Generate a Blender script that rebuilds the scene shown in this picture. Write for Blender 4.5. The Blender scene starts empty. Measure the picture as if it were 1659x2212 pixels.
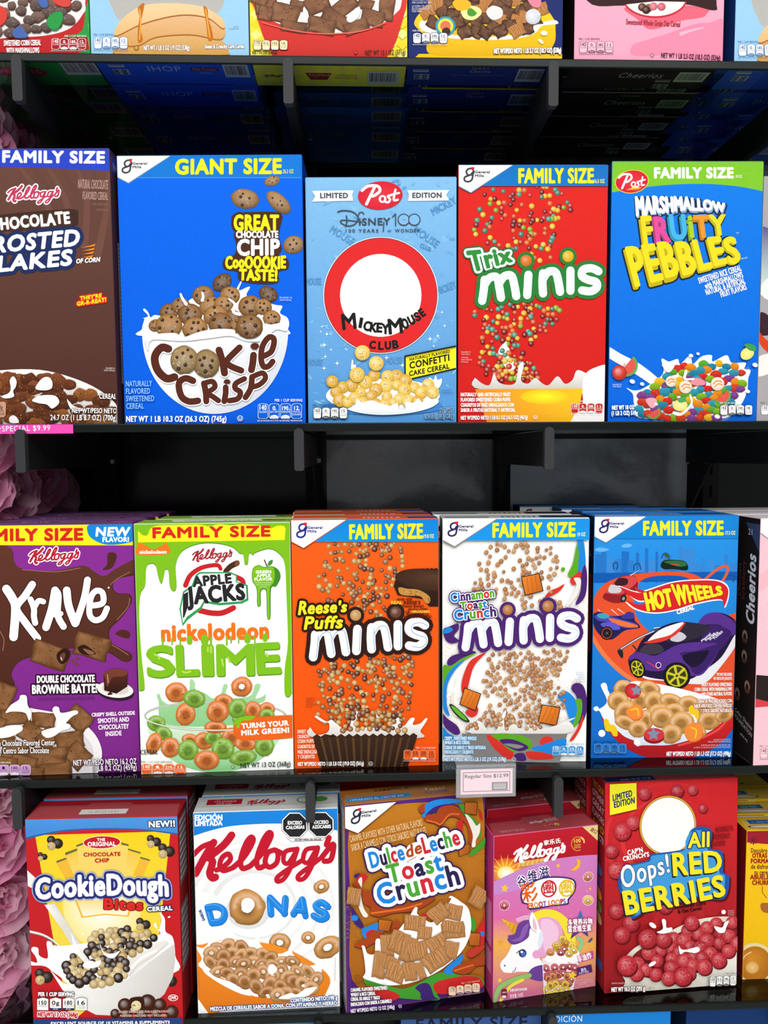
import bpy, bmesh, math, random
import numpy as np
from mathutils import Vector, Matrix, geometry

SC = bpy.context.scene
COL = SC.collection
# ---------------------------------------------------------------- camera
PITCH, YAW, ROLL = 0.07538736, 0.03429957, -0.00599253
FPX = 1661.0
_fw = Vector((math.sin(YAW)*math.cos(PITCH), math.cos(YAW)*math.cos(PITCH), -math.sin(PITCH)))
_rt = Vector((math.cos(YAW), -math.sin(YAW), 0))
_up = _rt.cross(_fw)
_r2 = _rt*math.cos(ROLL)+_up*math.sin(ROLL)
_u2 = _up*math.cos(ROLL)-_rt*math.sin(ROLL)
cd = bpy.data.cameras.new('camera')
cam = bpy.data.objects.new('camera', cd); COL.objects.link(cam)
cam.matrix_world = Matrix(((_r2.x, _u2.x, -_fw.x, 0), (_r2.y, _u2.y, -_fw.y, -1.0), (_r2.z, _u2.z, -_fw.z, 0), (0, 0, 0, 1)))
cd.sensor_fit = 'VERTICAL'; cd.sensor_height = 24.0; cd.lens = FPX/2212*24.0
cd.clip_start = 0.01; cd.clip_end = 30
SC.camera = cam
# ---------------------------------------------------------------- world, lamps, exposure
SC.view_settings.view_transform = 'Standard'; SC.view_settings.look = 'None'
SC.view_settings.gamma = 1.0; SC.view_settings.use_curve_mapping = False
SC.view_settings.exposure = -0.25
wd = bpy.data.worlds.new('shop'); SC.world = wd; wd.use_nodes = True
bg = wd.node_tree.nodes['Background']; bg.inputs[0].default_value = (0.93, 0.97, 1.0, 1); bg.inputs[1].default_value = 0.26

def area(name, loc, target, sx, sy, watts, col=(1, 0.985, 0.96)):
    l = bpy.data.lights.new(name, 'AREA'); l.shape = 'RECTANGLE'; l.size = sx; l.size_y = sy; l.energy = watts; l.color = col
    o = bpy.data.objects.new(name, l); COL.objects.link(o); o.location = loc
    o.rotation_euler = (Vector(target)-Vector(loc)).to_track_quat('-Z', 'Y').to_euler()
    return o
# ceiling panel facing the shelves, then two unseen lamps for floor bounce
area('ceiling_lamp', (0.0, -1.75, 1.55), (0, 0, -0.10), 3.2, 1.0, 12)
area('floor_bounce_aisle', (0.0, -1.8, 1.9), (0, -1.8, -1.5), 3.6, 1.2, 54)  # added lamp pointing down; its floor bounce brightens the top shelf undersides
area('floor_bounce_far', (0.2, -3.6, 1.9), (0.2, -3.5, -1.5), 4.5, 1.2, 260)  # unseen lamp, turned down and boosted to send floor bounce under the shelves

# ---------------------------------------------------------------- colour and materials
_hl = {}
def hx(c):
    if isinstance(c, str):
        if c not in _hl:
            h = c.lstrip('#')
            if len(h) == 3: h = ''.join(q*2 for q in h)
            v = [int(h[i:i+2], 16)/255 for i in (0, 2, 4)]
            _hl[c] = tuple((q/12.92 if q <= .04045 else ((q+.055)/1.055)**2.4)*0.93+0.002 for q in v)
        return _hl[c]
    return c
def mix(a, b, t):
    a = hx(a); b = hx(b)
    return tuple(p+(q-p)*t for p, q in zip(a, b))
def dk(c, k): return tuple(q*k for q in hx(c))
def lt(c, k): return mix(c, (0.93, 0.93, 0.93), k)

def mat(name, col, rough=.5, spec=.5, metal=0, bump=0, bscale=40):
    m = bpy.data.materials.new(name); m.use_nodes = True; nt = m.node_tree; b = nt.nodes['Principled BSDF']
    b.inputs['Base Color'].default_value = (*hx(col), 1); b.inputs['Roughness'].default_value = rough
    b.inputs['Specular IOR Level'].default_value = spec; b.inputs['Metallic'].default_value = metal
    if bump:
        n = nt.nodes.new('ShaderNodeTexNoise'); n.inputs['Scale'].default_value = bscale; n.inputs['Detail'].default_value = 5
        bp = nt.nodes.new('ShaderNodeBump'); bp.inputs['Strength'].default_value = bump; bp.inputs['Distance'].default_value = .01
        tc = nt.nodes.new('ShaderNodeTexCoord'); nt.links.new(tc.outputs['Object'], n.inputs['Vector'])
        nt.links.new(n.outputs[0], bp.inputs['Height']); nt.links.new(bp.outputs[0], b.inputs['Normal'])
    return m
def printed(name, rough=.5, spec=.045):
    m = bpy.data.materials.new(name); m.use_nodes = True; nt = m.node_tree; b = nt.nodes['Principled BSDF']
    a = nt.nodes.new('ShaderNodeAttribute'); a.attribute_name = 'Col'
    n = nt.nodes.new('ShaderNodeTexNoise'); n.inputs['Scale'].default_value = 260; n.inputs['Detail'].default_value = 3
    tc = nt.nodes.new('ShaderNodeTexCoord'); nt.links.new(tc.outputs['Object'], n.inputs['Vector'])
    mr = nt.nodes.new('ShaderNodeMapRange'); mr.inputs['To Min'].default_value = .93; mr.inputs['To Max'].default_value = 1.05
    nt.links.new(n.outputs[0], mr.inputs['Value'])
    mx = nt.nodes.new('ShaderNodeMix'); mx.data_type = 'RGBA'; mx.blend_type = 'MULTIPLY'; mx.inputs['Factor'].default_value = 1
    nt.links.new(a.outputs['Color'], mx.inputs['A']); nt.links.new(mr.outputs[0], mx.inputs['B'])
    nt.links.new(mx.outputs['Result'], b.inputs['Base Color'])
    b.inputs['Roughness'].default_value = rough; b.inputs['Specular IOR Level'].default_value = spec
    return m
CARD = printed('printed_card')

def setk(o, label=None, cat=None, group=None, kind=None):
    if label: o['label'] = label
    if cat: o['category'] = cat
    if group: o['group'] = group
    if kind: o['kind'] = kind
    return o
def link_mesh(name, me, m, parent=None):
    o = bpy.data.objects.new(name, me); COL.objects.link(o)
    if m and not me.materials: me.materials.append(m)
    if parent: o.parent = parent
    return o
def empty(name, loc, rz=0):
    o = bpy.data.objects.new(name, None); COL.objects.link(o); o.location = loc; o.rotation_euler = (0, 0, rz); o.empty_display_size = .03
    return o
def colmesh(name, V, F, C):
    me = bpy.data.meshes.new(name); me.from_pydata(V, [], F); me.update()
    at = me.color_attributes.new('Col', 'FLOAT_COLOR', 'POINT')
    at.data.foreach_set('color', np.array([(*c[:3], 1.0) for c in C], dtype=np.float32).ravel())
    return me
def boxmesh(name, x0, x1, y0, y1, z0, z1, bev=0, seg=2):
    bm = bmesh.new(); bmesh.ops.create_cube(bm, size=1)
    for v in bm.verts:
        v.co = Vector(((x0+x1)/2+v.co.x*(x1-x0), (y0+y1)/2+v.co.y*(y1-y0), (z0+z1)/2+v.co.z*(z1-z0)))
    if bev: bmesh.ops.bevel(bm, geom=list(bm.edges), offset=bev, segments=seg, profile=.5, affect='EDGES')
    me = bpy.data.meshes.new(name); bm.to_mesh(me); bm.free()
    return me

# ---------------------------------------------------------------- lettering
_gc = {}
_fc = bpy.data.curves.new('lettering', 'FONT'); _fc.resolution_u = 3
_fo = bpy.data.objects.new('lettering', _fc); COL.objects.link(_fo)
def _body(s):
    _fc.body = s
    dg = bpy.context.evaluated_depsgraph_get()
    e = _fo.evaluated_get(dg); me = e.to_mesh()
    v = [(p.co.x, p.co.y) for p in me.vertices]
    f = [tuple(p.vertices) for p in me.polygons]
    e.to_mesh_clear()
    return v, f
def glyph(c):
    if c not in _gc:
        if c == ' ':
            _gc[c] = ([], [], [], .27)
        else:
            v, f = _body(c)
            adv = 1.0 if ord(c) > 0x2e00 else max(p[0] for p in _body('l'+c+'l')[0])-max(p[0] for p in _body('ll')[0])
            cnt = {}
            for t in f:
                for i in range(len(t)):
                    k = tuple(sorted((t[i], t[(i+1) % len(t)]))); cnt[k] = cnt.get(k, 0)+1
            _gc[c] = (v, f, [k for k, n in cnt.items() if n == 1], adv)
    return _gc[c]
CAPH = 0.682
for _n in range(33, 127): glyph(chr(_n))

def pt(s):
    if isinstance(s, str): return [tuple(float(q) for q in p.split(',')) for p in s.split()]
    return list(s)
def smooth(P, closed, n=5):
    out = []; N = len(P)
    rng = range(N) if closed else range(N-1)
    for i in rng:
        if closed: a, b, c, d = P[i-1], P[i], P[(i+1) % N], P[(i+2) % N]
        else: a, b, c, d = P[max(i-1, 0)], P[i], P[i+1], P[min(i+2, N-1)]
        for j in range(n):
            t = j/n
            out.append(tuple(.5*((2*b[k])+(c[k]-a[k])*t+(2*a[k]-5*b[k]+4*c[k]-d[k])*t*t+(3*b[k]-a[k]-3*c[k]+d[k])*t**3) for k in (0, 1)))
    if not closed: out.append(P[-1])
    return out
def homog(src, dst):
    A = []; B = []
    for (x, y), (u, v) in zip(src, dst):
        A.append([x, y, 1, 0, 0, 0, -u*x, -u*y]); B.append(u)
        A.append([0, 0, 0, x, y, 1, -v*x, -v*y]); B.append(v)
    h = np.linalg.solve(np.array(A, float), np.array(B, float))
    return np.append(h, 1).reshape(3, 3)

def union(polys):
    """merge overlapping outlines into one flat, non-overlapping sheet of triangles"""
    vs = []; fs = []
    for P in polys:
        A = sum(P[i-1][0]*P[i][1]-P[i][0]*P[i-1][1] for i in range(len(P)))
        if abs(A) < 1e-3: continue
        if A < 0: P = P[::-1]
        k = len(vs); vs += [Vector(p) for p in P]; fs.append(list(range(k, k+len(P))))
    v, e, f, ov, oe, of = geometry.delaunay_2d_cdt(vs, [], fs, 0, 1e-4)
    if not f: return [], []
    m = max(len(q) for q in fs)
    Q = np.array([[tuple(vs[q[k % len(q)]]) for k in range(m)] for q in fs]); N = np.roll(Q, -1, axis=1)
    for a, q in enumerate(fs):          # padded corners repeat an edge of the same outline
        for k in range(len(q), m): Q[a, k] = Q[a, 0]; N[a, k] = Q[a, 1]
        N[a, len(q)-1] = Q[a, 0]
    ti = [k for k, o in enumerate(of) for _ in o]; fi = [q for o in of for q in o]
    if not ti: return [], []
    V = np.array([tuple(p) for p in v]); c = V[np.array([t[:3] for t in f])].mean(1)[ti]
    A = Q[fi]; D = N[fi]-A
    cr = D[:, :, 0]*(c[:, None, 1]-A[:, :, 1])-D[:, :, 1]*(c[:, None, 0]-A[:, :, 0])
    good = set(np.array(ti)[(cr >= -1e-6).all(1)].tolist())
    return [(p.x, p.y) for p in v], [tuple(q) for k, q in enumerate(f) if k in good]
class Art:
    """Print on one face of a carton: flat inked shapes, each layer a hair above the one before."""
    def __init__(s, box, face='front', crop=(0, 0, 1)):
        s.b = box; s.face = face; w, h, d = box.w, box.h, box.d
        s.ox, s.oy, s.k = crop; s.lay = 3; s.name = None; s.H = None; s.reset(); s.last = None
        if face == 'front':
            s.O = Vector((0, -d/2, 0)); s.U = Vector((1, 0, 0)); s.V = Vector((0, 0, 1)); s.N = Vector((0, -1, 0)); s.rect = (-w/2, w/2, 0, h)
            s.H = homog(box.quad, [(-w/2, h), (w/2, h), (w/2, 0), (-w/2, 0)])
        elif face == 'top':
            s.O = Vector((-w/2, d/2, h)); s.U = Vector((1, 0, 0)); s.V = Vector((0, -1, 0)); s.N = Vector((0, 0, 1)); s.rect = (0, w, 0, d)
        elif face == 'bottom':
            s.O = Vector((-w/2, -d/2, 0)); s.U = Vector((1, 0, 0)); s.V = Vector((0, 1, 0)); s.N = Vector((0, 0, -1)); s.rect = (0, w, 0, d)
        elif face == 'left':
            s.O = Vector((-w/2, d/2, h)); s.U = Vector((0, -1, 0)); s.V = Vector((0, 0, -1)); s.N = Vector((-1, 0, 0)); s.rect = (0, d, 0, h)
        elif face == 'right':
            s.O = Vector((w/2, -d/2, h)); s.U = Vector((0, 1, 0)); s.V = Vector((0, 0, -1)); s.N = Vector((1, 0, 0)); s.rect = (0, d, 0, h)
        r = s.rect; e = 0.0006; s.rect = (r[0]+e, r[1]-e, r[2]+e, r[3]-e)
    def reset(s): s.Vt = []; s.Ft = []; s.Ct = []
    def part(s, name, label=None):
        s.flush(); s.name = name; s.label = label
    def flush(s):
        if s.name and s.Ft:
            o = link_mesh(s.name, colmesh(s.name, s.Vt, s.Ft, s.Ct), CARD, s.b.root)
            if s.label: o['label'] = s.label
            s.last = o
        s.reset()
    def map(s, x, y):
        if s.H is None: return x/1000, y/1000
        px = s.ox+x/s.k; py = s.oy+y/s.k; H = s.H
        q = H[2][0]*px+H[2][1]*py+H[2][2]
        return (H[0][0]*px+H[0][1]*py+H[0][2])/q, (H[1][0]*px+H[1][1]*py+H[1][2])/q
    def add(s, P, C, F):
        """P sheet points, C colour per point (or one), F faces"""
        s.lay += 1
        off = s.N*(s.lay*4e-6)
        L = [s.map(*p) for p in P]
        if len(C) == 3 and not isinstance(C[0], tuple): C = [C]*len(P)
        x0, x1, y0, y1 = s.rect
        ins = [x0 <= a <= x1 and y0 <= b <= y1 for a, b in L]
        if all(ins):
            n = len(s.Vt)
            s.Vt += [s.O+s.U*a+s.V*b+off for a, b in L]; s.Ct += list(C)
            s.Ft += [tuple(i+n for i in f) for f in F]; return
        for f in F:
            poly = [(*L[i], *C[i]) for i in f]
            if not all(ins[i] for i in f):
                for ax, val, sg in ((0, x0, 1), (0, x1, -1), (1, y0, 1), (1, y1, -1)):
                    out = []
                    for i in range(len(poly)):
                        a = poly[i-1]; b = poly[i]
                        da = (a[ax]-val)*sg; db = (b[ax]-val)*sg
                        if (da < 0) != (db < 0):
                            t = da/(da-db); out.append(tuple(p+(q-p)*t for p, q in zip(a, b)))
                        if db >= 0: out.append(b)
                    poly = out
                    if len(poly) < 3: break
            if len(poly) < 3: continue
            n = len(s.Vt)
            s.Vt += [s.O+s.U*p[0]+s.V*p[1]+off for p in poly]; s.Ct += [p[2:5] for p in poly]
            s.Ft.append(tuple(range(n, n+len(poly))))
    # ------------------------------------------------ shapes
    def _cols(s, c, P):
        if isinstance(c, tuple) and len(c) == 6:
            a, b, x0, y0, x1, y1 = c; dx, dy = x1-x0, y1-y0; q = dx*dx+dy*dy
            return [mix(a, b, min(1, max(0, ((x-x0)*dx+(y-y0)*dy)/q))) for x, y in P]
        return [hx(c)]*len(P)
    def poly(s, c, P):
        P = pt(P)
        T = geometry.tessellate_polygon([[Vector((x, y, 0)) for x, y in P]])
        s.add(P, s._cols(c, P), [tuple(t) for t in T])
    def blob(s, c, P, n=5): s.poly(c, smooth(pt(P), True, n))
    def rect_(s, c, x0, y0, x1, y1):
        if isinstance(c, tuple) and len(c) == 6:   # gradient needs enough points to be exact
            pass
        s.poly(c, [(x0, y0), (x1, y0), (x1, y1), (x0, y1)])
    def ell(s, c, cx, cy, rx, ry=None, rot=0, n=24, c2=None, hx_=0, hy_=0):
        ry = ry or rx; r = math.radians(rot); cr, sr = math.cos(r), math.sin(r)
        f = lambda a, k=1: (cx+k*(rx*math.cos(a)*cr-ry*math.sin(a)*sr), cy+k*(rx*math.cos(a)*sr+ry*math.sin(a)*cr))
        P = [f(2*math.pi*i/n) for i in range(n)]
        if c2 is None: s.add(P, [hx(c)]*n, [tuple(range(n))]); return
        P.append((cx+hx_*rx, cy+hy_*ry))
        s.add(P, [hx(c)]*n+[hx(c2)], [(i, (i+1) % n, n) for i in range(n)])
    def arcpts(s, cx, cy, rx, ry, a0, a1, n=24):
        return [(cx+rx*math.cos(math.radians(a0+(a1-a0)*i/n)), cy+ry*math.sin(math.radians(a0+(a1-a0)*i/n))) for i in range(n+1)]
    def line(s, c, P, w, w1=None, sm=True, n=5):
        P = pt(P)
        if sm and len(P) > 2: P = smooth(P, False, n)
        N = len(P); w1 = w if w1 is None else w1
        R = [(w+(w1-w)*i/max(1, N-1))/2 for i in range(N)]
        if max(w, w1) > 7:
            V, F = union(s._tube(P, [(i, i+1) for i in range(N-1)], R, 10)); s.add(V, hx(c), F)
        else:
            V = []
            for i in range(N):
                a = P[max(i-1, 0)]; b = P[min(i+1, N-1)]; dx, dy = b[0]-a[0], b[1]-a[1]; L = math.hypot(dx, dy) or 1
                V += [(P[i][0]-dy/L*R[i], P[i][1]+dx/L*R[i]), (P[i][0]+dy/L*R[i], P[i][1]-dx/L*R[i])]
            s.add(V, hx(c), [(2*i, 2*i+1, 2*i+3, 2*i+2) for i in range(N-1)])
    def _tube(s, P, E, R, nd):
        out = []
        for a, b in E:
            dx, dy = P[b][0]-P[a][0], P[b][1]-P[a][1]; L = math.hypot(dx, dy)
            if L < 1e-6: continue
            nx, ny = -dy/L, dx/L
            out.append([(P[a][0]+nx*R[a], P[a][1]+ny*R[a]), (P[a][0]-nx*R[a], P[a][1]-ny*R[a]), (P[b][0]-nx*R[b], P[b][1]-ny*R[b]), (P[b][0]+nx*R[b], P[b][1]+ny*R[b])])
        for i, (x, y) in enumerate(P):
            out.append([(x+R[i]*math.cos(6.2832*j/nd), y+R[i]*math.sin(6.2832*j/nd)) for j in range(nd)])
        return out
    def T(s, txt, x0, y0, x1, y1, h, c='#fff', b=0, o=(), h1=None, arc=0, sh=0, rnd=0, jig=0, sp=0):
        """text with its baseline from (x0,y0) to (x1,y1), capital height h (h1 at the right end)"""
        h1 = h if h1 is None else h1
        G = []; x = 0
        if b: b = min(b*.66, .075*max(h, h1)); sp += .05
        R = random.Random(len(txt)*7+int(x0))
        for ch in txt:
            v, f, e, adv = glyph(ch)
            if v: G.append((ch, x, v, f, e, R.uniform(-jig, jig)))
            x += adv+sp
        if not G: return
        xm = min(p[0]+g[1] for g in G for p in g[2]); xM = max(p[0]+g[1] for g in G for p in g[2])
        dx, dy = x1-x0, y1-y0; L = math.hypot(dx, dy); ux, uy = dx/L, dy/L; nx, ny = uy, -ux
        sc = L/(xM-xm)
        def M(px, py, j):
            t = (px-xm)/(xM-xm); hh = (h+(h1-h)*t)*(py/CAPH+j)
            a = arc*4*t*(1-t)
            return (x0+ux*(t*L+sh*hh)+nx*(hh+a), y0+uy*(t*L+sh*hh)+ny*(hh+a))
        GM = [(ch, [M(p[0]+ox, p[1], j) for p in v], f, e) for ch, ox, v, f, e, j in G]
        for oc, ow in sorted(o, key=lambda q: -q[1]):
            for ch, V, f, e in GM:
                if isinstance(oc, tuple) and len(oc) == 3 and isinstance(oc[0], str): # drop offset
                    V = [(p[0]+oc[1], p[1]+oc[2]) for p in V]; cc = oc[0]
                else: cc = oc
                V, F = union(s._tube(V, e, [ow+b]*len(V), 8)+[[V[q] for q in t] for t in f]); s.add(V, hx(cc), F)
        for i, (ch, V, f, e) in enumerate(GM):
            cc = c[i % len(c)] if isinstance(c, list) else c
            if b and max(h, h1) > 15: V, f = union(s._tube(V, e, [b]*len(V), 6)+[[V[q] for q in t] for t in f])
            s.add(V, s._cols(cc, V), f)
    # ------------------------------------------------ printed food pictures
    def ball(s, x, y, r, c, k=.5, n=12, hi=.35):
        P = []; C = []
        for i in range(n):
            a = 6.2832*i/n; P.append((x+r*math.cos(a), y+r*math.sin(a))); C.append(dk(c, k if math.sin(a) > -.2 else k*1.35))
        for i in range(n):
            a = 6.2832*i/n; P.append((x-.12*r+.62*r*math.cos(a), y-.14*r+.62*r*math.sin(a))); C.append(hx(c))
        P.append((x-.28*r, y-.32*r)); C.append(lt(c, hi))
        F = [(i, (i+1) % n, n+(i+1) % n, n+i) for i in range(n)]+[(n+i, n+(i+1) % n, 2*n) for i in range(n)]
        s.add(P, C, F)
    def crumb(s, x, y, rx, ry, c, n, R, r0=.05, r1=.12):
        for _ in range(n):
            a = R.uniform(0, 6.28); q = math.sqrt(R.uniform(0, .75)); r = R.uniform(r0, r1)*min(rx, ry)
            s.ell(c, x+q*rx*math.cos(a), y+q*ry*math.sin(a), r, r*R.uniform(.5, 1), R.uniform(0, 180), 6)
    def loop(s, x, y, rx, ry, rot, c, hole=None, hk=.30, n=20, k=.5, hi=.3, R=None):
        r = math.radians(rot); cr, sr = math.cos(r), math.sin(r)
        P = []; C = []
        hy = ry*.06
        hk = min(hk, .31)
        for q, kk in ((1, k), (.87, .88), (.68, 1.15), (.48, .88), (hk, k*.75)):
            for i in range(n):
                a = 6.2832*i/n; jx = 1+(R.uniform(-.04, .04) if R else 0)
                X, Y = rx*q*math.cos(a)*jx, ry*q*math.sin(a)*jx
                P.append((x+X*cr-Y*sr, y+X*sr+Y*cr))
                sh = .82-.26*math.sin(a+r)
                C.append(lt(c, hi*(kk-.9)/.25) if (kk > 1 and math.sin(a+r) < .2) else dk(c, min(1.15, kk*sh*1.15)))
        F = [(q*n+i, q*n+(i+1) % n, (q+1)*n+(i+1) % n, (q+1)*n+i) for q in range(4) for i in range(n)]
        if hole is not None: s.ell(hole, x, y, rx*hk*1.05, ry*hk*1.05, rot, 14)
        s.add(P, C, F)
    def chunk(s, x, y, w, h, rot, c, ridges=4, R=None, k=.55, rough=.06):
        R = R or random.Random(int(x*7+y)); r = math.radians(rot); cr, sr = math.cos(r), math.sin(r)
        base = [(-1, -1), (-.4, -1.05), (.4, -.95), (1, -1), (1.04, -.3), (.96, .4), (1, 1), (.3, 1.04), (-.4, .96), (-1, 1), (-.97, .3), (-1.04, -.4)]
        f = lambda a, b: (x+a*w/2*cr-b*h/2*sr, y+a*w/2*sr+b*h/2*cr)
        P = [f(a*(1+R.uniform(-rough, rough)), b*(1+R.uniform(-rough, rough))) for a, b in base]
        n = len(P); C = [dk(c, k if base[i][1] > 0 else k*1.5) for i in range(n)]
        P += [f(a*.72-.03, b*.72-.06) for a, b in base]; C += [mix(hx(c), mix(c, '#dca070', .3), R.random()) for _ in range(n)]
        P.append(f(-.1, -.2)); C.append(mix(c, '#dca070', .15))
        s.add(P, C, [(i, (i+1) % n, n+(i+1) % n, n+i) for i in range(n)]+[(n+i, n+(i+1) % n, 2*n) for i in range(n)])
        for i in range(ridges):
            t = -.7+1.4*(i+.5)/ridges
            s.line(dk(c, .55), [f(t+R.uniform(-.1, .1), -.8), f(t+R.uniform(-.12, .12), 0), f(t+R.uniform(-.1, .1), .8)], max(1.2, w*.035))
    def cookie(s, x, y, rx, ry, rot, R, c='#a9824f', chips=6, cc='#3a2416'):
        n = 22; r = math.radians(rot); cr, sr = math.cos(r), math.sin(r)
        f = lambda a, q: (x+q*(rx*math.cos(a)*cr-ry*math.sin(a)*sr), y+q*(rx*math.cos(a)*sr+ry*math.sin(a)*cr))
        P = []; C = []
        for q, k in ((1, .55), (.8, .95)):
            for i in range(n):
                a = 6.2832*i/n; P.append(f(a, q*(1+R.uniform(-.03, .03)))); C.append(dk(c, k*(.92-.3*math.sin(a+r))))
        P.append(f(0, 0)); C.append(lt(c, .12))
        s.add(P, C, [(i, (i+1) % n, n+(i+1) % n, n+i) for i in range(n)]+[(n+i, n+(i+1) % n, 2*n) for i in range(n)])
        m = min(rx, ry)
        for _ in range(16):
            a = R.uniform(0, 6.28); q = math.sqrt(R.random())*.85; p = f(a, q)
            s.ell(mix(dk(c, .6), lt(c, .3), R.random()), p[0], p[1], m*R.uniform(.05, .14), m*R.uniform(.03, .07), R.uniform(0, 180), 6)
        for i in range(chips):
            a = 6.2832*i/chips+R.uniform(-.5, .5); q = R.uniform(.25, .8); p = f(a, q)
            s.ball(p[0], p[1], m*R.uniform(.10, .17), cc, .6, 8, .1)
    def spots(s, reg, n, R, dmin, tries=30):
        """random spots inside a polygon, kept dmin apart"""
        reg = pt(reg); xs = [p[0] for p in reg]; ys = [p[1] for p in reg]; out = []
        def ins(x, y):
            c = False
            for i in range(len(reg)):
                (xa, ya), (xb, yb) = reg[i-1], reg[i]
                if (ya > y) != (yb > y) and x < (xb-xa)*(y-ya)/(yb-ya)+xa: c = not c
            return c
        for _ in range(n*tries):
            if len(out) >= n: break
            x = R.uniform(min(xs), max(xs)); y = R.uniform(min(ys), max(ys))
            if ins(x, y) and all((x-a)**2+(y-b)**2 > dmin*dmin for a, b in out): out.append((x, y))
        return out
    def balls(s, reg, n, R, r0, r1, cols, dmin, order=True, k=.5, hi=.35, seg=12):
        P = s.spots(reg, n, R, dmin)
        if order: P.sort(key=lambda p: p[1])
        for x, y in P: s.ball(x, y, R.uniform(r0, r1), R.choice(cols), k, seg, hi)
    # ------------------------------------------------ recurring marks
    def kel(s, x0, y0, x1, y1, c, o=(), bw=1.0):
        S = [((-1, 134, 75, 200, 180, 236), 40), ((180, 236, 105, 130, 8, -30), 56), ((338, 292, 255, 200, 120, 104), 58), ((130, 106, 160, 66, 130, -30, 150, -72, 178, -66), 58),
             ((190, -6, 255, 24, 316, 82, 300, 130, 245, 100, 220, 30, 250, -14, 335, 10), 40),
             ((335, 10, 435, 98, 518, 228, 505, 268, 455, 208, 405, 78, 415, 0, 485, 18), 42),
             ((485, 18, 595, 128, 678, 268, 660, 300, 605, 228, 545, 78, 555, 0, 615, 18), 42),
             ((705, 150, 645, 128, 615, 48, 650, 0, 715, 38, 730, 118, 705, 150, 775, 112), 40),
             ((885, 148, 795, 130, 775, 48, 815, 28, 875, 108, 900, 148, 845, 10, 775, -100, 715, -126, 715, -88, 815, -20, 935, 48), 36),
             ((1055, 153, 975, 138, 945, 48, 990, 28, 1045, 108, 1080, 153, 1025, 10, 955, -100, 900, -116, 900, -78, 995, -10, 1110, 70), 36),
             ((1180, 236, 1155, 176), 44), ((1110, 70, 1212, 180, 1205, 96, 1180, 40, 1128, 34), 42)]
        dx, dy = x1-x0, y1-y0; L = math.hypot(dx, dy); ux, uy = dx/L, dy/L; k = L/1245
        def pts(q): return [(x0+ux*q[i]*k+uy*q[i+1]*k, y0+uy*q[i]*k-ux*q[i+1]*k) for i in range(0, len(q), 2)]
        for oc, ow in sorted(o, key=lambda q: -q[1]):
            for q, w in S: s.line(oc, pts(q), w*k*bw+2*ow, n=3)
        for q, w in S: s.line(c, pts(q), w*k*bw, n=4)
    def gm(s, x, y, k, c='#3f4047', dy=0, tag=True, shadow='#5c86b0'):
        """white corner tag with looped initial, heart and two words"""
        f = lambda a, b: (x+a*k, y+b*k+a*k*dy)
        F = lambda q: [f(q[i], q[i+1]) for i in range(0, len(q), 2)]
        if tag:
            s.poly(shadow, F((-6, -6, 462, -6, 103, 232, -6, 176)))
            s.poly('#fbfbfb', F((-6, -6, 452, -6, 101, 223, -6, 166)))
        lw = 15*k
        s.line(c, F((108, 82, 126, 62, 112, 34, 84, 34, 66, 54, 74, 80, 100, 82, 118, 60, 116, 96, 108, 124, 80, 138, 52, 128, 52, 102, 84, 88, 120, 76)), lw, n=4)
        s.ell('#d8242c', *f(110, 27), 8.5*k, 8.5*k, 0, 10); s.ell('#d8242c', *f(123, 27), 8.5*k, 8.5*k, 0, 10)
        s.poly('#d8242c', F((102, 30, 131, 30, 116.5, 48)))
        s.T('General', *f(136, 69), *f(254, 69), 20*k, c, b=2.2*k)
        s.T('Mills', *f(136, 99), *f(205, 99), 20*k, c, b=2.2*k)
    def post(s, cx, cy, rx, ry, wheat=False, rot=-4):
        if wheat: s.ell('#f3d64a', cx, cy, rx*1.07, ry*1.08, rot, 36); s.ell('#b8121e', cx, cy, rx*1.02, ry*1.02, rot, 36)
        s.ell('#d81f35', cx, cy, rx, ry, rot, 36, c2='#e23a48')
        s.line('#fff', [(cx-rx*.62, cy+ry*.62), (cx-rx*.42, cy-ry*.05), (cx-rx*.26, cy-ry*.58)], rx*.13)
        s.line('#fff', [(cx-rx*.82, cy-ry*.35), (cx-rx*.55, cy-ry*.66), (cx-rx*.12, cy-ry*.66), (cx-rx*.02, cy-ry*.32), (cx-rx*.28, cy+ry*.02), (cx-rx*.42, cy+ry*.02)], rx*.13)
        s.ell('#fff', cx+rx*.1, cy+ry*.25, rx*.17, ry*.28, 15, 18); s.ell('#d9273a', cx+rx*.1, cy+ry*.25, rx*.075, ry*.15, 15, 12)
        s.line('#fff', [(cx+rx*.48, cy-ry*.02), (cx+rx*.34, cy+ry*.06), (cx+rx*.44, cy+ry*.28), (cx+rx*.36, cy+ry*.48), (cx+rx*.24, cy+ry*.46)], rx*.1)
        s.line('#fff', [(cx+rx*.68, cy-ry*.42), (cx+rx*.6, cy+ry*.3), (cx+rx*.78, cy+ry*.3)], rx*.1)
        s.line('#fff', [(cx+rx*.5, cy-ry*.06), (cx+rx*.84, cy-ry*.18)], rx*.09)
        if wheat:
            for i in range(5): s.line('#f6d552', [(cx-rx*.3+i*rx*.16, cy+ry*.78), (cx-rx*.05+i*rx*.13, cy+ry*.62), (cx+rx*.2+i*rx*.1, cy+ry*.55)], rx*.035)
            s.ell('#f7e06a', cx+rx*.1, cy+ry*.52, rx*.09, ry*.13, 0, 12)
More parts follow.
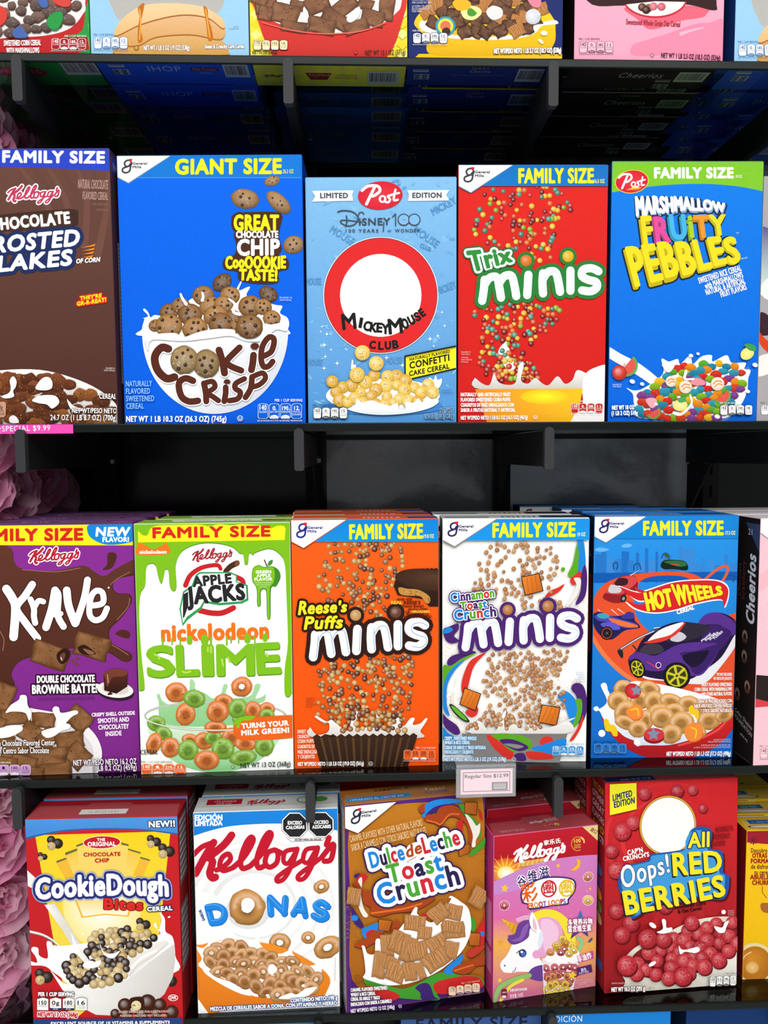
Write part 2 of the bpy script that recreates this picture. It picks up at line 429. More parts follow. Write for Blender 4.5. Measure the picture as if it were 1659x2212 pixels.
    def nut(s, x, y, w, h, vals, bg='#fff', fg='#222', line='#222', pill='#fff', ptx='#222', head='PER 1 CUP SERVING', hc=None, foot=True, dy=0, unit=('', 'g', 'mg', 'g'), hw=None, hr=False):
        s.part('nutrition_panel')
        tw = w/4
        lab = (('CALORIES',), ('SAT FAT',), ('SODIUM',), ('TOTAL', 'SUGARS'))
        Y = lambda a: y+(a-x)*dy
        if head:
            W = hw or w*.95; X = x+w-W if hr else x
            s.T(head, X, Y(X)-h*.14, X+W, Y(X+W)-h*.14, h*.17, hc or fg, b=.5)
        for i in range(4):
            a = x+i*tw+tw*.03; b_ = x+(i+1)*tw-tw*.03; m = (a+b_)/2; r = tw*.14
            def tab(g):
                a2, b2, t, q = a+g, b_-g, Y(m)+g, Y(m)+h-g
                return [(a2+r, t), (m, t-h*.03), (b2-r, t), (b2, t+r), (b2-g*.5, q-r), (b2-r, q), (a2+r, q), (a2+g*.5, q-r), (a2, t+r)]
            s.poly(line, tab(0)); s.poly(bg, tab(max(1.4, tw*.035)))
            v = vals[i]
            s.T(v, m-tw*.16*len(v)/2-tw*.06, Y(m)+h*.42, m+tw*.16*len(v)/2+(0 if i else tw*.06), Y(m)+h*.42, h*(.34 if i == 0 else .25), fg, b=h*.012)
            if unit[i]: s.T(unit[i], m+tw*.16*len(v)/2+tw*.02, Y(m)+h*.42, m+tw*.16*len(v)/2+tw*.02+tw*.08*len(unit[i]), Y(m)+h*.42, h*.09, fg)
            for j, t in enumerate(lab[i]):
                s.T(t, a+tw*.1, Y(m)+h*(.6+.17*j), b_-tw*.1, Y(m)+h*(.6+.17*j), h*.12, fg, b=h*.006)
            if i in (1, 2):
                s.poly(pill, [(a+tw*.1, Y(m)+h*.96), (a+tw*.16, Y(m)+h*.80), (m, Y(m)+h*.74), (b_-tw*.16, Y(m)+h*.80), (b_-tw*.1, Y(m)+h*.96)])
                s.T('0% DV', a+tw*.24, Y(m)+h*.92, b_-tw*.24, Y(m)+h*.92, h*.1, ptx)
        if foot:
            s.T('SEE NUTRITION FACTS FOR "AS PREPARED" INFORMATION', x, Y(x)+h*1.17, x+w, Y(x+w)+h*1.17, h*.1, hc or fg)

class Box: pass
def carton(label, pose, z, depth, cols, quad=None, group=None, lean=0, flap=True):
    """one cereal carton; pose = (x of front-bottom centre, y of front, yaw, width, height)"""
    B = Box(); x, y, a, w, h = pose
    B.w, B.h, B.d, B.quad = w, h, depth, quad
    B.root = empty('cereal_box', (x-math.sin(a)*depth/2, y+math.cos(a)*depth/2, z+(depth*math.sin(lean) if lean else 0)), a)
    if lean: B.root.rotation_euler = (-lean, 0, a)
    setk(B.root, label, 'cereal box', group)
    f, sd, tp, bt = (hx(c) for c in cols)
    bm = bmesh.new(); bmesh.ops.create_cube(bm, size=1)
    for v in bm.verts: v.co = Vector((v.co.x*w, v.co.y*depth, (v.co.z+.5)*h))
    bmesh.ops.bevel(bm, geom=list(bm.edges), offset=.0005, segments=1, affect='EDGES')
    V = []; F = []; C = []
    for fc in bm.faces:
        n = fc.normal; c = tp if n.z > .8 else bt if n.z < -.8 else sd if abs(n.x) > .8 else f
        k = len(V); V += [v.co.copy() for v in fc.verts]; C += [c]*len(fc.verts); F.append(tuple(range(k, len(V))))
    bm.free()
    link_mesh('carton', colmesh('carton', V, F, C), CARD, B.root)
    if flap:   # overlapping closing flap with its tuck tab
        t = .0006; q = depth/2; V = []; F = []; e = w/2-.001
        out = [(-e, -q+.001), (e, -q+.001), (e-.004, q*.35), (w*.16, q*.35), (w*.13, q*.62), (-w*.13, q*.62), (-w*.16, q*.35), (-e+.004, q*.35)]
        n = len(out); V = [Vector((a_, b_, h+t)) for a_, b_ in out]+[Vector((a_, b_, h-.0002)) for a_, b_ in out]
        F = [(0, 1, 2, 3, 6, 7), (3, 4, 5, 6)]+[(i, i+n, (i+1) % n+n, (i+1) % n) for i in range(n)]
        link_mesh('top_flap', colmesh('top_flap', V, F, [lt(tp, .05)]*len(V)), CARD, B.root)
    return B
def copy_tree(root, loc, label, group=None, rz=None, only=None):
    r = root.copy(); COL.objects.link(r); r.location = loc; r['label'] = label
    if rz is not None: r.rotation_euler = (0, 0, rz)
    if group: r['group'] = group
    for ch in list(root.children):
        if only and not any(ch.name.startswith(q) for q in only): continue
        c = ch.copy(); COL.objects.link(c); c.parent = r
        for g in ch.children:
            d = g.copy(); COL.objects.link(d); d.parent = c
    return r
def proj(P):
    v = Vector(P)-Vector((0, -1, 0)); d = v.dot(_fw)
    return (1659/2+FPX*v.dot(_r2)/d, 1106-FPX*v.dot(_u2)/d)
def quad_of(pose, z):
    x, y, a, w, h = pose; u = Vector((math.cos(a), math.sin(a), 0)); c = Vector((x, y, z)); k = Vector((0, 0, h))
    return [proj(c-u*w/2+k), proj(c+u*w/2+k), proj(c+u*w/2), proj(c-u*w/2)]
ZT = [0.49305414, 0.04005479, -0.42562394, -0.76322812]    # glass tops
# ---------------------------------------------------------------- the fixture: glass shelves, brackets, posts, back panel
def glass_mat():
    m = bpy.data.materials.new('smoked_glass'); m.use_nodes = True; nt = m.node_tree
    for n in list(nt.nodes):
        if n.type != 'OUTPUT_MATERIAL': nt.nodes.remove(n)
    out = nt.nodes['Material Output']
    t = nt.nodes.new('ShaderNodeBsdfTransparent'); t.inputs[0].default_value = (0.88, 0.93, 0.96, 1)
    g = nt.nodes.new('ShaderNodeBsdfGlossy'); g.inputs['Roughness'].default_value = 0.03; g.inputs[0].default_value = (.9, .95, .95, 1)
    f = nt.nodes.new('ShaderNodeFresnel'); f.inputs['IOR'].default_value = 1.5
    x = nt.nodes.new('ShaderNodeMixShader'); nt.links.new(f.outputs[0], x.inputs[0]); nt.links.new(t.outputs[0], x.inputs[1]); nt.links.new(g.outputs[0], x.inputs[2])
    nt.links.new(x.outputs[0], out.inputs[0]); return m
GLASS = glass_mat()
EDGE = mat('dark_green_glass_edge', '#0b1412', .35, .15)
BLACK = mat('black_powder_coat', '#121213', .55, .3, 0, .15, 300)
PLATE = mat('bracket_end_grey', '#2e2f32', .55, .25)
STEEL = mat('bolt_steel', '#9a9a9a', .3, .5, 1)
PANEL = mat('black_gloss_panel', '#191a1b', .2, .35, 0, .1, 5)
SHX0, SHX1, SHD = -0.497, 0.86, 0.345
for i, zt in enumerate(ZT):
    me = boxmesh('glass_shelf', SHX0, SHX1, 0.0, SHD, zt-.010, zt)
    o = link_mesh('glass_shelf', me, GLASS)
    setk(o, ['topmost smoked glass shelf, seen from below with cartons standing on it',
             'second smoked glass shelf from the top, at eye level under the blue and red cartons',
             'third smoked glass shelf from the top, under the purple, green and orange cartons',
             'lowest smoked glass shelf, under the red cookie dough and white ring cereal cartons'][i], 'shelf', 'glass shelves')
    link_mesh('front_edge', boxmesh('front_edge', SHX0, SHX1, -.0035, .0, zt-.0105, zt+.0004, .0015), EDGE, o)
BRX = [(-.410, -.081, .2486), (-.4246, -.0742, .248), (-.4477, -.0661, .2652), (-.4555, -.0600, .2613)]
side = ['left', 'middle', 'right']; rown = ['topmost', 'second', 'third', 'lowest']
for i, zt in enumerate(ZT):
    for j, bx in enumerate(BRX[i]+(BRX[i][2]+.335,)):
        if i == 3 and j == 0: continue
        r = empty('shelf_bracket', (bx, .35, zt-.06))
        where = ['far left of the frame', 'left of centre', 'right of centre', 'out at the right end'][j]
        setk(r, 'black steel bracket arm under the %s glass shelf, %s' % (rown[i], where), 'bracket', 'shelf brackets')
        zb = .012
        link_mesh('arm', boxmesh('arm', -.0052, .0052, -.352, -.012, .002, .049, .001), BLACK, r)
        bm = bmesh.new(); n = 8; pr = []
        hw, z0, z1 = .0062, -.001, .0535
        for k in range(n+1): a = math.pi*k/n; pr.append((hw*math.cos(a), z1-hw+hw*math.sin(a)))
        pr += [(-hw, z0+.002), (-hw+.002, z0), (hw-.002, z0), (hw, z0+.002)]
        fr = [bm.verts.new((a, -.3625, b)) for a, b in pr]; bk = [bm.verts.new((a, -.352, b)) for a, b in pr]
        bm.faces.new(fr); bm.faces.new(bk[::-1])
        for k in range(len(pr)): bm.faces.new((fr[k], bk[k], bk[(k+1) % len(pr)], fr[(k+1) % len(pr)]))
        bmesh.ops.recalc_face_normals(bm, faces=bm.faces)
        me = bpy.data.meshes.new('end_plate'); bm.to_mesh(me); bm.free()
        link_mesh('end_plate', me, PLATE, r)
        # triangular hook plate at the post
        bm = bmesh.new(); tp = [(-.10, .0), (-.012, .0), (-.012, -.085), (-.03, -.075)]
        A_ = [bm.verts.new((-.002, a, b)) for a, b in tp]; B_ = [bm.verts.new((.002, a, b)) for a, b in tp]
        bm.faces.new(A_); bm.faces.new(B_[::-1])
        for k in range(4): bm.faces.new((A_[k], B_[k], B_[(k+1) % 4], A_[(k+1) % 4]))
        me = bpy.data.meshes.new('hook_plate'); bm.to_mesh(me); bm.free(); link_mesh('hook_plate', me, BLACK, r)
        bm = bmesh.new(); bmesh.ops.create_cone(bm, cap_ends=True, segments=14, radius1=.0062, radius2=.005, depth=.006, matrix=Matrix.Translation((.0085, -.02, .010)) @ Matrix.Rotation(math.pi/2, 4, 'Y'))
        me = bpy.data.meshes.new('bolt'); bm.to_mesh(me); bm.free(); link_mesh('bolt', me, STEEL, r)
SLOT = mat('slot_dark', '#020202', .9, .1)
def upright(x, label):
    bm = bmesh.new(); w = .014
    bmesh.ops.create_cube(bm, size=1)
    for v in bm.verts: v.co = Vector((v.co.x*2*w, v.co.y*.022, v.co.z*1.95))
    for k in range(48):     # the slot pattern punched in its face
        z = -.95+k*.04
        bm.faces.new([bm.verts.new(q) for q in ((-.0022, -.0113, z), (.0022, -.0113, z), (.0022, -.0113, z+.020), (-.0022, -.0113, z+.020))]).material_index = 1
    me = bpy.data.meshes.new('post'); bm.to_mesh(me); bm.free(); me.materials.append(BLACK); me.materials.append(SLOT)
    r = empty('slotted_post', (x, .361, -.13)); setk(r, label, 'post', 'slotted wall posts')
    link_mesh('post', me, BLACK, r)
upright(-.432, 'black slotted wall post behind the pink flowers, leftmost of the posts')
upright(-.0765, 'black slotted wall post behind the middle brackets')
upright(.2560, 'black slotted wall post behind the brackets right of centre')
upright(.630, 'black slotted wall post near the right edge of the picture')
setk(link_mesh('wall_back', boxmesh('wall_back', -.72, 1.05, .385, .40, -1.25, .95), PANEL), kind='structure')
setk(link_mesh('floor', boxmesh('floor', -2.5, 2.6, -5.0, .40, -1.50, -1.45), mat('pale_floor', '#e6e3dd', .45, .4, 0, .05, 8)), kind='structure')
# loose crinkled film stuck over part of the back panel
bm = bmesh.new(); R = random.Random(4); nx, nz = 44, 20
g = [[bm.verts.new((-.055+.66*i/nx, .3835-.004*max(0, math.sin(j*.55+math.sin(i*.35)*1.1))-.0015*R.random(), -.335+.36*j/nz+.012*math.sin(i*.3)*(1-j/nz))) for i in range(nx+1)] for j in range(nz+1)]
for j in range(nz):
    for i in range(nx): bm.faces.new((g[j][i], g[j][i+1], g[j+1][i+1], g[j+1][i])).smooth = True
me = bpy.data.meshes.new('protective_film'); bm.to_mesh(me); bm.free()
FILM = mat('grey_film', '#a2a6aa', .30, .5, .45, .35, 14)
setk(link_mesh('protective_film', me, FILM), 'grey crinkled protective film hanging on the black back panel', 'film')

# ================================================================ ROW 2
R = random.Random(11)
# ---- brown flakes carton, left
ps = (-.4058, .010, -.03, .197, .344)
b = carton('brown cereal carton with dark blue FAMILY SIZE band and bowl of chocolate flakes', ps, ZT[1], .07, ('#5b3a33', '#4a2f3f', '#2c3ba8', '#4a2f2a'), quad_of(ps, ZT[1]))
a = Art(b, 'front', (0, 310, 3.4556))
a.part('background_print')
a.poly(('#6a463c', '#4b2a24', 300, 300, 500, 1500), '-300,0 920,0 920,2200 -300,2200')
for i in range(7):
    a.line(dk('#6a463c', .88 if i % 2 else 1.12), [(150+i*110, 180+i*8), (330+i*80, 420), (430+i*50, 640+i*30)], 26, 60)
a.part('size_banner')
a.poly('#2b45c4', '-300,0 830,20 830,205 400,185 0,172 -300,165')
a.T('FAMILY SIZE', 22, 138, 778, 145, 82, '#fff', b=9)
a.part('brand_logo'); a.kel(60, 410, 450, 405, '#c23a5e', [('#fff', 9)])
a.part('flavour_text')
a.T('NATURAL CHOCOLATE', 583, 334, 805, 341, 66, '#b9968c', b=1); a.T('FLAVORED CEREAL', 617, 415, 805, 422, 56, '#b9968c', b=1)
a.T('SWEET, CRUNCHY CORN', 690, 462, 805, 466, 18, '#9a7668'); a.T('CHOCOLATE FLAKES', 716, 505, 805, 508, 18, '#9a7668')
a.part('title_lettering')
a.poly('#3f2a22', '-40,540 120,520 520,488 585,500 582,610 300,640 -40,660')
a.T('CHOCOLATE', -60, 650, 522, 592, 82, '#fff', b=8, o=[('#4a3128', 12)], jig=.06)
for o in ([('#1f2f60', 28)], ()):
    a.T('FROSTED', -130, 822, 585, 758, 112, '#fff', b=11, sh=.2, o=o); a.T('FLAKES', -110, 965, 530, 904, 108, '#fff', b=11, sh=.2, o=o)
for i in range(4): a.poly('#f08a2e', [(610+i*3, 780+i*24), (716-i*6, 750+i*28), (706-i*6, 768+i*28)])
a.T('OF CORN', 570, 896, 745, 882, 32, '#fff', b=3, sh=.2)
a.part('slogan_text')
for o in ([('#d8231f', 9)], ()):
    a.T("THEY'RE", 600, 1170, 758, 1148, 26, '#f7e21c', b=4, sh=.15, o=o); a.T('GR-R-REAT!', 578, 1212, 792, 1180, 28, '#f7e21c', b=4, sh=.15, o=o)
a.part('cereal_picture')
a.blob('#f2efec', '-300,1760 -60,1700 300,1690 600,1770 800,1880 890,1990 900,2120 -300,2120')
a.blob('#dcd6d2', '-300,1800 -60,1740 300,1730 560,1800 760,1900 850,2000 860,2120 -300,2120')
for x, y in sorted(a.spots('-250,1760 60,1720 330,1730 560,1800 760,1900 850,2000 870,2095 -250,2095', 62, R, 62), key=lambda p: p[1]):
    w = R.uniform(110, 160); h = R.uniform(70, 110); rot = R.uniform(-60, 60)
    n = 10; P = [(x+w/2*math.cos(6.28*i/n)*R.uniform(.75, 1.1), y+h/2*math.sin(6.28*i/n)*R.uniform(.7, 1.1)) for i in range(n)]
    c = R.choice(['#7a4326', '#6a3820', '#8a5228', '#5a2f1c'])
    a.blob(dk(c, .45), [(p[0]+3, p[1]+6) for p in P], 2); a.blob((dk(c, 1.25), dk(c, .6), x, y-h/2, x, y+h/2), P, 2)
    a.crumb(x, y, w*.4, h*.4, '#b98346', 6, R, .06, .14); a.crumb(x, y, w*.4, h*.4, '#3e1f12', 5, R, .05, .12)
a.blob('#f6f4f4', '85,1770 110,1740 135,1775 128,1820 110,1850 115,1890 60,1905 20,1890 75,1865 92,1830')
a.blob('#f6f4f4', '275,1830 320,1760 370,1745 400,1780 395,1830 340,1845')
a.blob('#f6f4f4', '250,1920 300,1885 400,1880 440,1900 450,1940 400,1980 360,1950 300,1940')
a.blob('#f6f4f4', '80,2050 110,2030 140,2050 150,2085 90,2085'); a.blob('#f6f4f4', '510,1910 560,1960 640,1985 600,2000 540,1985')
a.part('net_weight_text')
a.T('ENLARGED TO', 798, 1685, 865, 1688, 12, '#e9dcd6', b=1.2); a.T('SHOW TEXTURE', 785, 1702, 865, 1705, 12, '#e9dcd6', b=1.2)
a.T('CEREAL', 750, 1905, 876, 1908, 36, '#fff', b=1.5, o=[('#3a2019', 3)]); a.T('NET WT/PESO NETO', 548, 2012, 878, 2015, 36, '#fff', b=1.5, o=[('#3a2019', 3)])
a.T('24.7 OZ (1 LB 8.7 OZ) (700g)', 388, 2066, 880, 2068, 40, '#fff', b=1.5, o=[('#3a2019', 3)])
a.part('nutrition_panel'); a.poly('#c99a7e', '-100,1930 50,1930 58,1950 55,2030 40,2045 -100,2045'); a.T('13g', 0, 1985, 32, 1985, 30, '#33201a', b=1); a.T('TOTAL', 0, 2008, 46, 2008, 15, '#33201a'); a.T('SUGARS', -4, 2028, 48, 2028, 15, '#33201a')
a.flush()
a = Art(b, 'right'); a.part('side_panel')
a.rect_('#cfcbd6', 20, 110, 66, 290)
for i in range(34): a.rect_('#57506a', 24, 113+i*5.2, 62, 114.6+i*5.2)
a.rect_('#3646a6', 4, 6, 66, 26); a.T('FAMILY SIZE', 12, 22, 58, 22, 9, '#e8e8f2', b=.6); a.flush()

# ---- giant blue cookie carton
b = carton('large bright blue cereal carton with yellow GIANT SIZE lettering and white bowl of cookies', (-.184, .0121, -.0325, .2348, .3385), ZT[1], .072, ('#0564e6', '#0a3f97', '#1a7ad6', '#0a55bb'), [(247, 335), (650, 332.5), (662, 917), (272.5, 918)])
a = Art(b, 'front', (240, 320, 3.6256))
a.part('background_print'); a.poly(('#0568ee', '#035ee0', 0, 200, 0, 2000), '0,0 1560,0 1560,2200 0,2200')
a.part('size_banner'); a.poly(('#0f7ad8', '#1579d6', 0, 50, 0, 230), '0,20 1500,20 1500,228 0,228'); a.line('#6db4ee', '100,229 1500,228', 3)
a.gm(28, 62, .93, dy=-.006)
a.T('GIANT SIZE', 494, 198, 1322, 192, 112, '#f5ee1f', b=11); a.T('26.3 OZ', 1338, 193, 1420, 192, 30, '#d9e04a', b=1.5)
for q in ((1252, 255, 64, 40, -15), (1040, 396, 112, 78, 12), (1305, 424, 120, 62, 42), (1425, 760, 82, 72, -15), (865, 1056, 84, 64, -40), (1230, 1150, 78, 62, 25)): a.part('falling_cookie'); a.cookie(*q, R, '#a37c50' if q[1] < 900 else '#6e5033', 4)
a.part('title_lettering')
a.blob('#4a2c20', '950,520 1130,500 1325,512 1320,620 1310,700 1335,790 1310,850 1380,870 1385,950 1310,975 1305,1060 1150,1070 1000,1040 985,975 880,950 880,870 960,840 975,760 955,690 965,650 945,600', 3)
o = [('#4a2c20', 20)]
a.T('GREAT', 960, 645, 1305, 640, 118, '#f5ee1f', b=10, o=o, h1=112); a.T('CHOCOLATE', 975, 704, 1302, 702, 50, '#fff', b=6)
a.T('CHIP', 988, 842, 1312, 838, 120, '#fff', b=11); a.T('CooOOOKIE', 895, 945, 1362, 945, 92, '#f5ee1f', b=9, jig=.05); a.T('TASTE!', 1003, 1040, 1295, 1046, 82, '#f5ee1f', b=9, jig=.05)
a.part('cereal_picture')
a.blob('#ffffff', '252,1275 262,1262 290,1290 310,1330 345,1312 440,1320 560,1250 620,1190 720,1150 720,1200 860,1180 960,1130 1010,1052 1018,1060 1000,1120 1070,1092 1085,1100 1060,1160 1130,1200 1215,1215 1290,1235 1335,1240 1340,1255 1325,1300 1385,1340 1388,1420 1300,1480 280,1480 245,1420 262,1345 248,1338 290,1320')
a.poly(('#ffffff', '#cfd6e4', 650, 1500, 1100, 2050), [(245, 1415)]+a.arcpts(817, 1440, 572, 648, 175, 5, 40)+[(1388, 1400)])
for x, y, r in ((350, 1395, 55), (455, 1290, 75), (545, 1240, 72), (720, 1160, 85), (930, 1160, 80), (620, 1310, 95), (780, 1250, 90), (880, 1230, 75), (1090, 1245, 95), (1190, 1250, 70), (1260, 1340, 70), (960, 1340, 70), (820, 1320, 95), (455, 1400, 105), (660, 1420, 100), (860, 1380, 95), (990, 1400, 60), (1087, 1405, 108)):
    a.cookie(x, y, r, r*.9, R.uniform(-20, 20), R, R.choice(['#9b6f3e', '#8a6238', '#a87a45']), 6)
a.blob(('#ffffff', '#dfe3ec', 0, 1440, 0, 1530), '280,1480 500,1455 560,1490 700,1445 830,1425 960,1430 985,1470 1070,1510 1150,1495 1190,1440 1195,1385 1260,1390 1330,1375 1385,1360 1380,1440 1300,1430 1230,1480 1190,1520 1060,1520 940,1480 760,1500 560,1520 330,1510 300,1590 275,1570')
for q in ('545,1150 560,1185 590,1230', '715,1140 722,1170 715,1200', '925,1190 970,1230 960,1290 1010,1310'): a.line('#ffffff', q, 16, 26)
a.part('name_lettering')
br = ('#5f2f22', '#4c2419', 0, 1500, 0, 2000)
def L(P, w, cl=False): a.line('#ffffff', P, w+18); Q.append((P, w))
Q = []
L('455,1580 400,1570 350,1640 370,1740 440,1810 505,1800', 62)
L('850,1590 880,1690 895,1770', 56); L('1010,1570 930,1650 900,1690', 50); L('890,1680 950,1720 1025,1750', 50)
L('1120,1630 1115,1690 1105,1745', 54); L('1195,1640 1260,1600 1280,1510 1240,1490 1190,1560 1180,1660 1200,1720 1240,1715 1270,1680', 46)
L('650,1830 590,1810 540,1850 560,1950 620,1990 690,1985', 52); L('735,1850 750,1920 755,1990', 48); L('735,1850 800,1835 820,1880 760,1925 800,1950 850,1985', 42)
L('905,1880 905,1930 895,1990', 46); L('1050,1815 985,1850 980,1890 1020,1920 1000,1970 935,1985', 44); L('1110,1800 1100,1890 1060,1960', 46); L('1110,1800 1190,1770 1215,1810 1170,1860 1110,1880', 42)
for q in Q: a.line('#57291d', *q)
a.ell('#57291d', 1130, 1560, 34, 26); a.ell('#57291d', 915, 1838, 26, 20)
a.cookie(750, 1695, 105, 112, 0, R, '#94794f', 7); a.cookie(578, 1665, 108, 112, 0, R, '#a08558', 6); a.T('TM', 1315, 1480, 1332, 1480, 8, '#ddd')
a.part('flavour_text')
for i, t in enumerate(('NATURALLY', 'FLAVORED', 'SWEETENED', 'CEREAL')): a.T(t, 128+i*2, 1872+i*58, (330, 315, 348, 268)[i], 1870+i*58, 42, '#8cc4f4', b=1.5)
a.part('net_weight_text'); a.T('NET WT 1 LB 10.3 OZ (26.3 OZ) (745g)', 135, 2146, 912, 2148, 42, '#fff', b=3.2); a.ell('#fff', 1020, 2124, 23, 23); a.ell('#0a62d6', 1020, 2124, 19, 19); a.T('U', 1010, 2136, 1030, 2136, 24, '#fff', b=1)
a.T('ENLARGED TO', 1322, 1185, 1418, 1187, 12, '#d7e6f8', b=1); a.T('SHOW DETAIL', 1322, 1204, 1416, 1206, 12, '#d7e6f8', b=1)
a.nut(1155, 2010, 350, 118, ('140', '0', '190', '12'), '#0a62d6', '#fff', '#cfe3f8', '#fff', '#0a4aa8', hw=215, hr=True); a.flush()
a = Art(b, 'left'); a.part('side_panel')
a.rect_('#d7dbe2', 18, 20, 62, 250)
for i in range(46): a.rect_('#5d6576', 22, 24+i*4.9, 58, 25.8+i*4.9)
a.rect_('#d7dbe2', 18, 268, 62, 330); a.flush()

# ---- pale blue round-emblem carton
b = carton('pale blue limited edition cereal carton with a big red and white round emblem', (.0333, .0121, -.0302, .1938, .3127), ZT[1], .065, ('#6aaee2', '#1e2b3a', '#7db9e6', '#5a9bd0'), [(658, 384), (986, 382), (986, 916), (667, 917.5)])
a = Art(b, 'front', (640, 370, 3.95))
a.part('background_print'); a.poly(('#86c0ec', '#4f94d6', 0, 60, 0, 2150), '0,0 1422,0 1422,2200 0,2200')
for _ in range(150):
    x, y = R.uniform(90, 1360), R.uniform(70, 2100); c = mix('#5b9fd6', '#8cc6ee', R.random())
    a.ell(c, x, y, R.uniform(8, 42), R.uniform(5, 20), R.uniform(-60, 60), 9)
for t, x, y, x2, y2, h in (('MOUSE', 280, 520, 470, 640, 62), ('MOUSE', 990, 520, 1190, 660, 62), ('MICKEY', 1170, 380, 1370, 270, 60), ('MOUSE', 80, 975, 210, 975, 55), ('MICKEY', 1210, 1060, 1370, 1000, 60), ('MOUSE', 100, 1665, 220, 1665, 50), ('MOUSE', 760, 1655, 905, 1650, 55), ('CLUB', 1050, 650, 1140, 690, 34)): a.T(t, x, y, x2, y2, h, '#5794cc', b=3)
for x, y in ((220, 1335), (210, 1378), (262, 1398), (240, 1492), (298, 1532), (250, 1590), (240, 1690), (350, 1648), (1242, 1212), (1265, 1328), (1208, 1413), (1140, 1440), (1172, 1500), (905, 1665), (770, 1600)):
    r = R.uniform(14, 38); a.ell('#bfe0f7', x, y, r*.35, r*.35, 0, 10); a.poly('#f4fbff', [(x-r, y), (x-2, y-2), (x, y-r), (x+2, y-2), (x+r, y), (x+2, y+2), (x, y+r), (x-2, y+2)])
a.part('edition_ribbon')
a.poly('#fbfbfb', '132,172 487,165 474,205 482,256 132,264 160,220'); a.poly('#fbfbfb', '945,165 1304,162 1276,206 1304,252 950,258 960,205')
a.T('LIMITED', 203, 233, 436, 232, 42, '#4c5560', b=4.5); a.T('EDITION', 990, 230, 1236, 228, 42, '#4c5560', b=4.5)
a.part('brand_logo'); a.post(714, 210, 191, 121); a.ell('#4a6f98', 874, 108, 13, 13, 0, 14); a.ell('#7db9e6', 874, 108, 11, 11, 0, 14); a.T('R', 869, 114, 879, 114, 12, '#4a6f98')
a.part('anniversary_lettering')
c = '#414c58'
a.line(c, '352,352 400,340 480,352 525,400 500,455 440,472 385,450 380,425 450,425 560,440', 12, 9); a.line(c, '425,385 430,430 420,478', 11)
a.T('ISNEY', 535, 466, 800, 462, 58, c, b=3); a.line(c, '528,385 535,360 560,355 575,370', 9); a.line(c, '745,440 740,520', 9)
a.line(c, '818,395 845,368 845,470', 9, sm=False); a.ell(c, 915, 418, 53, 52); a.ell('#7fb9e8', 915, 418, 44, 43); a.ell(c, 1005, 418, 53, 52); a.ell('#7fb9e8', 1005, 418, 44, 43); a.ell(c, 915, 418, 8, 3)
a.T('100 YEARS', 420, 528, 698, 528, 28, c, b=1, sp=.12); a.T('OF', 778, 524, 808, 524, 16, c, b=1); a.T('WONDER', 840, 526, 1052, 526, 28, c, b=1, sp=.12)
a.part('round_emblem')
a.ell('#f4f4f2', 720, 1066, 490, 500, 0, 60); a.ell('#222', 720, 1066, 483, 494, 0, 60); a.ell('#de2a2c', 720, 1066, 479, 490, 0, 60); a.ell('#f7f6f3', 720, 1067, 347, 355, 0, 50)
def glyphrow(txt, P, c, b):
    for ch, (x, y, h, r, w) in zip(txt, P):
        q = math.radians(r); a.T(ch, x, y, x+w*math.cos(q), y+w*math.sin(q), h, c, b=b)
glyphrow('MICKEY', ((400, 1360, 128, -6, 112), (535, 1340, 80, 10, 18), (570, 1360, 76, 14, 52), (628, 1375, 76, 8, 52), (686, 1380, 76, 4, 42), (735, 1395, 80, 0, 52)), '#1d1d1d', 9)
glyphrow('MOUSE', ((795, 1398, 124, -6, 112), (918, 1358, 84, -20, 50), (978, 1322, 74, -26, 46), (1032, 1290, 70, -30, 40), (1078, 1252, 66, -36, 34)), '#1d1d1d', 9)
glyphrow('CLUB', ((625, 1520, 62, 4, 50), (702, 1530, 64, 2, 40), (760, 1528, 64, -2, 46), (826, 1522, 66, -6, 46)), '#1d1d1d', 9)
a.part('flavour_label')
a.poly('#1e1e1e', '922,1585 1400,1490 1400,1690 925,1800'); a.poly('#f4ea28', '934,1594 1400,1502 1400,1678 936,1786')
a.T('NATURALLY FLAVORED', 968, 1628, 1310, 1558, 24, '#222', b=2, sh=.15); a.T('CONFETTI', 970, 1695, 1305, 1625, 54, '#222', b=4, sh=.15); a.T('CAKE CEREAL', 965, 1758, 1305, 1692, 40, '#222', b=3, sh=.15)
a.part('cereal_picture')
a.ell('#3f86d0', 740, 2020, 520, 70, 0, 40); a.ell('#e9eef4', 740, 1925, 485, 140, 0, 44); a.ell('#ffffff', 740, 1905, 470, 125, 0, 44)
a.blob('#fff', '1120,1800 1140,1770 1170,1790 1190,1750 1205,1790 1240,1780 1235,1830 1200,1870 1120,1880'); a.blob('#fff', '470,1700 475,1625 485,1622 490,1660 510,1660 505,1690')
yl = ['#ecc65a', '#efcd6c', '#e0b044']
def cake(x, y, r): a.ball(x, y, r, R.choice(yl), .68, 14, .4); a.crumb(x, y, r*.8, r*.8, '#a8484a', 7, R, .06, .11); a.crumb(x, y, r*.8, r*.8, '#6a7a5a', 4, R, .05, .1); a.crumb(x, y, r*.8, r*.8, '#f6e6b0', 4, R, .06, .12)
for x, y in sorted(a.spots('330,1890 480,1800 650,1740 800,1730 960,1790 1120,1810 1170,1900 1060,2000 860,2010 700,2000 520,1990 340,1990', 44, R, 66), key=lambda p: p[1]): cake(x, y, R.uniform(46, 60))
for x, y, r in ((565, 1560, 66), (683, 1652, 64), (520, 1748, 66), (310, 1805, 52)): cake(x, y, r)
a.poly('#1e1e1e', '922,1585 1400,1490 1400,1502 934,1594'); 
a.blob(('#ffffff', '#dfe6ee', 0, 1960, 0, 2090), '440,2040 500,2010 520,1950 560,1985 640,1965 720,1990 800,2010 860,1990 880,2040 930,2040 930,1980 1000,1985 1040,1950 1080,1980 1190,1950 1210,1985 1130,2035 960,2075 740,2090 560,2075')
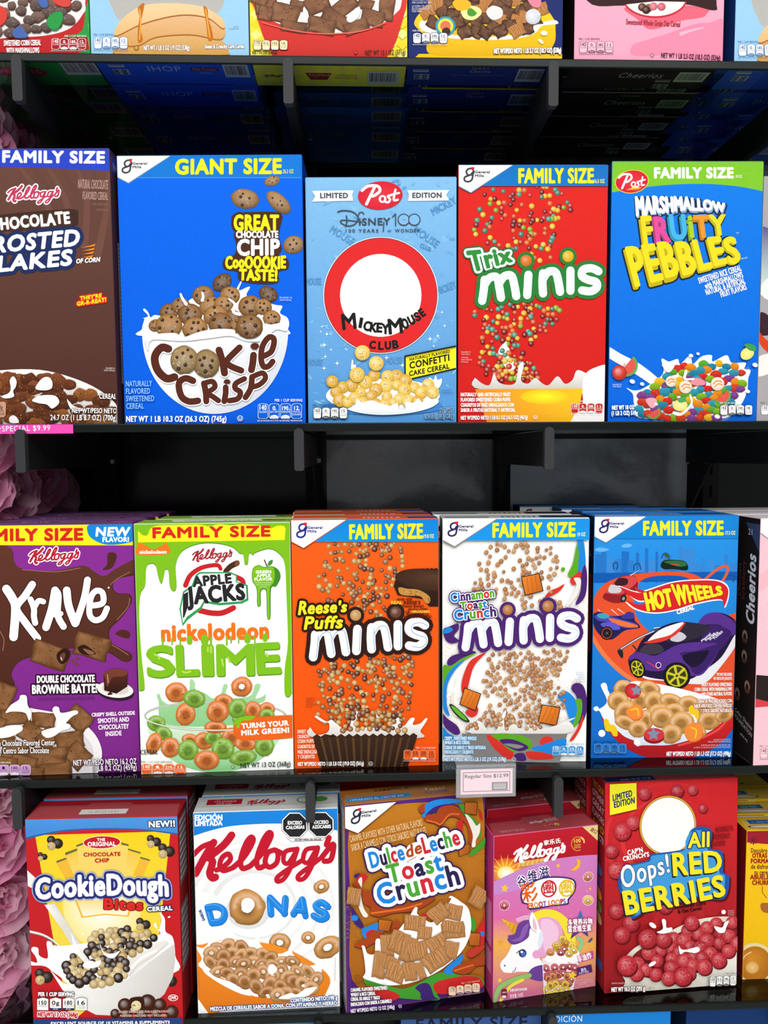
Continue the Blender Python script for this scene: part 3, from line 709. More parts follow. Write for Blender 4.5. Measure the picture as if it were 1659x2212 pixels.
a.part('net_weight_text'); a.T('NET WT', 1225, 2068, 1336, 2066, 32, '#20344a', b=2, o=[('#9fd0f4', 3)]); a.T('16 OZ (1 LB) 453g', 1100, 2118, 1336, 2114, 34, '#20344a', b=2, o=[('#9fd0f4', 3)])
a.T('ENLARGED TO', 1240, 1888, 1330, 1888, 11, '#274a70', b=1); a.T('SHOW DETAIL', 1240, 1906, 1330, 1906, 11, '#274a70', b=1)
a.nut(148, 2028, 294, 92, ('160', '0', '190', '15'), pill='#222', ptx='#fff', head='PER 1 1/3 CUP SERVING', hc='#1d2e44', foot=False, hw=200); a.flush()

# ---- red mini puffs carton
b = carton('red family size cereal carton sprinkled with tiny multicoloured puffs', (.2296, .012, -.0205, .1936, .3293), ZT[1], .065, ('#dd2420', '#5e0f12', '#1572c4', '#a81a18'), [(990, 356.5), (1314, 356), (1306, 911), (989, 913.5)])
a = Art(b, 'front', (980, 340, 3.7486))
a.part('background_print'); a.poly(('#e02822', '#cf1f1d', 0, 200, 0, 2100), '0,0 1312,0 1312,2200 0,2200')
a.part('falling_puffs')
pc = ['#3f8f72', '#4aa287', '#8fae2e', '#e5b52a', '#e8c23a', '#e0692a', '#d8572a', '#7a1d22', '#8a2226', '#c8312c', '#a8322c']
a.balls('300,230 980,230 960,420 840,520 800,700 790,870 640,860 480,820 420,760 160,650 140,500 220,300', 112, R, 18, 24, pc, 25)
a.part('falling_puffs')
a.balls('170,1190 600,1180 860,1180 860,1290 760,1400 640,1500 600,1640 700,1760 720,1810 260,1810 200,1680 220,1550 160,1400', 135, R, 17, 24, pc, 24)
a.part('cereal_picture')
a.blob('#f0eeec', '360,1580 380,1530 420,1490 425,1480 430,1520 455,1560 440,1600 490,1660 500,1700 460,1730 420,1700 390,1650')
a.balls('360,1560 480,1560 520,1650 640,1650 700,1800 300,1810', 46, R, 18, 25, pc, 34)
a.blob(('#ffffff', '#c9c4c0', 0, 1650, 0, 1880), '170,1785 230,1830 290,1840 325,1750 360,1815 430,1840 500,1820 525,1690 560,1655 565,1690 545,1800 600,1830 660,1785 720,1830 770,1840 840,1770 900,1830 960,1800 1000,1720 1090,1750 1140,1735 1090,1800 1050,1880 230,1880')
a.blob('#f5f3f2', '1040,1880 1060,1760 1140,1700 1260,1690 1300,1900 1200,2150 940,2150 1040,2000')
a.poly(('#f6c321', '#ef8f2a', 720, 1880, 500, 2150), '172,1876 1046,1868 1020,2000 940,2150 270,2150')
a.ell('#f6c321', 740, 1935, 200, 60, 0, 30, c2='#fff12a')
a.part('size_banner'); a.poly(('#1a6fc0', '#1578c8', 0, 60, 0, 230), '0,20 1300,20 1300,234 0,234'); a.gm(37, 62, 1.0)
a.T('FAMILY SIZE', 528, 208, 1128, 206, 112, '#f7ea2e', b=9); a.T('16.5 OZ', 1134, 209, 1218, 209, 30, '#f2e98a', b=1.5)
a.part('name_lettering')
a.T('Trix', 150, 925, 470, 840, 165, '#2f8f3c', b=14, h1=110, o=[('#2a6a34', 30), ('#fff', 18)])
a.part('title_lettering')
def minis(a, x0, y0, x1, y1, k, oc, dot, dots, hl='#bcd9ee'):
    """rounded white lower-case word with a thick outline; dots are cereal pieces"""
    f = lambda u, v: (x0+(x1-x0)*u+v*0, y0+(y1-y0)*u-v*k)
    S = [[(.03, 20), (.045, 120), (.05, 190)], [(.05, 150), (.09, 200), (.15, 200), (.17, 120), (.185, 30)], [(.17, 150), (.21, 200), (.27, 200), (.295, 120), (.31, 30)],
         [(.40, 30), (.405, 110), (.41, 195)],
         [(.53, 30), (.525, 120), (.53, 195)], [(.53, 150), (.57, 200), (.63, 195), (.655, 120), (.67, 30)],
         [(.755, 30), (.755, 110), (.755, 195)],
         [(.985, 165), (.93, 195), (.86, 190), (.85, 140), (.90, 105), (.965, 80), (.97, 35), (.92, 10), (.85, 25)]]
    for w, c in ((128*k, oc), (66*k, '#ffffff')):
        for q in S: a.line(c, [f(*p) for p in q], w, n=4)
        if c == oc:
            for (u, v, r), _ in zip(dots, range(2)): a.ell(oc, *f(u, v), r*1.55, r*1.55)
    for q in S: a.line(hl, [(p[0]+22*k, p[1]+6*k) for p in [f(*p) for p in q]], 5*k, n=4)
    for (u, v, r), cc in zip(dots, dot): a.ball(*f(u, v), r, cc, .75, 18, .25); a.crumb(*f(u, v), r*.8, r*.8, dk(cc, .8), 7, R, .06, .12)
minis(a, 200, 1185, 1185, 1085, 1.0, '#2a7f38', ('#e0762a', '#e8b62a'), ((.39, 310, 46), (.735, 310, 46)))
a.part('flavour_text')
for i, t in enumerate(('NATURALLY AND ARTIFICIALLY FRUIT', 'FLAVORED SWEETENED CORN PUFFS', 'CUADRITOS DE MAÍZ ENDULZADOS CON', 'SABOR A FRUTAS NATURAL Y ARTIFICIAL')): a.T(t, 57, 1934+i*42, (458, 456, 484, 496)[i], 1932+i*42, 28, '#fff', b=2)
for i, t in enumerate(('ENLARGED TO', 'SHOW DETAIL', 'AMPLIADA', 'PARA MOSTRAR', 'DETALLES')): a.T(t, 60, 1582+i*18+(8 if i > 1 else 0), (135, 132, 118, 146, 116)[i], 1582+i*18+(8 if i > 1 else 0), 11, '#f3c8c0', b=1)
a.part('net_weight_text'); a.T('NET WT/PESO NETO 1 LB 0.5 OZ (16.5 OZ) (467g)', 57, 2124, 596, 2118, 30, '#fff', b=2.2); a.ell('#fff', 659, 2105, 18, 18); a.ell('#f0922a', 659, 2105, 15, 15); a.T('U', 651, 2113, 667, 2113, 17, '#fff', b=1)
a.nut(945, 1990, 262, 78, ('150', '0', '200', '11'), '#c2201d', '#fff', '#fff', '#fff', '#b11', head='PER 1 1/4 CUP SERVING', hc='#fff', hw=185, hr=True); a.flush()

# ---- blue fruity carton with lime banner
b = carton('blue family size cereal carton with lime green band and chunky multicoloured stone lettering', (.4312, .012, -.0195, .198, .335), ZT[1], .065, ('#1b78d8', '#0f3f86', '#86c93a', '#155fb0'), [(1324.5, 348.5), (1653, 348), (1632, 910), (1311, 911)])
a = Art(b, 'front', (1300, 330, 3.688))
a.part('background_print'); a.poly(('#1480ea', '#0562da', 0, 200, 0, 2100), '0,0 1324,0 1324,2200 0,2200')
a.part('size_banner'); a.poly('#80c62e', [(0, 20), (1324, 20), (1324, 310)]+smooth([(1300, 306), (1100, 266), (850, 246), (600, 250), (350, 272), (60, 318)], False))
a.T('FAMILY SIZE', 430, 198, 1054, 196, 78, '#fff', b=9); a.T('18 OZ', 1076, 196, 1124, 196, 22, '#e7f4cf', b=1)
a.part('brand_logo'); a.post(247, 228, 126, 86, True, -8)
a.part('title_lettering')
for x, y in ((6, 14), (0, 0)):
    c = '#7fa3cf' if y else '#fff'
    a.T('MARSHMALLOW', 285+x, 505+y, 985+x, 465+y, 150, c, b=11, h1=62, arc=26, o=[('#1d2d4c', 12)] if y else (), jig=.05)
def stone(t, x0, y0, x1, y1, h, cols, h1, b=13):
    a.T(t, x0-14, y0+20, x1-12, y1+18, h, [dk(q, .62) for q in cols], b=b, h1=h1, o=[('#1c2836', 13)], jig=.05)
    a.T(t, x0, y0, x1, y1, h, cols, b=b, h1=h1, jig=.05)
stone('FRUiTY', 345, 720, 1000, 640, 215, ['#f2d928', '#df4f9c', '#45b4e6', '#a8cf2e', '#ee9a2c', '#e3d92c'], 150)
stone('PEBBLES', 275, 1060, 1105, 850, 310, ['#f2dc26'], 190, 18)
a.T('TM', 1072, 645, 1096, 642, 12, '#dfeaf6', b=1); a.T('BRAND', 1115, 848, 1164, 838, 12, '#dfeaf6', b=1)
a.part('flavour_text')
for t, x0, y0, x1, y1 in (('SWEETENED RICE CEREAL', 778, 1040, 1116, 935), ('with MARSHMALLOWS', 828, 1082, 1128, 988), ('NATURAL & ARTIFICIAL', 835, 1132, 1144, 1036), ('FRUIT FLAVORS', 952, 1150, 1156, 1086)): a.T(t, x0, y0, x1, y1, 46, '#fff', b=2)
a.part('cereal_picture')
a.poly('#4f79c4', [(230, 1950)]+a.arcpts(690, 1800, 480, 420, 160, 15, 30)+[(1170, 1700)])
a.blob('#ffffff', '190,1870 250,1890 330,1870 480,1760 470,1640 530,1660 600,1640 620,1680 700,1610 720,1680 790,1620 870,1610 880,1660 990,1610 1030,1670 1140,1670 1130,1720 1180,1730 1160,1800 1150,1900 1080,2030 920,2120 300,2110 250,2000 240,1920')
a.blob('#f4f4f6', '40,1540 150,1600 300,1680 450,1800 540,1900 480,1930 380,1840 200,1720 40,1620')
fc = ['#d0281e', '#cc3a1c', '#7aae1e', '#5aa02a', '#e6ae1e', '#e08418', '#2a90a8', '#1f7e9a', '#7a3f8a', '#c83020']
for x, y in sorted(a.spots('260,2000 330,1890 480,1800 560,1720 700,1680 880,1660 1010,1670 1110,1730 1120,1850 1060,1990 920,2110 300,2110', 105, R, 46), key=lambda p: p[1]):
    c = R.choice(fc); n = 9; w = R.uniform(34, 50); h = R.uniform(24, 34); P = [(x+w*math.cos(.7*i)*R.uniform(.8, 1.1), y+h*math.sin(.7*i)*R.uniform(.8, 1.1)) for i in range(n)]
    a.blob(dk(c, .55), [(p[0]+2, p[1]+5) for p in P], 2); a.blob((dk(c, 1.25), dk(c, .65), x, y-h, x, y+h), P, 2); a.crumb(x, y, w*.7, h*.7, lt(c, .3), 4, R, .06, .14)
for x, y, r in ((655, 1865, 52), (910, 1840, 54), (540, 1820, 44)):
    a.ball(x, y, r, '#f3e3cf', .75, 16, .5); a.line('#e6813a', [(x-r*.6, y), (x-r*.1, y-r*.45), (x+r*.6, y-r*.3)], 9); a.line('#e6813a', [(x-r*.4, y+r*.4), (x+r*.1, y), (x+r*.7, y+r*.15)], 8)
def melon(x, y, r, rot):
    q = math.radians(rot); P = [(x+r*math.cos(q+3.1416*i/14), y+r*math.sin(q+3.1416*i/14)) for i in range(15)]; P2 = [(x+.8*r*math.cos(q+3.1416*i/14), y+.8*r*math.sin(q+3.1416*i/14)) for i in range(15)]
    a.poly('#5aa84a', P); a.poly('#e0574e', P2); a.crumb(x, y, r*.3, r*.3, '#f0857a', 5, R, .1, .2)
melon(185, 1690, 92, -50); melon(945, 1930, 70, -40); melon(395, 2060, 60, -30); a.ball(130, 1750, 60, '#cf3f31', .6, 12); a.crumb(130, 1750, 50, 50, '#e8705f', 8, R)
a.ell('#e8dc6a', 1148, 1600, 58, 46, -35, 20, c2='#f2ea9a'); a.blob('#3f9a55', '1125,1530 1170,1520 1215,1545 1210,1580 1160,1570'); a.blob('#f08fa0', '690,1830 740,1790 810,1820 800,1850 730,1850'); a.blob('#f5a8b4', '335,1970 370,1950 420,1960 420,2010 380,2030')
a.ell('#e9dd7a', 610, 2010, 60, 46, 0, 18, c2='#f3ecaa'); a.blob('#4fa35a', '590,1960 640,1945 660,1975 610,1990')
for q in ('480,1690 520,1740 560,1700', '660,1740 650,1800 720,1800', '560,2070 620,2080 700,2000 690,1930'): a.line('#fff', q, 24, 14)
for x, y, r in ((232, 1820, 22), (310, 1840, 18), (756, 1600, 14), (700, 1615, 18), (1210, 1690, 22), (1150, 1900, 18), (905, 2100, 22), (420, 2000, 14)): a.ell('#fff', x, y, r, r*.75, 20, 14)
a.part('net_weight_text'); a.T('NET WT 18 OZ', 70, 2044, 244, 2040, 32, '#fff', b=2.4, o=[('#1f6ac0', 3)]); a.T('(1 LB 2 OZ) 510g', 66, 2088, 272, 2084, 32, '#fff', b=2.4, o=[('#1f6ac0', 3)])
a.T('ENLARGED TO', 76, 1850, 146, 1850, 11, '#dfeaf6', b=1); a.T('SHOW DETAIL', 76, 1866, 144, 1866, 11, '#dfeaf6', b=1)
a.nut(925, 2010, 262, 78, ('160', '0', '240', '18'), pill='#222', ptx='#fff', hc='#fff', foot=False, hw=155); a.flush()

# ---- grey carton at the right edge
ps = (.6300, .010, -.02, .197, .317)
b = carton('grey cereal carton cut off by the right edge, beside the lime banded blue carton', ps, ZT[1], .065, ('#a9a6aa', '#6d6b6e', '#8a878b', '#777'), quad_of(ps, ZT[1]))
a = Art(b, 'front', (1300, 330, 3.688)); a.part('picture_print')
a.poly(('#5a4f8a', '#cfe3da', 0, 580, 0, 1100), '1280,585 1450,640 1450,1100 1260,1080'); a.blob('#e8efe9', '1255,1080 1330,1000 1400,1090 1330,1170 1260,1120'); a.blob('#3a2430', '1255,1280 1330,1300 1400,1420 1255,1450'); a.blob('#d8421f', '1245,1420 1300,1480 1400,1560 1400,1640 1270,1540')
a.blob('#f2ece6', '1240,1640 1330,1600 1400,1620 1400,1720 1240,1780'); a.nut(1265, 2010, 262, 78, ('150', '0', '190', '12'), hw=200, foot=False); a.flush()
# ================================================================ ROW 3
R = random.Random(23)
def toptext(b, items, name='top_print'):
    a = Art(b, 'top'); a.lay = 200; a.part(name)
    for it in items:
        if it[0] == 'T': a.T(*it[1:6], it[6], it[7], b=.25)
        elif it[0] == 'R': a.rect_(*it[1:])
        elif it[0] == 'E': a.ell(*it[1:])
        elif it[0] == 'P': a.poly(*it[1:])
    a.flush()
# ---- purple chocolate carton
ps = (-.3977, .017, .03, .203, .336)
b = carton('front purple cereal carton with brown chocolate splash and yellow size banner', ps, ZT[2], .056, ('#7d2a86', '#5f2168', '#5b2a66', '#4a1a52'), quad_of(ps, ZT[2]), 'purple chocolate cartons'); KRAVE = b
a = Art(b, 'front', (0, 1090, 3.568))
a.part('background_print'); a.poly(('#8a2f96', '#7a2786', 0, 300, 0, 2000), '-300,100 1100,100 1100,2150 -300,2150')
br = '#5f3428'
a.part('chocolate_splash')
a.blob(dk(br, .6), '-300,330 60,330 110,440 180,505 420,520 640,480 720,520 800,560 900,500 1060,425 1060,530 920,570 870,620 900,680 1000,690 1012,760 930,880 850,960 850,1050 900,1090 1010,1150 1010,1200 950,1210 830,1140 640,1100 400,1140 170,1200 90,1300 90,1420 -300,1420')
a.blob((br, '#4f281d', 0, 400, 0, 1300), '-300,320 55,320 105,430 175,495 420,510 640,470 720,512 800,550 900,490 1060,415 1060,515 920,560 860,620 890,685 990,695 1000,755 920,870 840,950 838,1050 890,1100 1000,1155 1000,1195 950,1202 830,1130 640,1090 400,1130 170,1190 80,1290 80,1410 -300,1410')
for q in ('170,500 420,518 620,488', '1000,520 900,575 850,620', '1000,720 985,790 900,890', '860,1080 930,1120 990,1160', '-10,960 30,1040 20,1130'): a.line('#9a6a58', q, 6)
for P in ('830,380 870,368 900,390 890,440 860,490 800,505 795,495 825,460', '890,995 930,965 990,975 1005,1010 985,1032 930,1020'): a.blob('#4e281e', P)
a.part('size_banner'); a.poly('#f4ea22', '-300,145 700,150 1040,155 1040,312 -300,312')
a.line('#c9b81c', '-300,312 1040,314', 3)
a.T('FAMILY SIZE', -225, 280, 636, 272, 86, '#d6271f', b=11)
a.part('new_flavor_label'); a.blob('#1189d8', '700,150 960,150 1040,150 1040,265 960,300 820,308 720,270 676,215', 5)
a.T('NEW', 740, 242, 995, 240, 64, '#fff', b=9, sh=.12); a.T('FLAVOR!', 792, 287, 992, 285, 34, '#fff', b=4.5)
a.part('brand_logo'); a.kel(230, 430, 615, 420, '#b52035', [('#fff', 8)])
a.part('title_lettering')
def K(P, w): Q.append((P, w))
Q = []
K('50,650 95,720 120,800 105,1020', 78); K('250,615 195,700 128,795 190,900 290,1030', 66)
K('236,730 262,800 262,860 272,912', 54); K('266,790 298,742 335,748', 50)
K('425,660 400,800 355,945', 70); K('425,660 450,700 445,850 490,940', 60); K('395,850 470,840', 46)
K('515,660 530,780 580,915', 70); K('675,580 650,720 585,915', 62)
K('690,780 790,760 790,680 740,665 700,720 690,840 730,890 790,870 825,800', 54)
Q = [(P, w*.86) for P, w in Q]
for P, w in Q: a.line('#3a1a14', P, w+14)
for P, w in Q: a.line('#fff', P, w)
a.ell('#fff', 838, 640, 7, 7)
a.part('cereal_pillows')
def pillow(x, y, w, h, rot, cream=False, c='#6b4423'):
    a.chunk(x, y, w, h, rot, c, 0, R, .5, .05); a.crumb(x, y, w*.42, h*.42, '#4a2e1a', 12, R, .04, .09); a.crumb(x, y, w*.42, h*.42, '#8f6840', 12, R, .03, .08)
pillow(390, 1165, 290, 180, 18); a.blob('#2e1710', '440,1150 490,1110 540,1130 530,1190 480,1230 445,1200'); a.blob('#6d3f30', '460,1170 490,1140 505,1160 480,1210'); a.line('#e7d6cc', '470,1175 478,1200', 7)
pillow(710, 1095, 270, 180, 14); a.blob('#2e1710', '600,1100 650,1080 700,1110 740,1150 680,1160 620,1140'); a.blob('#8a5f45', '640,1110 690,1120 730,1145 690,1155')
for x, y in ((560, 1205), (598, 1185), (590, 1228)): a.ell('#6a4326', x, y, 15, 11, 20, 8)
a.part('flavour_text')
for o in ([('#2e1226', 12)], ()):
    a.T('DOUBLE CHOCOLATE', 288, 1372, 730, 1364, 52, '#fff', b=4, o=o); a.T('BROWNIE BATTER', 252, 1455, 775, 1446, 64, '#fff', b=5, o=o)
for i, (t, x0, x1) in enumerate((('CRISPY SHELL OUTSIDE', 710, 1040), ('SMOOTH AND', 758, 996), ('CHOCOLATEY', 762, 994), ('INSIDE', 818, 938))): a.T(t, x0, 1632+i*50, x1, 1616+i*53, (26, 34, 34, 34)[i], '#f3e3f4', b=3)
a.T('NATURALLY FLAVORED WITH OTHER NATURAL FLAVORS', 300, 1510, 730, 1500, 22, '#6a2472')
a.part('brownie_picture'); a.ell('#2e1226', 890, 1440, 145, 66, 8, 30); a.ell('#efeae8', 890, 1424, 140, 62, 6, 30); a.ell('#d9d0cc', 890, 1420, 105, 42, 6, 26)
a.poly(('#5a2a1e', '#24100c', 0, 1270, 0, 1460), '800,1300 880,1262 985,1280 985,1400 900,1455 805,1430'); a.blob('#743c2b', '800,1300 880,1265 985,1280 960,1320 870,1330 830,1400 815,1330'); a.line('#b98a76', '830,1310 836,1370', 8); a.blob('#4a2018', '850,1440 830,1465 870,1460')
a.part('cereal_picture')
a.blob('#efecee', '-300,1560 100,1540 260,1570 500,1620 690,1720 780,1860 770,1990 640,2100 -300,2100'); a.blob('#dcd6da', '-300,1600 100,1570 260,1600 480,1660 640,1760 720,1880 700,2000 600,2085 -300,2085')
for q in ((20, 1480, 170, 220, 20), (120, 1630, 230, 130, -8), (340, 1660, 180, 120, 2), (610, 1650, 190, 160, 38), (-20, 1680, 130, 110, 20), (30, 1800, 160, 120, 30), (240, 1760, 170, 160, 35), (120, 1890, 200, 160, 10), (370, 1800, 140, 160, 50), (540, 1810, 220, 130, -10), (600, 1930, 180, 170, 45), (370, 1940, 310, 150, -4), (190, 1990, 200, 120, 10), (430, 2040, 260, 110, -6), (60, 2010, 160, 140, 5), (270, 2060, 160, 90, 5)): pillow(*q)
for P in ('150,1500 165,1465 210,1470 220,1540 250,1600 230,1660 200,1600 100,1590 50,1600 90,1540', '410,1580 430,1550 460,1560 480,1600 590,1580 605,1605 560,1630 500,1690 440,1730 440,1650', '330,1740 470,1700 500,1680 545,1690 540,1720 480,1740 420,1780 360,1790', '-60,1740 80,1700 170,1700 180,1730 140,1760 60,1790 -60,1790'): a.blob('#f6f3f4', P)
a.part('net_weight_text')
o = [('#3a1c14', 3)]
a.T('with Chocolate Flavored Center', -50, 1855, 428, 1848, 44, '#fff', b=1.2, o=o); a.T('con Centro Sabor Chocolate', -30, 1912, 384, 1908, 44, '#fff', b=1.2, o=o)
a.T('NET WT/PESO NETO 16.2 OZ', 573, 2004, 1056, 1990, 42, '#fff', b=1.2, o=[('#4a2448', 3)]); a.T('(1 LB 0.2 OZ) (459g)', 720, 2046, 1058, 2034, 40, '#fff', b=1.2, o=[('#4a2448', 3)])
a.nut(-88, 1998, 336, 78, ('170', '1', '140', '15'), '#c99ad0', '#3a1236', '#e7d3ea', ptx='#333', hc='#fff', foot=False, hw=180); a.flush()
toptext(b, [('T', 'BROWNIE BATTER', 100, 30, 160, 30, 8, '#c9b6a6'), ('T', 'Krave', 50, 32, 85, 30, 12, '#d9cbc0'), ('E', '#8f6aa2', 182, 34, 14, 11)])

# ---- green slime carton
b = carton('front lime green and white cereal carton with dripping slime lettering and bowl of rings', (-.191, .0134, .0305, .203, .3365), ZT[2], .062, ('#f4f6f1', '#7fb82e', '#86b93a', '#cfe0b0'), [(291, 1131), (628, 1128), (633, 1662), (303, 1673)], 'green slime cartons'); SLIME = b
a = Art(b, 'front', (280, 1090, 3.6865))
g = '#7fbf1f'; gd = '#3f8a2a'
a.part('background_print'); a.poly('#fbfcfa', '0,100 1364,100 1364,2212 0,2212')
a.part('slime_drips')
def slime(P):
    P = smooth(pt(P), False, 4); a.poly(gd, P+[(1320, 100), (20, 100)]); a.poly(g, [(x, y-7) for x, y in P]+[(1330, 90), (10, 90)])
slime('10,1440 60,1480 110,1480 118,1430 95,1200 80,900 90,720 130,640 140,500 180,470 215,490 235,580 260,630 280,560 290,520 315,530 325,650 355,690 380,650 375,480 430,370 560,315 700,312 820,340 880,390 910,400 920,470 940,480 950,460 960,390 990,405 1010,385 1120,355 1200,400 1240,480 1250,700 1260,1100 1235,1300 1232,1500 1265,1535 1295,1500 1330,1480')
a.part('size_banner'); a.poly('#f6ee24', smooth(pt('75,205 110,240 150,240 175,190 230,165 400,160 560,158 640,172 720,155 820,165 900,155 1040,165 1120,190 1180,170 1230,170 1248,190'), False)+[(1240, 282), (75, 298)])
a.T('FAMILY SIZE', 196, 262, 1122, 250, 78, '#d42a1e', b=10)
a.part('network_label'); a.blob('#f07a1e', '78,304 130,318 190,352 250,330 300,300 312,320 318,390 72,398 72,320', 3); a.T('nickelodeon', 88, 388, 300, 386, 26, '#fff', b=3)
a.part('brand_logo'); a.kel(510, 432, 828, 420, '#a61f38', [('#e9efe6', 5)])
a.part('apple_emblem')
a.line('#c4242a', '450,640 490,560 580,500 700,480 730,510', 40, 30); a.line('#c4242a', '560,840 650,860 740,860 830,820', 44); a.line('#c4242a', '840,570 900,600 910,640', 40)
a.line('#4a2a1c', '770,530 810,490 860,465', 40, 46); a.ell('#7a4a30', 862, 465, 18, 24, 30)
a.poly('#2f9a5a', '500,640 530,560 560,535 810,535 860,560 860,610 945,640 950,760 900,785 720,800 600,780 575,830 460,920 425,965 400,830 430,690')
a.poly('#ffffff', '510,650 540,570 565,548 800,545 850,566 850,615 930,648 935,745 890,768 720,780 595,762 565,812 460,890 428,940 412,830 440,700')
a.T('APPLE', 515, 650, 815, 620, 76, '#2a2b2e', b=9, h1=70); 
a.T('JACKS', 470, 790, 920, 750, 130, '#26272a', b=13, h1=118); a.poly('#26272a', '432,712 470,690 472,800 440,890 428,905 428,780')
a.part('apple_picture')
a.blob(gd, '985,510 1030,480 1075,495 1140,490 1190,520 1205,580 1170,650 1130,670 1125,880 1110,915 1095,880 1090,690 1050,690 1048,790 1033,812 1018,790 1015,670 980,600'); a.blob(g, '988,514 1030,484 1075,500 1140,494 1160,540 1150,620 1120,660 1118,880 1108,905 1099,880 1094,680 1044,680 1040,790 1033,802 1024,790 1020,664 985,600')
a.line('#5a3a24', '1078,440 1090,470 1100,490', 9); a.blob('#3f8f35', '1105,485 1115,450 1145,440 1135,475')
for i, (t, x0, x1) in enumerate((('GREEN', 1010, 1130), ('APPLE', 1016, 1125), ('FLAVOR', 1000, 1140))): a.T(t, x0, 546+i*29, x1, 544+i*29, 22, '#fff', b=3)
for i in range(3): a.T(('NATURALLY FLAVORED', 'WITH OTHER NATURAL', 'FLAVORS')[i], (1002, 1005, 1045)[i], 626+i*18, (1135, 1135, 1096)[i], 624+i*18, 11, '#d7ecb6')
a.part('title_lettering')
a.T('nickelodeon', 262, 1082, 1104, 1060, 122, '#f0761c', b=13)
for x, y, w, h in ((265, 1080, 14, 40), (340, 1080, 12, 30), (405, 1078, 12, 45), (480, 1076, 44, 16), (600, 1074, 60, 14), (650, 1072, 16, 38), (775, 1068, 14, 46), (810, 1068, 12, 30), (870, 1066, 10, 34), (940, 1064, 50, 14), (998, 1060, 12, 52), (1080, 1058, 40, 12)): a.line(g, [(x, y-14), (x, y+h)], w)
for t, x0, x1, y0, y1 in (('S', 150, 352, 1362, 1355), ('L', 385, 548, 1355, 1350), ('I', 590, 660, 1352, 1350), ('M', 705, 985, 1350, 1346), ('E', 1025, 1196, 1340, 1332)):
    a.T(t, x0+4, y0+8, x1+4, y1+8, 228, '#4f8f1c', b=20); a.T(t, x0, y0, x1, y1, 228, g, b=20)
for q in ('200,1190 235,1205 235,1225', '625,1135 625,1165', '650,1130 650,1175', '735,1230 745,1280', '785,1215 795,1250', '1090,1180 1098,1205', '420,1325 450,1335 485,1325'): a.line('#b6de5a', q, 14)
a.part('cereal_picture')
a.poly(('#e9f2e6', '#8ccf8a', 0, 1650, 0, 2100), [(130, 1690)]+a.arcpts(680, 1700, 550, 430, 172, 8, 30)+[(1230, 1680)])
mk = '#a8d8a2'
a.blob((mk, '#8cc98a', 0, 1400, 0, 1750), '230,1560 215,1520 235,1505 260,1560 340,1600 400,1560 470,1500 480,1400 500,1390 520,1420 525,1470 600,1500 660,1540 720,1520 750,1430 780,1440 765,1500 830,1540 960,1520 1000,1430 1040,1430 1030,1470 1000,1540 1050,1530 1080,1510 1070,1560 1000,1600 900,1740 300,1750')
a.line('#b9c4b6', a.arcpts(680, 1680, 560, 112, 0, 360, 40), 15); a.line('#7c877c', a.arcpts(680, 1684, 556, 114, 20, 160, 30), 7)
og, gr = '#e0823f', '#86b440'
def ring(x, y, rx, ry, rot, c, hole=None):
    a.loop(x, y, rx, ry, rot, c, hole or ('#6a8a3a' if c == gr else '#a8562a'), .28, 22, .72, .22, R); a.crumb(x, y, rx*.8, ry*.8, '#3d5a26' if c == gr else '#5a4a26', 9, R, .05, .09)
for q in ((210, 1740, 75, 65, 0, gr), (270, 1820, 70, 55, 30, gr), (190, 1900, 60, 90, 20, og), (480, 1870, 70, 50, 10, og), (590, 1880, 80, 70, 10, og), (660, 1850, 70, 55, -20, gr), (810, 1850, 85, 75, 20, og), (920, 1900, 90, 60, 5, og), (680, 1770, 90, 50, 0, og), (890, 1690, 80, 60, -25, gr), (750, 1560, 75, 55, 10, og), (1095, 1620, 62, 50, 10, og), (1090, 1670, 60, 48, 0, gr), (860, 1620, 75, 82, 30, gr), (980, 1632, 66, 72, 0, og), (698, 1645, 88, 88, 0, og), (445, 1665, 78, 92, 15, og), (370, 1490, 88, 80, -15, og), (515, 1540, 88, 70, 8, gr, '#5f8a2e'), (893, 1445, 85, 80, -20, og, '#fbfcfa'), (320, 1930, 75, 82, 10, og), (462, 1950, 82, 82, 0, gr), (740, 1940, 92, 86, 10, gr), (900, 2010, 110, 60, -10, gr), (610, 2030, 100, 80, 0, og), (1070, 1920, 75, 82, 20, gr)): ring(*q)
a.line('#dfe6da', a.arcpts(680, 1680, 560, 112, 15, 165, 30), 9)
a.part('milk_label')
a.poly('#e8641c', '850,1720 900,1690 1320,1668 1320,1850 1100,1870 880,1872 830,1840 822,1770'); a.blob(g, '820,1760 850,1700 920,1680 1000,1680 960,1710 890,1720 872,1770 850,1775 846,1740')
a.T('TURNS YOUR', 892, 1778, 1262, 1752, 38, '#fff', b=6); a.T('MILK GREEN!', 890, 1832, 1266, 1808, 38, '#fff', b=6)
a.part('net_weight_text'); a.T('CEREAL', 85, 1986, 220, 1982, 36, '#3c3c38', b=1); a.T('NET WT 13 OZ (368g)', 880, 2092, 1275, 2076, 36, '#2d3a24', b=1.5)
a.ell('#444', 817, 2083, 15, 13); a.ell('#b8dca8', 817, 2083, 12, 10); a.T('U', 811, 2089, 823, 2089, 12, '#444')
a.nut(85, 2062, 360, 78, ('140', '1', '210', '13'), '#ea6a26', '#fff', '#f4b088', ptx='#333', head='PER 1 1/3 CUP SERVING', hc='#3c3c38', foot=False, hw=250); a.flush()
toptext(b, [('P', '#f2f4ee', [(40, 22), (160, 16), (165, 40), (48, 46)]), ('T', 'APPLE JACKS', 60, 38, 95, 36, 12, '#2a2a2a'), ('T', 'SLIME', 112, 38, 150, 36, 12, '#7fae2a'), ('E', '#d8601e', 186, 30, 11, 8), ('E', '#7a3a36', 172, 30, 8, 6)])

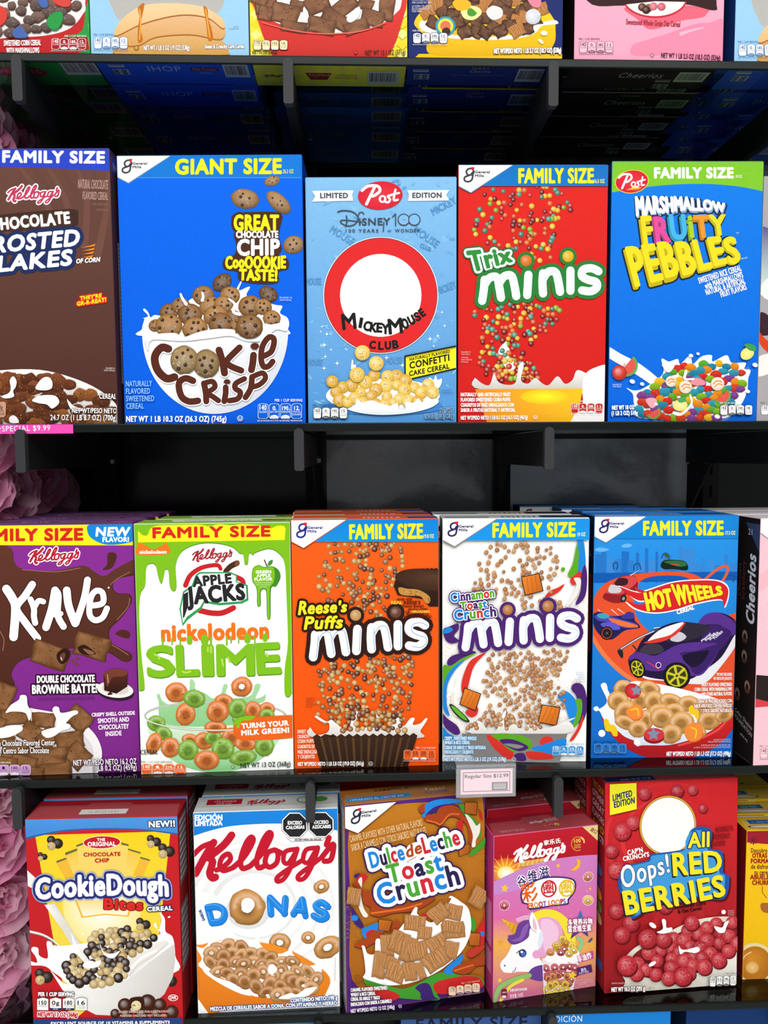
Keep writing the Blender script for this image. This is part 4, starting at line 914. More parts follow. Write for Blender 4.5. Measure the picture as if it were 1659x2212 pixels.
# ---- orange peanut butter minis carton
b = carton('front orange family size cereal carton with falling brown puffs above a dark paper cup', (.0096, .0196, .0125, .1965, .3393), ZT[2], .06, ('#ee5a12', '#3a1a10', '#cf5526', '#b8460e'), [(631, 1122.5), (946.5, 1120), (948, 1653), (633.5, 1661)], 'orange puff cartons'); REESE = b
a = Art(b, 'front', (620, 1090, 3.685))
a.part('background_print'); a.poly(('#f4601a', '#ee5208', 0, 300, 0, 2100), '0,90 1300,90 1300,2150 0,2150')
a.part('falling_puffs')
bc = ['#c89a56', '#b98544', '#d3aa66', '#7a4428', '#8a5230', '#5e3220', '#9c6a3a', '#c29050']
a.balls('330,310 900,300 930,480 840,620 820,800 740,940 620,940 560,800 420,780 270,740 250,600 270,480', 135, R, 16, 24, bc, 22)
a.part('falling_puffs')
a.balls('360,1240 820,1190 1010,1180 1020,1320 1000,1480 960,1640 900,1760 760,1800 420,1800 240,1700 240,1300', 215, R, 16, 24, bc, 22)
a.part('peanut_butter_cup')
a.poly('#2f1d14', [(860+i*17-(0 if i < 8 else 0), 600-95*math.sin(min(1.57, i*.105))-(8 if i % 2 else 0)) for i in range(26)]+[(1290, 800), (1130, 800), (1080, 740), (880, 710), (850, 640)])
a.ell('#3c2519', 1130, 590, 270, 84, 6, 40, c2='#5a3a28', hx_=.3, hy_=-.3)
a.blob('#c18b45', '890,650 960,660 1050,670 1130,720 1135,770 1100,770 1060,720 960,715 900,700'); a.crumb(1000, 690, 90, 25, '#8a5a28', 12, R, .1, .3); a.crumb(1000, 690, 90, 22, '#e0b46a', 12, R, .1, .25)
for i in range(9): a.line('#1a0f0a', [(1120+i*18, 735+i*3), (1150+i*18, 800)], 4)
a.part('size_banner'); a.poly(('#1282d8', '#1590e0', 0, 110, 0, 290), '0,90 1300,90 1300,292 0,292'); a.gm(42, 122, .97, '#2a2e86', shadow='#a34a20')
a.T('FAMILY SIZE', 506, 268, 1076, 262, 108, '#f6ec28', b=9); a.T('19.8 OZ', 1086, 262, 1166, 261, 28, '#f0e89a', b=1.5)
a.part('title_lettering')
minis(a, 180, 1225, 1110, 1120, 1.05, '#2e1a16', ('#c89a5a', '#6e4230'), ((.395, 300, 44), (.735, 288, 46)), '#7aa6d8')
a.part('name_lettering')
a.T("Reese's", 95, 862, 470, 838, 102, '#f6e92a', b=8, sh=.22, o=[('#2a1712', 18)], h1=78); a.T('Puffs', 140, 978, 435, 966, 96, '#f6e92a', b=8, sh=.22, o=[('#2a1712', 18)], h1=90)
a.part('flavour_text')
dkt = '#5a1f0a'
a.T('made with', 875, 750, 994, 750, 20, dkt, b=1.5); a.T('REAL', 830, 780, 914, 780, 24, '#f6d23a', b=2); a.T("REESE'S", 930, 780, 1060, 780, 24, dkt, b=2); a.T('Peanut Butter!', 920, 804, 1086, 804, 19, dkt, b=1.5)
a.T('¡Hechos CON', 962, 830, 1112, 830, 19, dkt, b=1.5); a.T('LA', 946, 851, 974, 851, 19, dkt, b=1.5); a.T('VERDADERA', 988, 849, 1134, 849, 19, '#f6d23a', b=1.5); a.T('MANTEQUILLA', 954, 872, 1126, 870, 19, dkt, b=1.5); a.T("DE MANÍ REESE'S!", 932, 892, 1146, 890, 19, dkt, b=1.5)
for i, t in enumerate(('SWEET AND', 'CRUNCHY', 'CORN PUFFS', 'CUADRITOS DE', 'MAÍZ ENDULZADOS', 'Y CRUJIENTES')): a.T(t, 78, (1812, 1852, 1890, 1932, 1975, 2014)[i], (198, 176, 208, 212, 256, 214)[i], (1808, 1848, 1886, 1930, 1973, 2012)[i], 28, '#f7d9c4', b=1.8)
for i, t in enumerate(('ENLARGED TO', 'SHOW DETAIL', 'AMPLIADA', 'PARA MOSTRAR', 'DETALLES')): a.T(t, 148, 1534+i*17, (220, 216, 204, 232, 200)[i], 1534+i*17, 11, '#8a2f0a', b=1)
a.part('cereal_picture')
a.blob(('#ffffff', '#cfc9c6', 0, 1660, 0, 1850), '180,1760 230,1820 320,1800 330,1730 280,1720 220,1680 235,1670 310,1715 350,1700 400,1740 480,1790 510,1700 540,1640 560,1640 540,1740 560,1780 640,1760 720,1770 800,1790 860,1700 890,1685 900,1720 930,1750 980,1690 1015,1690 1000,1740 1060,1730 1100,1690 1115,1700 1060,1790 1030,1850 240,1850')
a.blob('#ececec', '700,1620 712,1660 740,1690 720,1720'); a.balls('480,1640 900,1640 940,1790 420,1800', 40, R, 17, 25, bc, 36)
a.poly(('#3a2419', '#2a1a12', 0, 1830, 0, 2080), [(200+i*32.2, 1838-(22 if i % 2 else 0)-(i*.4)) for i in range(27)]+[(960, 2075), (268, 2090)])
for i in range(1, 13): a.poly('#5a3d22' if i % 2 else '#4a3220', [(200+i*64-8, 1845), (200+i*64+14, 1845), (268+i*53+10, 2080), (268+i*53-6, 2082)])
a.part('net_weight_text'); a.T('NET WT/PESO NETO 1 LB 3.8 OZ (19.8 OZ) (561g)', 78, 2074, 606, 2066, 30, '#fff', b=2); a.ell('#ddd', 662, 2055, 18, 18); a.ell('#33221a', 662, 2055, 15, 15); a.T('U', 654, 2063, 670, 2063, 17, '#ddd', b=1)
a.nut(925, 1944, 256, 78, ('160', '0.5', '220', '12'), '#ea5a1a', '#4a1a08', '#f3b89a', head='PER 1 CUP SERVING', hc='#ffe7d8', hw=155, hr=True); a.flush()
toptext(b, [('T', 'minis', 96, 52, 146, 52, 16, '#f4f4f4'), ('R', '#1f4f96', 156, 34, 196, 58), ('R', '#e9e4e0', 2, 50, 74, 60)])

# ---- white cinnamon minis carton
b = carton('front white cereal carton with falling cinnamon puffs and purple outlined lettering', (.2133, .0286, -.050, .1983, .338), ZT[2], .06, ('#f4f3f0', '#3a3e48', '#b8b9b6', '#cfcfcc'), [(953, 1119), (1268.5, 1119), (1269, 1645), (957, 1645)], 'white cinnamon cartons'); CTC = b
a = Art(b, 'front', (940, 1090, 3.7486))
vi, gn, bl, rd = '#4a2470', '#5aa822', '#1f86dc', '#d8342c'
a.part('background_print'); a.poly('#fbfbf9', '0,90 1312,90 1312,2200 0,2200')
for x, y, rx, ry in ((120, 1170, 90, 60), (120, 1650, 120, 160), (1180, 820, 90, 120), (1040, 1440, 140, 40), (1040, 1760, 120, 60), (1010, 560, 90, 30), (230, 1800, 160, 40)):
    for _ in range(int(rx*ry/70)):
        q = R.uniform(0, 6.28); t = math.sqrt(R.random()); a.ell(mix('#e9c9a8', '#c98f5e', R.random()), x+rx*t*math.cos(q), y+ry*t*math.sin(q), R.uniform(1.5, 3.2), None, 0, 5)
a.part('colour_swirls')
a.blob(bl, '1135,285 1180,285 1200,420 1200,520 1170,545 1140,510 1150,400'); a.blob(gn, '1132,310 1145,420 1135,560 1090,580 1060,560 1100,470'); a.ell(gn, 1022, 517, 17, 17, 0, 14)
a.blob(rd, '1160,530 1165,590 1120,640 1095,640 1080,600 1120,560'); a.blob(vi, '1195,480 1215,560 1210,700 1180,770 1125,800 1165,690 1170,560'); a.blob('#eae6e0', '1110,590 1160,590 1165,650 1130,740 1060,820 1050,815 1110,700 1130,640')
a.blob(rd, '1035,635 1000,690 940,725 880,738 920,690 980,665')
a.part('colour_swirls')
a.blob(vi, '62,1000 110,975 180,950 185,1000 150,1050 190,1090 130,1112 80,1080'); a.blob(bl, '58,1005 110,980 140,1000 110,1025 58,1030'); a.blob(bl, '1135,950 1160,965 1150,990')
a.part('colour_swirls')
a.blob(vi, '95,1260 130,1215 200,1190 260,1170 330,1185 230,1240 190,1290 120,1305'); a.blob(gn, '60,1300 130,1290 220,1230 340,1185 250,1240 160,1310 110,1400 80,1520 60,1500')
a.blob(bl, '240,1245 160,1330 100,1450 95,1600 120,1700 70,1650 62,1500 90,1380 150,1300'); a.blob(rd, '410,1185 340,1260 300,1330 270,1450 250,1520 215,1500 220,1400 270,1270 330,1220')
a.blob(vi, '62,1680 100,1720 180,1780 205,1840 160,1850 90,1800 62,1740'); a.blob(bl, '62,1790 110,1840 180,1880 62,1890')
a.blob(rd, '250,1660 320,1620 350,1640 340,1690 300,1710 260,1690')
a.part('colour_swirls')
a.blob(vi, '1110,1450 1150,1432 1200,1460 1228,1560 1225,1680 1170,1780 1150,1560 1105,1490'); a.blob(bl, '1000,1520 1060,1500 1130,1560 1150,1650 1120,1760 1080,1700 1050,1600 1000,1560'); a.blob(gn, '1140,1570 1185,1570 1190,1660 1160,1760 1090,1830 1130,1740 1150,1650'); a.blob(rd, '1200,1690 1190,1780 1130,1890 1095,1900 1150,1810')
a.blob('#e9e4da', '180,1380 150,1460 150,1600 190,1700 150,1690 130,1560'); a.blob('#e9e4da', '1140,1715 1060,1760 1000,1790 1010,1760 1080,1730')
a.part('falling_puffs')
cc_ = ['#b87f4c', '#c18a56', '#a9703e', '#cc9a66', '#b5764a']
def puffs(reg, n, d=20): a.balls(reg, n, R, 14, 20, cc_, d, k=.6, hi=.2)
puffs('440,310 660,300 960,330 1000,480 940,590 900,640 1000,760 1020,860 780,860 560,780 480,720 300,680 310,540 380,370', 112, 26)
a.part('falling_puffs')
puffs('400,1190 860,1160 1080,1170 1060,1300 960,1400 1040,1500 1050,1640 900,1640 880,1760 440,1790 260,1790 430,1640 420,1540 350,1420 460,1290', 205, 24)
def square(P, l=('#e8842e', '#c4661a')):
    P = pt(P); cx = sum(p[0] for p in P)/4; cy = sum(p[1] for p in P)/4
    a.poly('#3a2012', [(cx+(x-cx)*1.1, cy+(y-cy)*1.1) for x, y in P]); a.poly((l[0], l[1], P[0][0], P[0][1], P[2][0], P[2][1]), P)
    for t in (.3, .55, .8): a.line('#b55a16', [(P[0][0]+(P[1][0]-P[0][0])*t, P[0][1]+(P[1][1]-P[0][1])*t+10), (P[3][0]+(P[2][0]-P[3][0])*(t-.12), P[3][1]+(P[2][1]-P[3][1])*(t-.12)-10)], 5)
for q in ('690,580 825,553 858,685 722,718', '240,1475 365,1520 325,1650 205,1600', '870,1612 1008,1635 980,1772 840,1745'): a.part('toast_square'); square(q)
a.part('board_picture'); a.blob('#26361a', '115,1608 150,1610 240,1690 282,1745 230,1738 160,1680'); a.blob('#5fae2e', '130,1620 160,1625 230,1690 262,1732 225,1722 165,1668')
a.part('size_banner'); a.poly(('#1c8fe6', '#1a96ea', 0, 100, 0, 280), '0,90 1300,90 1300,283 0,283'); a.gm(50, 112, .97, '#2c2a5e', shadow='#7a7a80')
a.T('FAMILY SIZE', 456, 256, 1110, 252, 108, '#f6ee2a', b=9); a.T('19 OZ', 1132, 252, 1194, 251, 28, '#eef2b0', b=1.5)
a.part('title_lettering')
minis(a, 215, 1165, 1150, 1075, 1.0, '#4a2470', ('#b87a40', '#b87a40'), ((.39, 290, 42), (.735, 288, 46)), '#a8cfe8')
a.part('name_lettering')
w4 = [bl, vi, rd, gn]
o = [('#4a2470', 15), ('#fff', 7)]
a.T('Cinnamon', 125, 775, 470, 735, 70, ['#1f86dc', '#1f86dc', '#4a2470', '#4a2470', '#5aa822', '#5aa822', '#d8342c', '#5aa822'], b=6, o=o); a.T('Toast', 200, 838, 410, 818, 60, [gn, rd, vi, gn, bl], b=6, o=o); a.T('Crunch', 155, 920, 485, 888, 78, [bl, bl, gn, rd, bl, vi], b=7, o=o)
a.part('cereal_picture')
a.blob(('#ffffff', '#d9d6d4', 0, 1650, 0, 1850), '300,1840 340,1740 390,1760 440,1830 500,1810 540,1700 575,1650 560,1760 580,1800 640,1760 700,1800 780,1760 860,1800 960,1780 1080,1740 1060,1840')
a.poly(('#7a7672', '#8d8a88', 0, 1840, 0, 2060), '215,1840 1072,1842 1010,2080 330,2060')
a.blob(rd, '420,1850 560,1900 640,2000 600,2055 480,1960'); a.blob(gn, '460,1850 600,1840 760,1880 780,1960 640,1990 520,1900'); a.blob(vi, '530,1890 640,1890 760,1950 680,1985 560,1930'); a.blob('#8d8a88', '560,1925 640,1925 720,1945 660,1962')
a.ell(rd, 905, 1905, 56, 42, -10, 24); a.blob(bl, '780,1960 880,1930 1060,1880 1020,2010 900,2000'); a.blob(rd, '740,1990 860,1990 960,2020 940,2050 780,2050'); a.blob(vi, '650,2010 720,2000 740,2060 660,2060')
a.balls('300,1770 330,1760 340,1800 260,1800', 4, R, 18, 24, cc_, 30); a.balls('420,1700 860,1680 880,1800 440,1800', 24, R, 16, 22, cc_, 34)
a.part('flavour_text')
for i, t in enumerate(('CRISPY, SWEETENED WHOLE', 'WHEAT & RICE CEREAL', 'CEREAL DE ARROZ Y TRIGO INTEGRAL', 'ENDULZADO Y CRUJIENTE')): a.T(t, 80, (1892, 1926, 1966, 2002)[i], (336, 284, 414, 312)[i], (1892, 1926, 1966, 2002)[i], 27, '#dff0fb', b=1.6, o=[('#3c8fc4', 3)])
for i, t in enumerate(('ENLARGED TO', 'SHOW DETAIL', 'AMPLIADA', 'PARA MOSTRAR', 'DETALLES')): a.T(t, (1134, 1136, 1150, 1124, 1156)[i], 1350+i*18, 1206, 1350+i*18, 11, '#4a86b8', b=.8)
a.part('net_weight_text'); a.T('NET WT/PESO NETO 1 LB 3 OZ (19 OZ) (538g)', 80, 2062, 576, 2058, 28, '#e9f4fb', b=2, o=[('#3c7fb4', 3)]); a.ell('#eee', 641, 2048, 18, 16); a.ell('#5a5a66', 641, 2048, 15, 13); a.T('U', 634, 2055, 648, 2055, 15, '#eee', b=1)
a.nut(948, 1940, 258, 74, ('170', '0', '210', '12'), '#3a94d4', '#fff', '#d4eaf8', ptx='#246', head='PER 1 CUP SERVING', hc='#4a8fc4', hw=155, hr=True); a.flush()
toptext(b, [('T', 'minis', 82, 50, 140, 50, 16, '#22262e'), ('R', '#22303e', 136, 26, 196, 56), ('R', '#7f8790', 4, 40, 64, 58)])
a = Art(b, 'left'); a.part('side_panel'); a.T('minis', 8, 60, 50, 60, 14, '#f4f4f4', b=1); a.flush()

# ---- blue racing cars carton
b = carton('front blue cereal carton picturing toy cars on an orange track above a red bowl', (.4214, .0317, -.0297, .198, .339), ZT[2], .062, ('#1a78d4', '#12264e', '#1570c0', '#0f4a96'), [(1282, 1115), (1596, 1113.5), (1582, 1635.5), (1277.6, 1638)], 'blue toy car cartons'); HOTW = b
a = Art(b, 'front', (1260, 1070, 3.687))
a.part('background_print'); a.poly(('#2a96e8', '#0f62c4', 0, 400, 0, 2100), '0,100 1471,100 1471,2212 0,2212')
a.part('skyline_picture')
for x, y, w in ((90, 470, 60), (140, 440, 40), (190, 490, 50), (240, 510, 60), (300, 445, 60), (350, 520, 50), (415, 455, 26), (440, 520, 60), (488, 420, 26), (520, 520, 60), (572, 450, 20), (600, 490, 40), (640, 470, 60), (690, 520, 60), (760, 405, 34), (790, 425, 98), (880, 540, 50), (930, 560, 40), (945, 500, 20), (1000, 510, 44), (1040, 560, 50), (1120, 470, 30), (1160, 540, 60)):
    a.poly(mix('#1a6cc0', '#3a8ad8', R.random()), [(x, y), (x+w, y+R.uniform(-8, 14)), (x+w, 700), (x, 700)])
a.poly('#0f58b0', '80,620 1230,610 1230,680 80,700'); a.blob('#6ab4ee', '300,400 340,385 385,395 360,415 310,415'); a.blob('#6ab4ee', '85,440 120,415 200,430 150,450')
for q in ('240,590 235,550 260,535 270,560 262,590', '400,600 405,555 440,545 455,590', '620,500 640,465 670,470 680,510 660,530', '1130,670 1160,640 1200,650 1190,690'): a.line('#12508a', q, 10)
a.part('track_picture')
a.blob('#e2522c', '70,860 150,720 300,650 480,620 700,610 860,625 960,680 900,700 800,650 640,640 500,660 430,720 400,860 430,980 520,1080 700,1150 1000,1060 1240,970 1240,1640 900,1640 600,1570 350,1450 150,1250 70,1080')
a.line('#ef7a44', '70,1130 180,1290 360,1450 620,1560 920,1630 1200,1650', 34); a.line('#d9603a', '960,680 1040,610 1120,565 1150,590 1110,680 1060,700', 22)
a.part('green_toy_car')
a.blob('#10251a', '612,560 640,520 720,515 800,525 830,560 820,600 720,590 640,590'); a.blob('#2f6a3c', '640,530 720,520 800,530 820,560 760,570 690,550'); a.blob('#3a5a1e', '640,470 660,462 680,480 665,500'); a.line('#d8452c', '700,550 760,556', 8)
a.part('red_toy_car')
a.blob('#8f1f24', '155,800 200,750 250,690 300,645 400,640 430,690 420,760 330,800 320,850 240,860 165,830'); a.blob('#d2474a', '155,795 210,745 255,690 305,650 400,645 425,690 350,760 300,790 240,790 170,780'); a.blob('#3a1a22', '250,690 290,660 350,670 340,715 260,720'); a.blob('#c9c9cf', '195,760 215,715 260,720 300,740 290,775 220,780'); a.ell('#222', 318, 825, 24, 30, 20, 16); a.ell('#999', 318, 825, 11, 15, 20, 12)
a.part('blue_toy_car')
a.blob('#1b2158', '70,960 130,930 210,960 300,960 360,930 400,950 410,1000 440,1030 445,1060 330,1080 230,1150 150,1130 90,1060'); a.blob('#4a44b4', '90,960 200,960 300,990 410,1020 430,1050 330,1060 260,1030 200,1010 120,1000'); a.blob('#e8743a', '200,980 300,1000 420,1035 425,1055 330,1050 240,1020'); a.blob('#3fa0b8', '110,950 160,940 210,965 170,985 120,975'); a.blob('#5a55c8', '135,1030 200,1010 270,1030 290,1070 200,1070'); a.blob('#3a3696', '300,980 340,940 400,940 390,985')
a.ell('#15151a', 187, 1100, 52, 54, 0, 24); a.ell('#b8452c', 187, 1100, 42, 44, 0, 24); a.ell('#1d1d22', 187, 1100, 36, 38, 0, 24); a.ell('#55555c', 187, 1100, 10, 10)
for q in ('115,910 135,930', '220,910 280,960', '270,905 330,945', '560,1060 660,1050 750,1040', '370,640 440,600'): a.line('#f0f0f4', q, 6, 2)
a.part('purple_toy_car')
pu, pud = '#56308c', '#3a1f66'
a.blob('#23143c', '360,1300 420,1240 470,1150 560,1080 700,1020 810,1010 920,1020 1000,950 1100,940 1200,990 1215,1060 1200,1180 1100,1350 960,1490 860,1500 640,1480 480,1460 380,1390')
a.blob('#e6e6ec', '380,1380 480,1440 640,1470 840,1470 960,1400 1100,1290 1210,1110 1212,1200 1100,1360 980,1490 870,1505 640,1480 490,1462')
a.blob(pu, '360,1300 430,1250 560,1280 640,1250 760,1190 940,1170 1060,1180 1080,1240 960,1420 860,1440 840,1420 780,1350 700,1340 630,1400 480,1390 400,1330')
a.blob(pud, '770,1260 900,1240 1060,1190 1100,1210 960,1400 880,1420 830,1330'); a.blob('#1c1130', '790,1280 960,1240 1000,1250 940,1340 860,1370')
a.blob(pu, '920,1030 960,960 1040,935 1110,950 1200,1010 1215,1080 1180,1120 1110,1050 1050,1030'); a.blob(pud, '1000,1040 1110,1050 1180,1110 1080,1240 1060,1180 940,1170')
a.blob('#2c2838', '660,1160 760,1060 810,1015 920,1025 1000,1050 960,1110 840,1160 740,1170'); a.blob('#c9c6d2', '690,1150 760,1090 820,1130 760,1170'); a.blob('#f0eef2', '510,1170 600,1080 720,1030 800,1018 700,1110 620,1150'); a.blob('#d8392c', '480,1180 560,1150 700,1110 800,1022 810,1025 740,1110 620,1170'); a.blob('#3b3544', '450,1250 500,1190 600,1190 640,1240 560,1270')
a.line('#4a4652', '280,1240 420,1150 590,1070', 20); a.line('#d6d6da', '300,1225 440,1140 560,1085', 8); a.blob('#22222a', '272,1245 310,1235 318,1290 300,1296'); a.line('#33303c', '395,1200 430,1240', 12)
for i, t in enumerate(('Mattel', 'Racing', 'SUPER', 'TUNED')): a.T(t, 945+i*32, 1170-i*6, 1015+i*32, 1110-i*6, 16, '#e9e6f4', b=1.5)
for x, y, rx, ry, rt in ((745, 1440, 110, 108, 20), (430, 1380, 58, 80, -25)):
    a.ell('#17141c', x, y, rx, ry, rt, 36); a.ell('#b8b51e', x, y, rx*.78, ry*.80, rt, 32); a.ell('#3a3a18', x, y, rx*.66, ry*.68, rt, 32)
    for i in range(6):
        q = i*1.047+.3; a.line('#c9c62a', [(x, y), (x+rx*.7*math.cos(q), y+ry*.72*math.sin(q))], rx*.14, rx*.2, sm=False)
    a.ell('#d4d13a', x, y, rx*.2, ry*.2, 0, 16); a.ell('#333', x, y, rx*.1, ry*.1, 0, 12)
a.ell('#e8e4f0', 598, 1355, 22, 24); a.ell(pud, 598, 1355, 17, 19); a.line('#d83a4c', '510,1330 560,1360 600,1390', 8)
a.part('flame_logo')
fl = '290,730 400,770 480,770 700,700 900,680 1060,685 1140,730 1150,800 1118,890 1090,830 900,860 720,915 560,935 420,905 340,840 430,870 510,860 525,835 440,840 350,790 300,745'
a.blob('#fff', [(x+(x-740)*.018, y+(-9 if y < 800 else 10)) for x, y in pt(fl)]); a.blob('#d6232a', fl); a.poly('#f4ede4', '410,735 440,780 500,775 450,760'); a.blob('#d6232a', '412,740 440,775 500,772')
a.T('HOT', 512, 920, 712, 878, 140, '#f6ea28', b=13, h1=132, o=[('#b81b22', 5)]); a.T('WHEELS', 738, 880, 1105, 790, 170, '#f6ea28', b=10, h1=62, o=[('#b81b22', 5)])
a.T('CEREAL', 745, 950, 880, 908, 32, '#fff', b=4, sh=.2)
a.part('size_banner'); a.poly(('#1788da', '#1684d6', 0, 150, 0, 345), '0,100 1471,100 1471,346 0,346'); a.line('#0f62b4', '80,346 1240,346', 3); a.gm(80, 167, .93, '#2c2a6e')
a.T('FAMILY SIZE', 476, 316, 1108, 314, 108, '#f6ec28', b=9); a.T('17.3 OZ', 1128, 314, 1206, 313, 28, '#eef0b0', b=1.5)
a.part('cereal_picture')
a.poly(('#d6262a', '#a81820', 0, 1700, 0, 2100), [(160, 1720)]+a.arcpts(690, 1650, 560, 460, 165, 8, 34)+[(1230, 1700)]); a.line('#e84a4a', '1190,1720 1080,1860 900,1950 760,1990', 16)
a.blob(('#ffffff', '#d5e0f0', 0, 1550, 0, 2000), '190,1640 140,1520 165,1500 190,1520 200,1560 250,1600 420,1480 1000,1600 1180,1700 1050,1850 900,1930 700,1985 560,1990 470,1990 430,1998 420,1960 330,1920 250,1850 170,1790 130,1720 90,1715 85,1690 130,1700')
lp = '#d9a25c'
for q in ((320, 1540, 80, 70, 0), (530, 1540, 90, 60, 20), (280, 1640, 90, 80, 10), (450, 1630, 80, 75, 30), (560, 1640, 85, 80, -40), (700, 1640, 100, 60, 15), (840, 1660, 90, 65, 5), (960, 1700, 90, 70, 10), (330, 1720, 100, 75, -50), (610, 1720, 100, 60, 0), (720, 1720, 95, 65, -10), (340, 1810, 95, 55, 20), (500, 1790, 60, 85, 0), (630, 1770, 100, 85, 0), (440, 1860, 80, 70, 0), (780, 1810, 105, 90, -10), (1000, 1790, 95, 80, -15), (1120, 1750, 80, 55, -25), (900, 1880, 80, 60, 10), (700, 1900, 90, 78, -15)): a.loop(*q, lp, '#a8743a', .28, 22, .74, .25, R)
def star(x, y, r, c): a.poly(c, [(x+(r if i % 2 == 0 else r*.5)*math.sin(i*.628), y-(r if i % 2 == 0 else r*.5)*math.cos(i*.628)) for i in range(10)])
a.ell('#b82028', 395, 1560, 66, 60, 30, 24, c2='#e0404a'); star(425, 1555, 48, '#7f8ea6'); a.ell('#8f1820', 565, 1925, 82, 52, 0, 24); a.ell('#d03844', 565, 1905, 82, 52, 0, 24); star(560, 1902, 54, '#7f8ea6')
for P in ('340,1730 380,1680 440,1670 475,1710 460,1770 400,1785', '805,1900 830,1830 900,1810 945,1850 940,1930 860,1960'): a.blob('#d85a1a', [(x+4, y+8) for x, y in pt(P)]); a.blob('#f08a3a', P); 
a.line('#f6c22a', '380,1710 430,1700 440,1750', 14); a.line('#f6c22a', '860,1850 900,1870 890,1930', 14)
for P in ('165,1790 200,1785 215,1830 240,1825 270,1860 275,1915 240,1915 220,1880 180,1875', '840,1690 870,1670 890,1710 920,1720 910,1790 880,1750 845,1735'): a.blob('#f2c81e', P, 2)
for x, y, r in ((150, 1895, 28), (105, 1700, 20), (165, 1515, 22), (430, 1965, 26)): a.ell('#fff', x, y, r, r, 0, 16)
a.part('flavour_text')
for t, x0, y0 in (('TOY NOT INCLUDED', 1058, 1438), ('NO INCLUYE JUGUETE', 1036, 1470)): a.T(t, x0, y0, 1180, y0, 22, '#f6e3da', b=1.5)
for i, (t, x0) in enumerate((('FRUITY FLAVORED SWEETENED', 940), ('CORN CEREAL WITH MARSHMALLOWS', 884), ('AND OTHER NATURAL FLAVORS', 938))): a.T(t, x0, 1522+i*38, 1180, 1520+i*36, 27, '#f9efe8', b=1.6)
for i, (t, x0) in enumerate((('CEREAL DE MAÍZ ENDULZADO CON', 905), ('SABOR AFRUTADO CON MALVAVISCOS', 880), ('Y OTROS SABORES NATURALES', 930))): a.T(t, x0, 1652+i*38, 1178, 1648+i*38, 27, '#f9efe8', b=1.4, o=[('#a84a1a', 2)])
for i, (t, x0) in enumerate((('ENLARGED TO SHOW DETAIL', 1035), ('AMPLIADO PARA MOSTRAR DETALLES', 988), ('MARSHMALLOW SHAPES AND COLORS MAY VARY', 936), ('LA FORMA Y EL COLOR DE LOS MALVAVISCOS PUEDE VARIAR', 876))): a.T(t, x0, (1950, 1966, 1992, 2010)[i], 1168, (1946, 1962, 1990, 2006)[i], 11, '#f3d0d0', b=.8)
a.part('net_weight_text'); a.T('NET WT/PESO NETO 1 LB 1.3 OZ (17.3 OZ) (490g)', 660, 2070, 1166, 2066, 32, '#fff', b=2.4, sh=.1)
a.nut(85, 1975, 258, 74, ('140', '0', '160', '11'), '#2a78cc', '#0c2240', '#78b0e8', '#0c2240', '#cde', head='PER 1 CUP SERVING', hc='#0c2240', hw=170); a.flush()
toptext(b, [('T', 'HOT WHEELS', 84, 44, 140, 44, 10, '#e8c22a'), ('R', '#0f4a80', 128, 24, 194, 44), ('R', '#e4e8ea', 2, 54, 62, 62)])
a = Art(b, 'left'); a.part('side_panel'); a.poly('#b8321e', '8,86 52,80 52,190 8,200'); a.T('CUT OUT AND PLAY!', 30, 108, 30, 186, 6, '#f4d8c8', b=.4); a.T('minis', 4, 66, 48, 56, 12, '#dfe4ec', b=.6); a.flush()

# ---- pink carton with black side, right
ps = (.633, .0, .02, .198, .337)
b = carton('pink cereal carton with black side panel reading Cheerios sideways, right end of third shelf'.replace(' reading Cheerios sideways', ' and sideways silver lettering'), ps, ZT[2], .062, ('#f0c3cf', '#1c1717', '#d8d6d8', '#2a2020'), quad_of(ps, ZT[2]), 'pink and black ring cartons'); CHEER = b
a = Art(b, 'front', (1260, 1070, 3.687)); a.part('background_print')
a.poly('#f0b8c4', '1380,650 1500,560 1500,700 1380,790'); a.poly('#f2c6d0', '1380,800 1500,720 1500,830 1380,900'); a.poly('#2a1f20', '1375,1430 1500,1440 1500,1650 1372,1620'); a.poly('#d6404c', '1370,1620 1500,1650 1500,1680 1370,1690')
a.part('brand_logo'); a.poly('#8a8a90', '1400,150 1500,150 1500,372 1400,300'); a.poly('#fbfbfb', '1400,150 1500,150 1500,362 1405,292')
a.nut(1405, 2015, 262, 78, ('140', '0', '180', '11'), '#f6d3dc', '#7a2a44', '#a04a64', foot=True, head='PER 1 CUP SERVING', hw=150); a.flush()
a = Art(b, 'left'); a.part('side_panel')
a.poly('#3a4a6a', '25,8 62,8 62,46'); a.T('21', 32, 24, 42, 24, 8, '#cfd8ea', b=.4)
a.T('Cheerios', 53, 146, 53, 52, 20, '#dfe2e6', b=1.4, sh=.2); a.T('Chocolate', 16, 112, 16, 66, 9, '#6a5a58', b=.2); a.T('Strawberry', 27, 116, 27, 62, 9, '#8a2f3a', b=.2)
for x, y in ((31, 166), (31, 194), (41, 234), (15, 252)): a.loop(x, y, 8, 10, 0, '#6a4a3a', '#1c1717', .4, 14)
a.T('Celiac Disease', 10, 278, 56, 290, 6, '#c8c4c4', b=.2); a.T('FOUNDATION', 10, 287, 56, 300, 6, '#c8c4c4', b=.2); a.T('celiac.org', 26, 306, 46, 310, 4, '#c8c4c4'); a.flush()

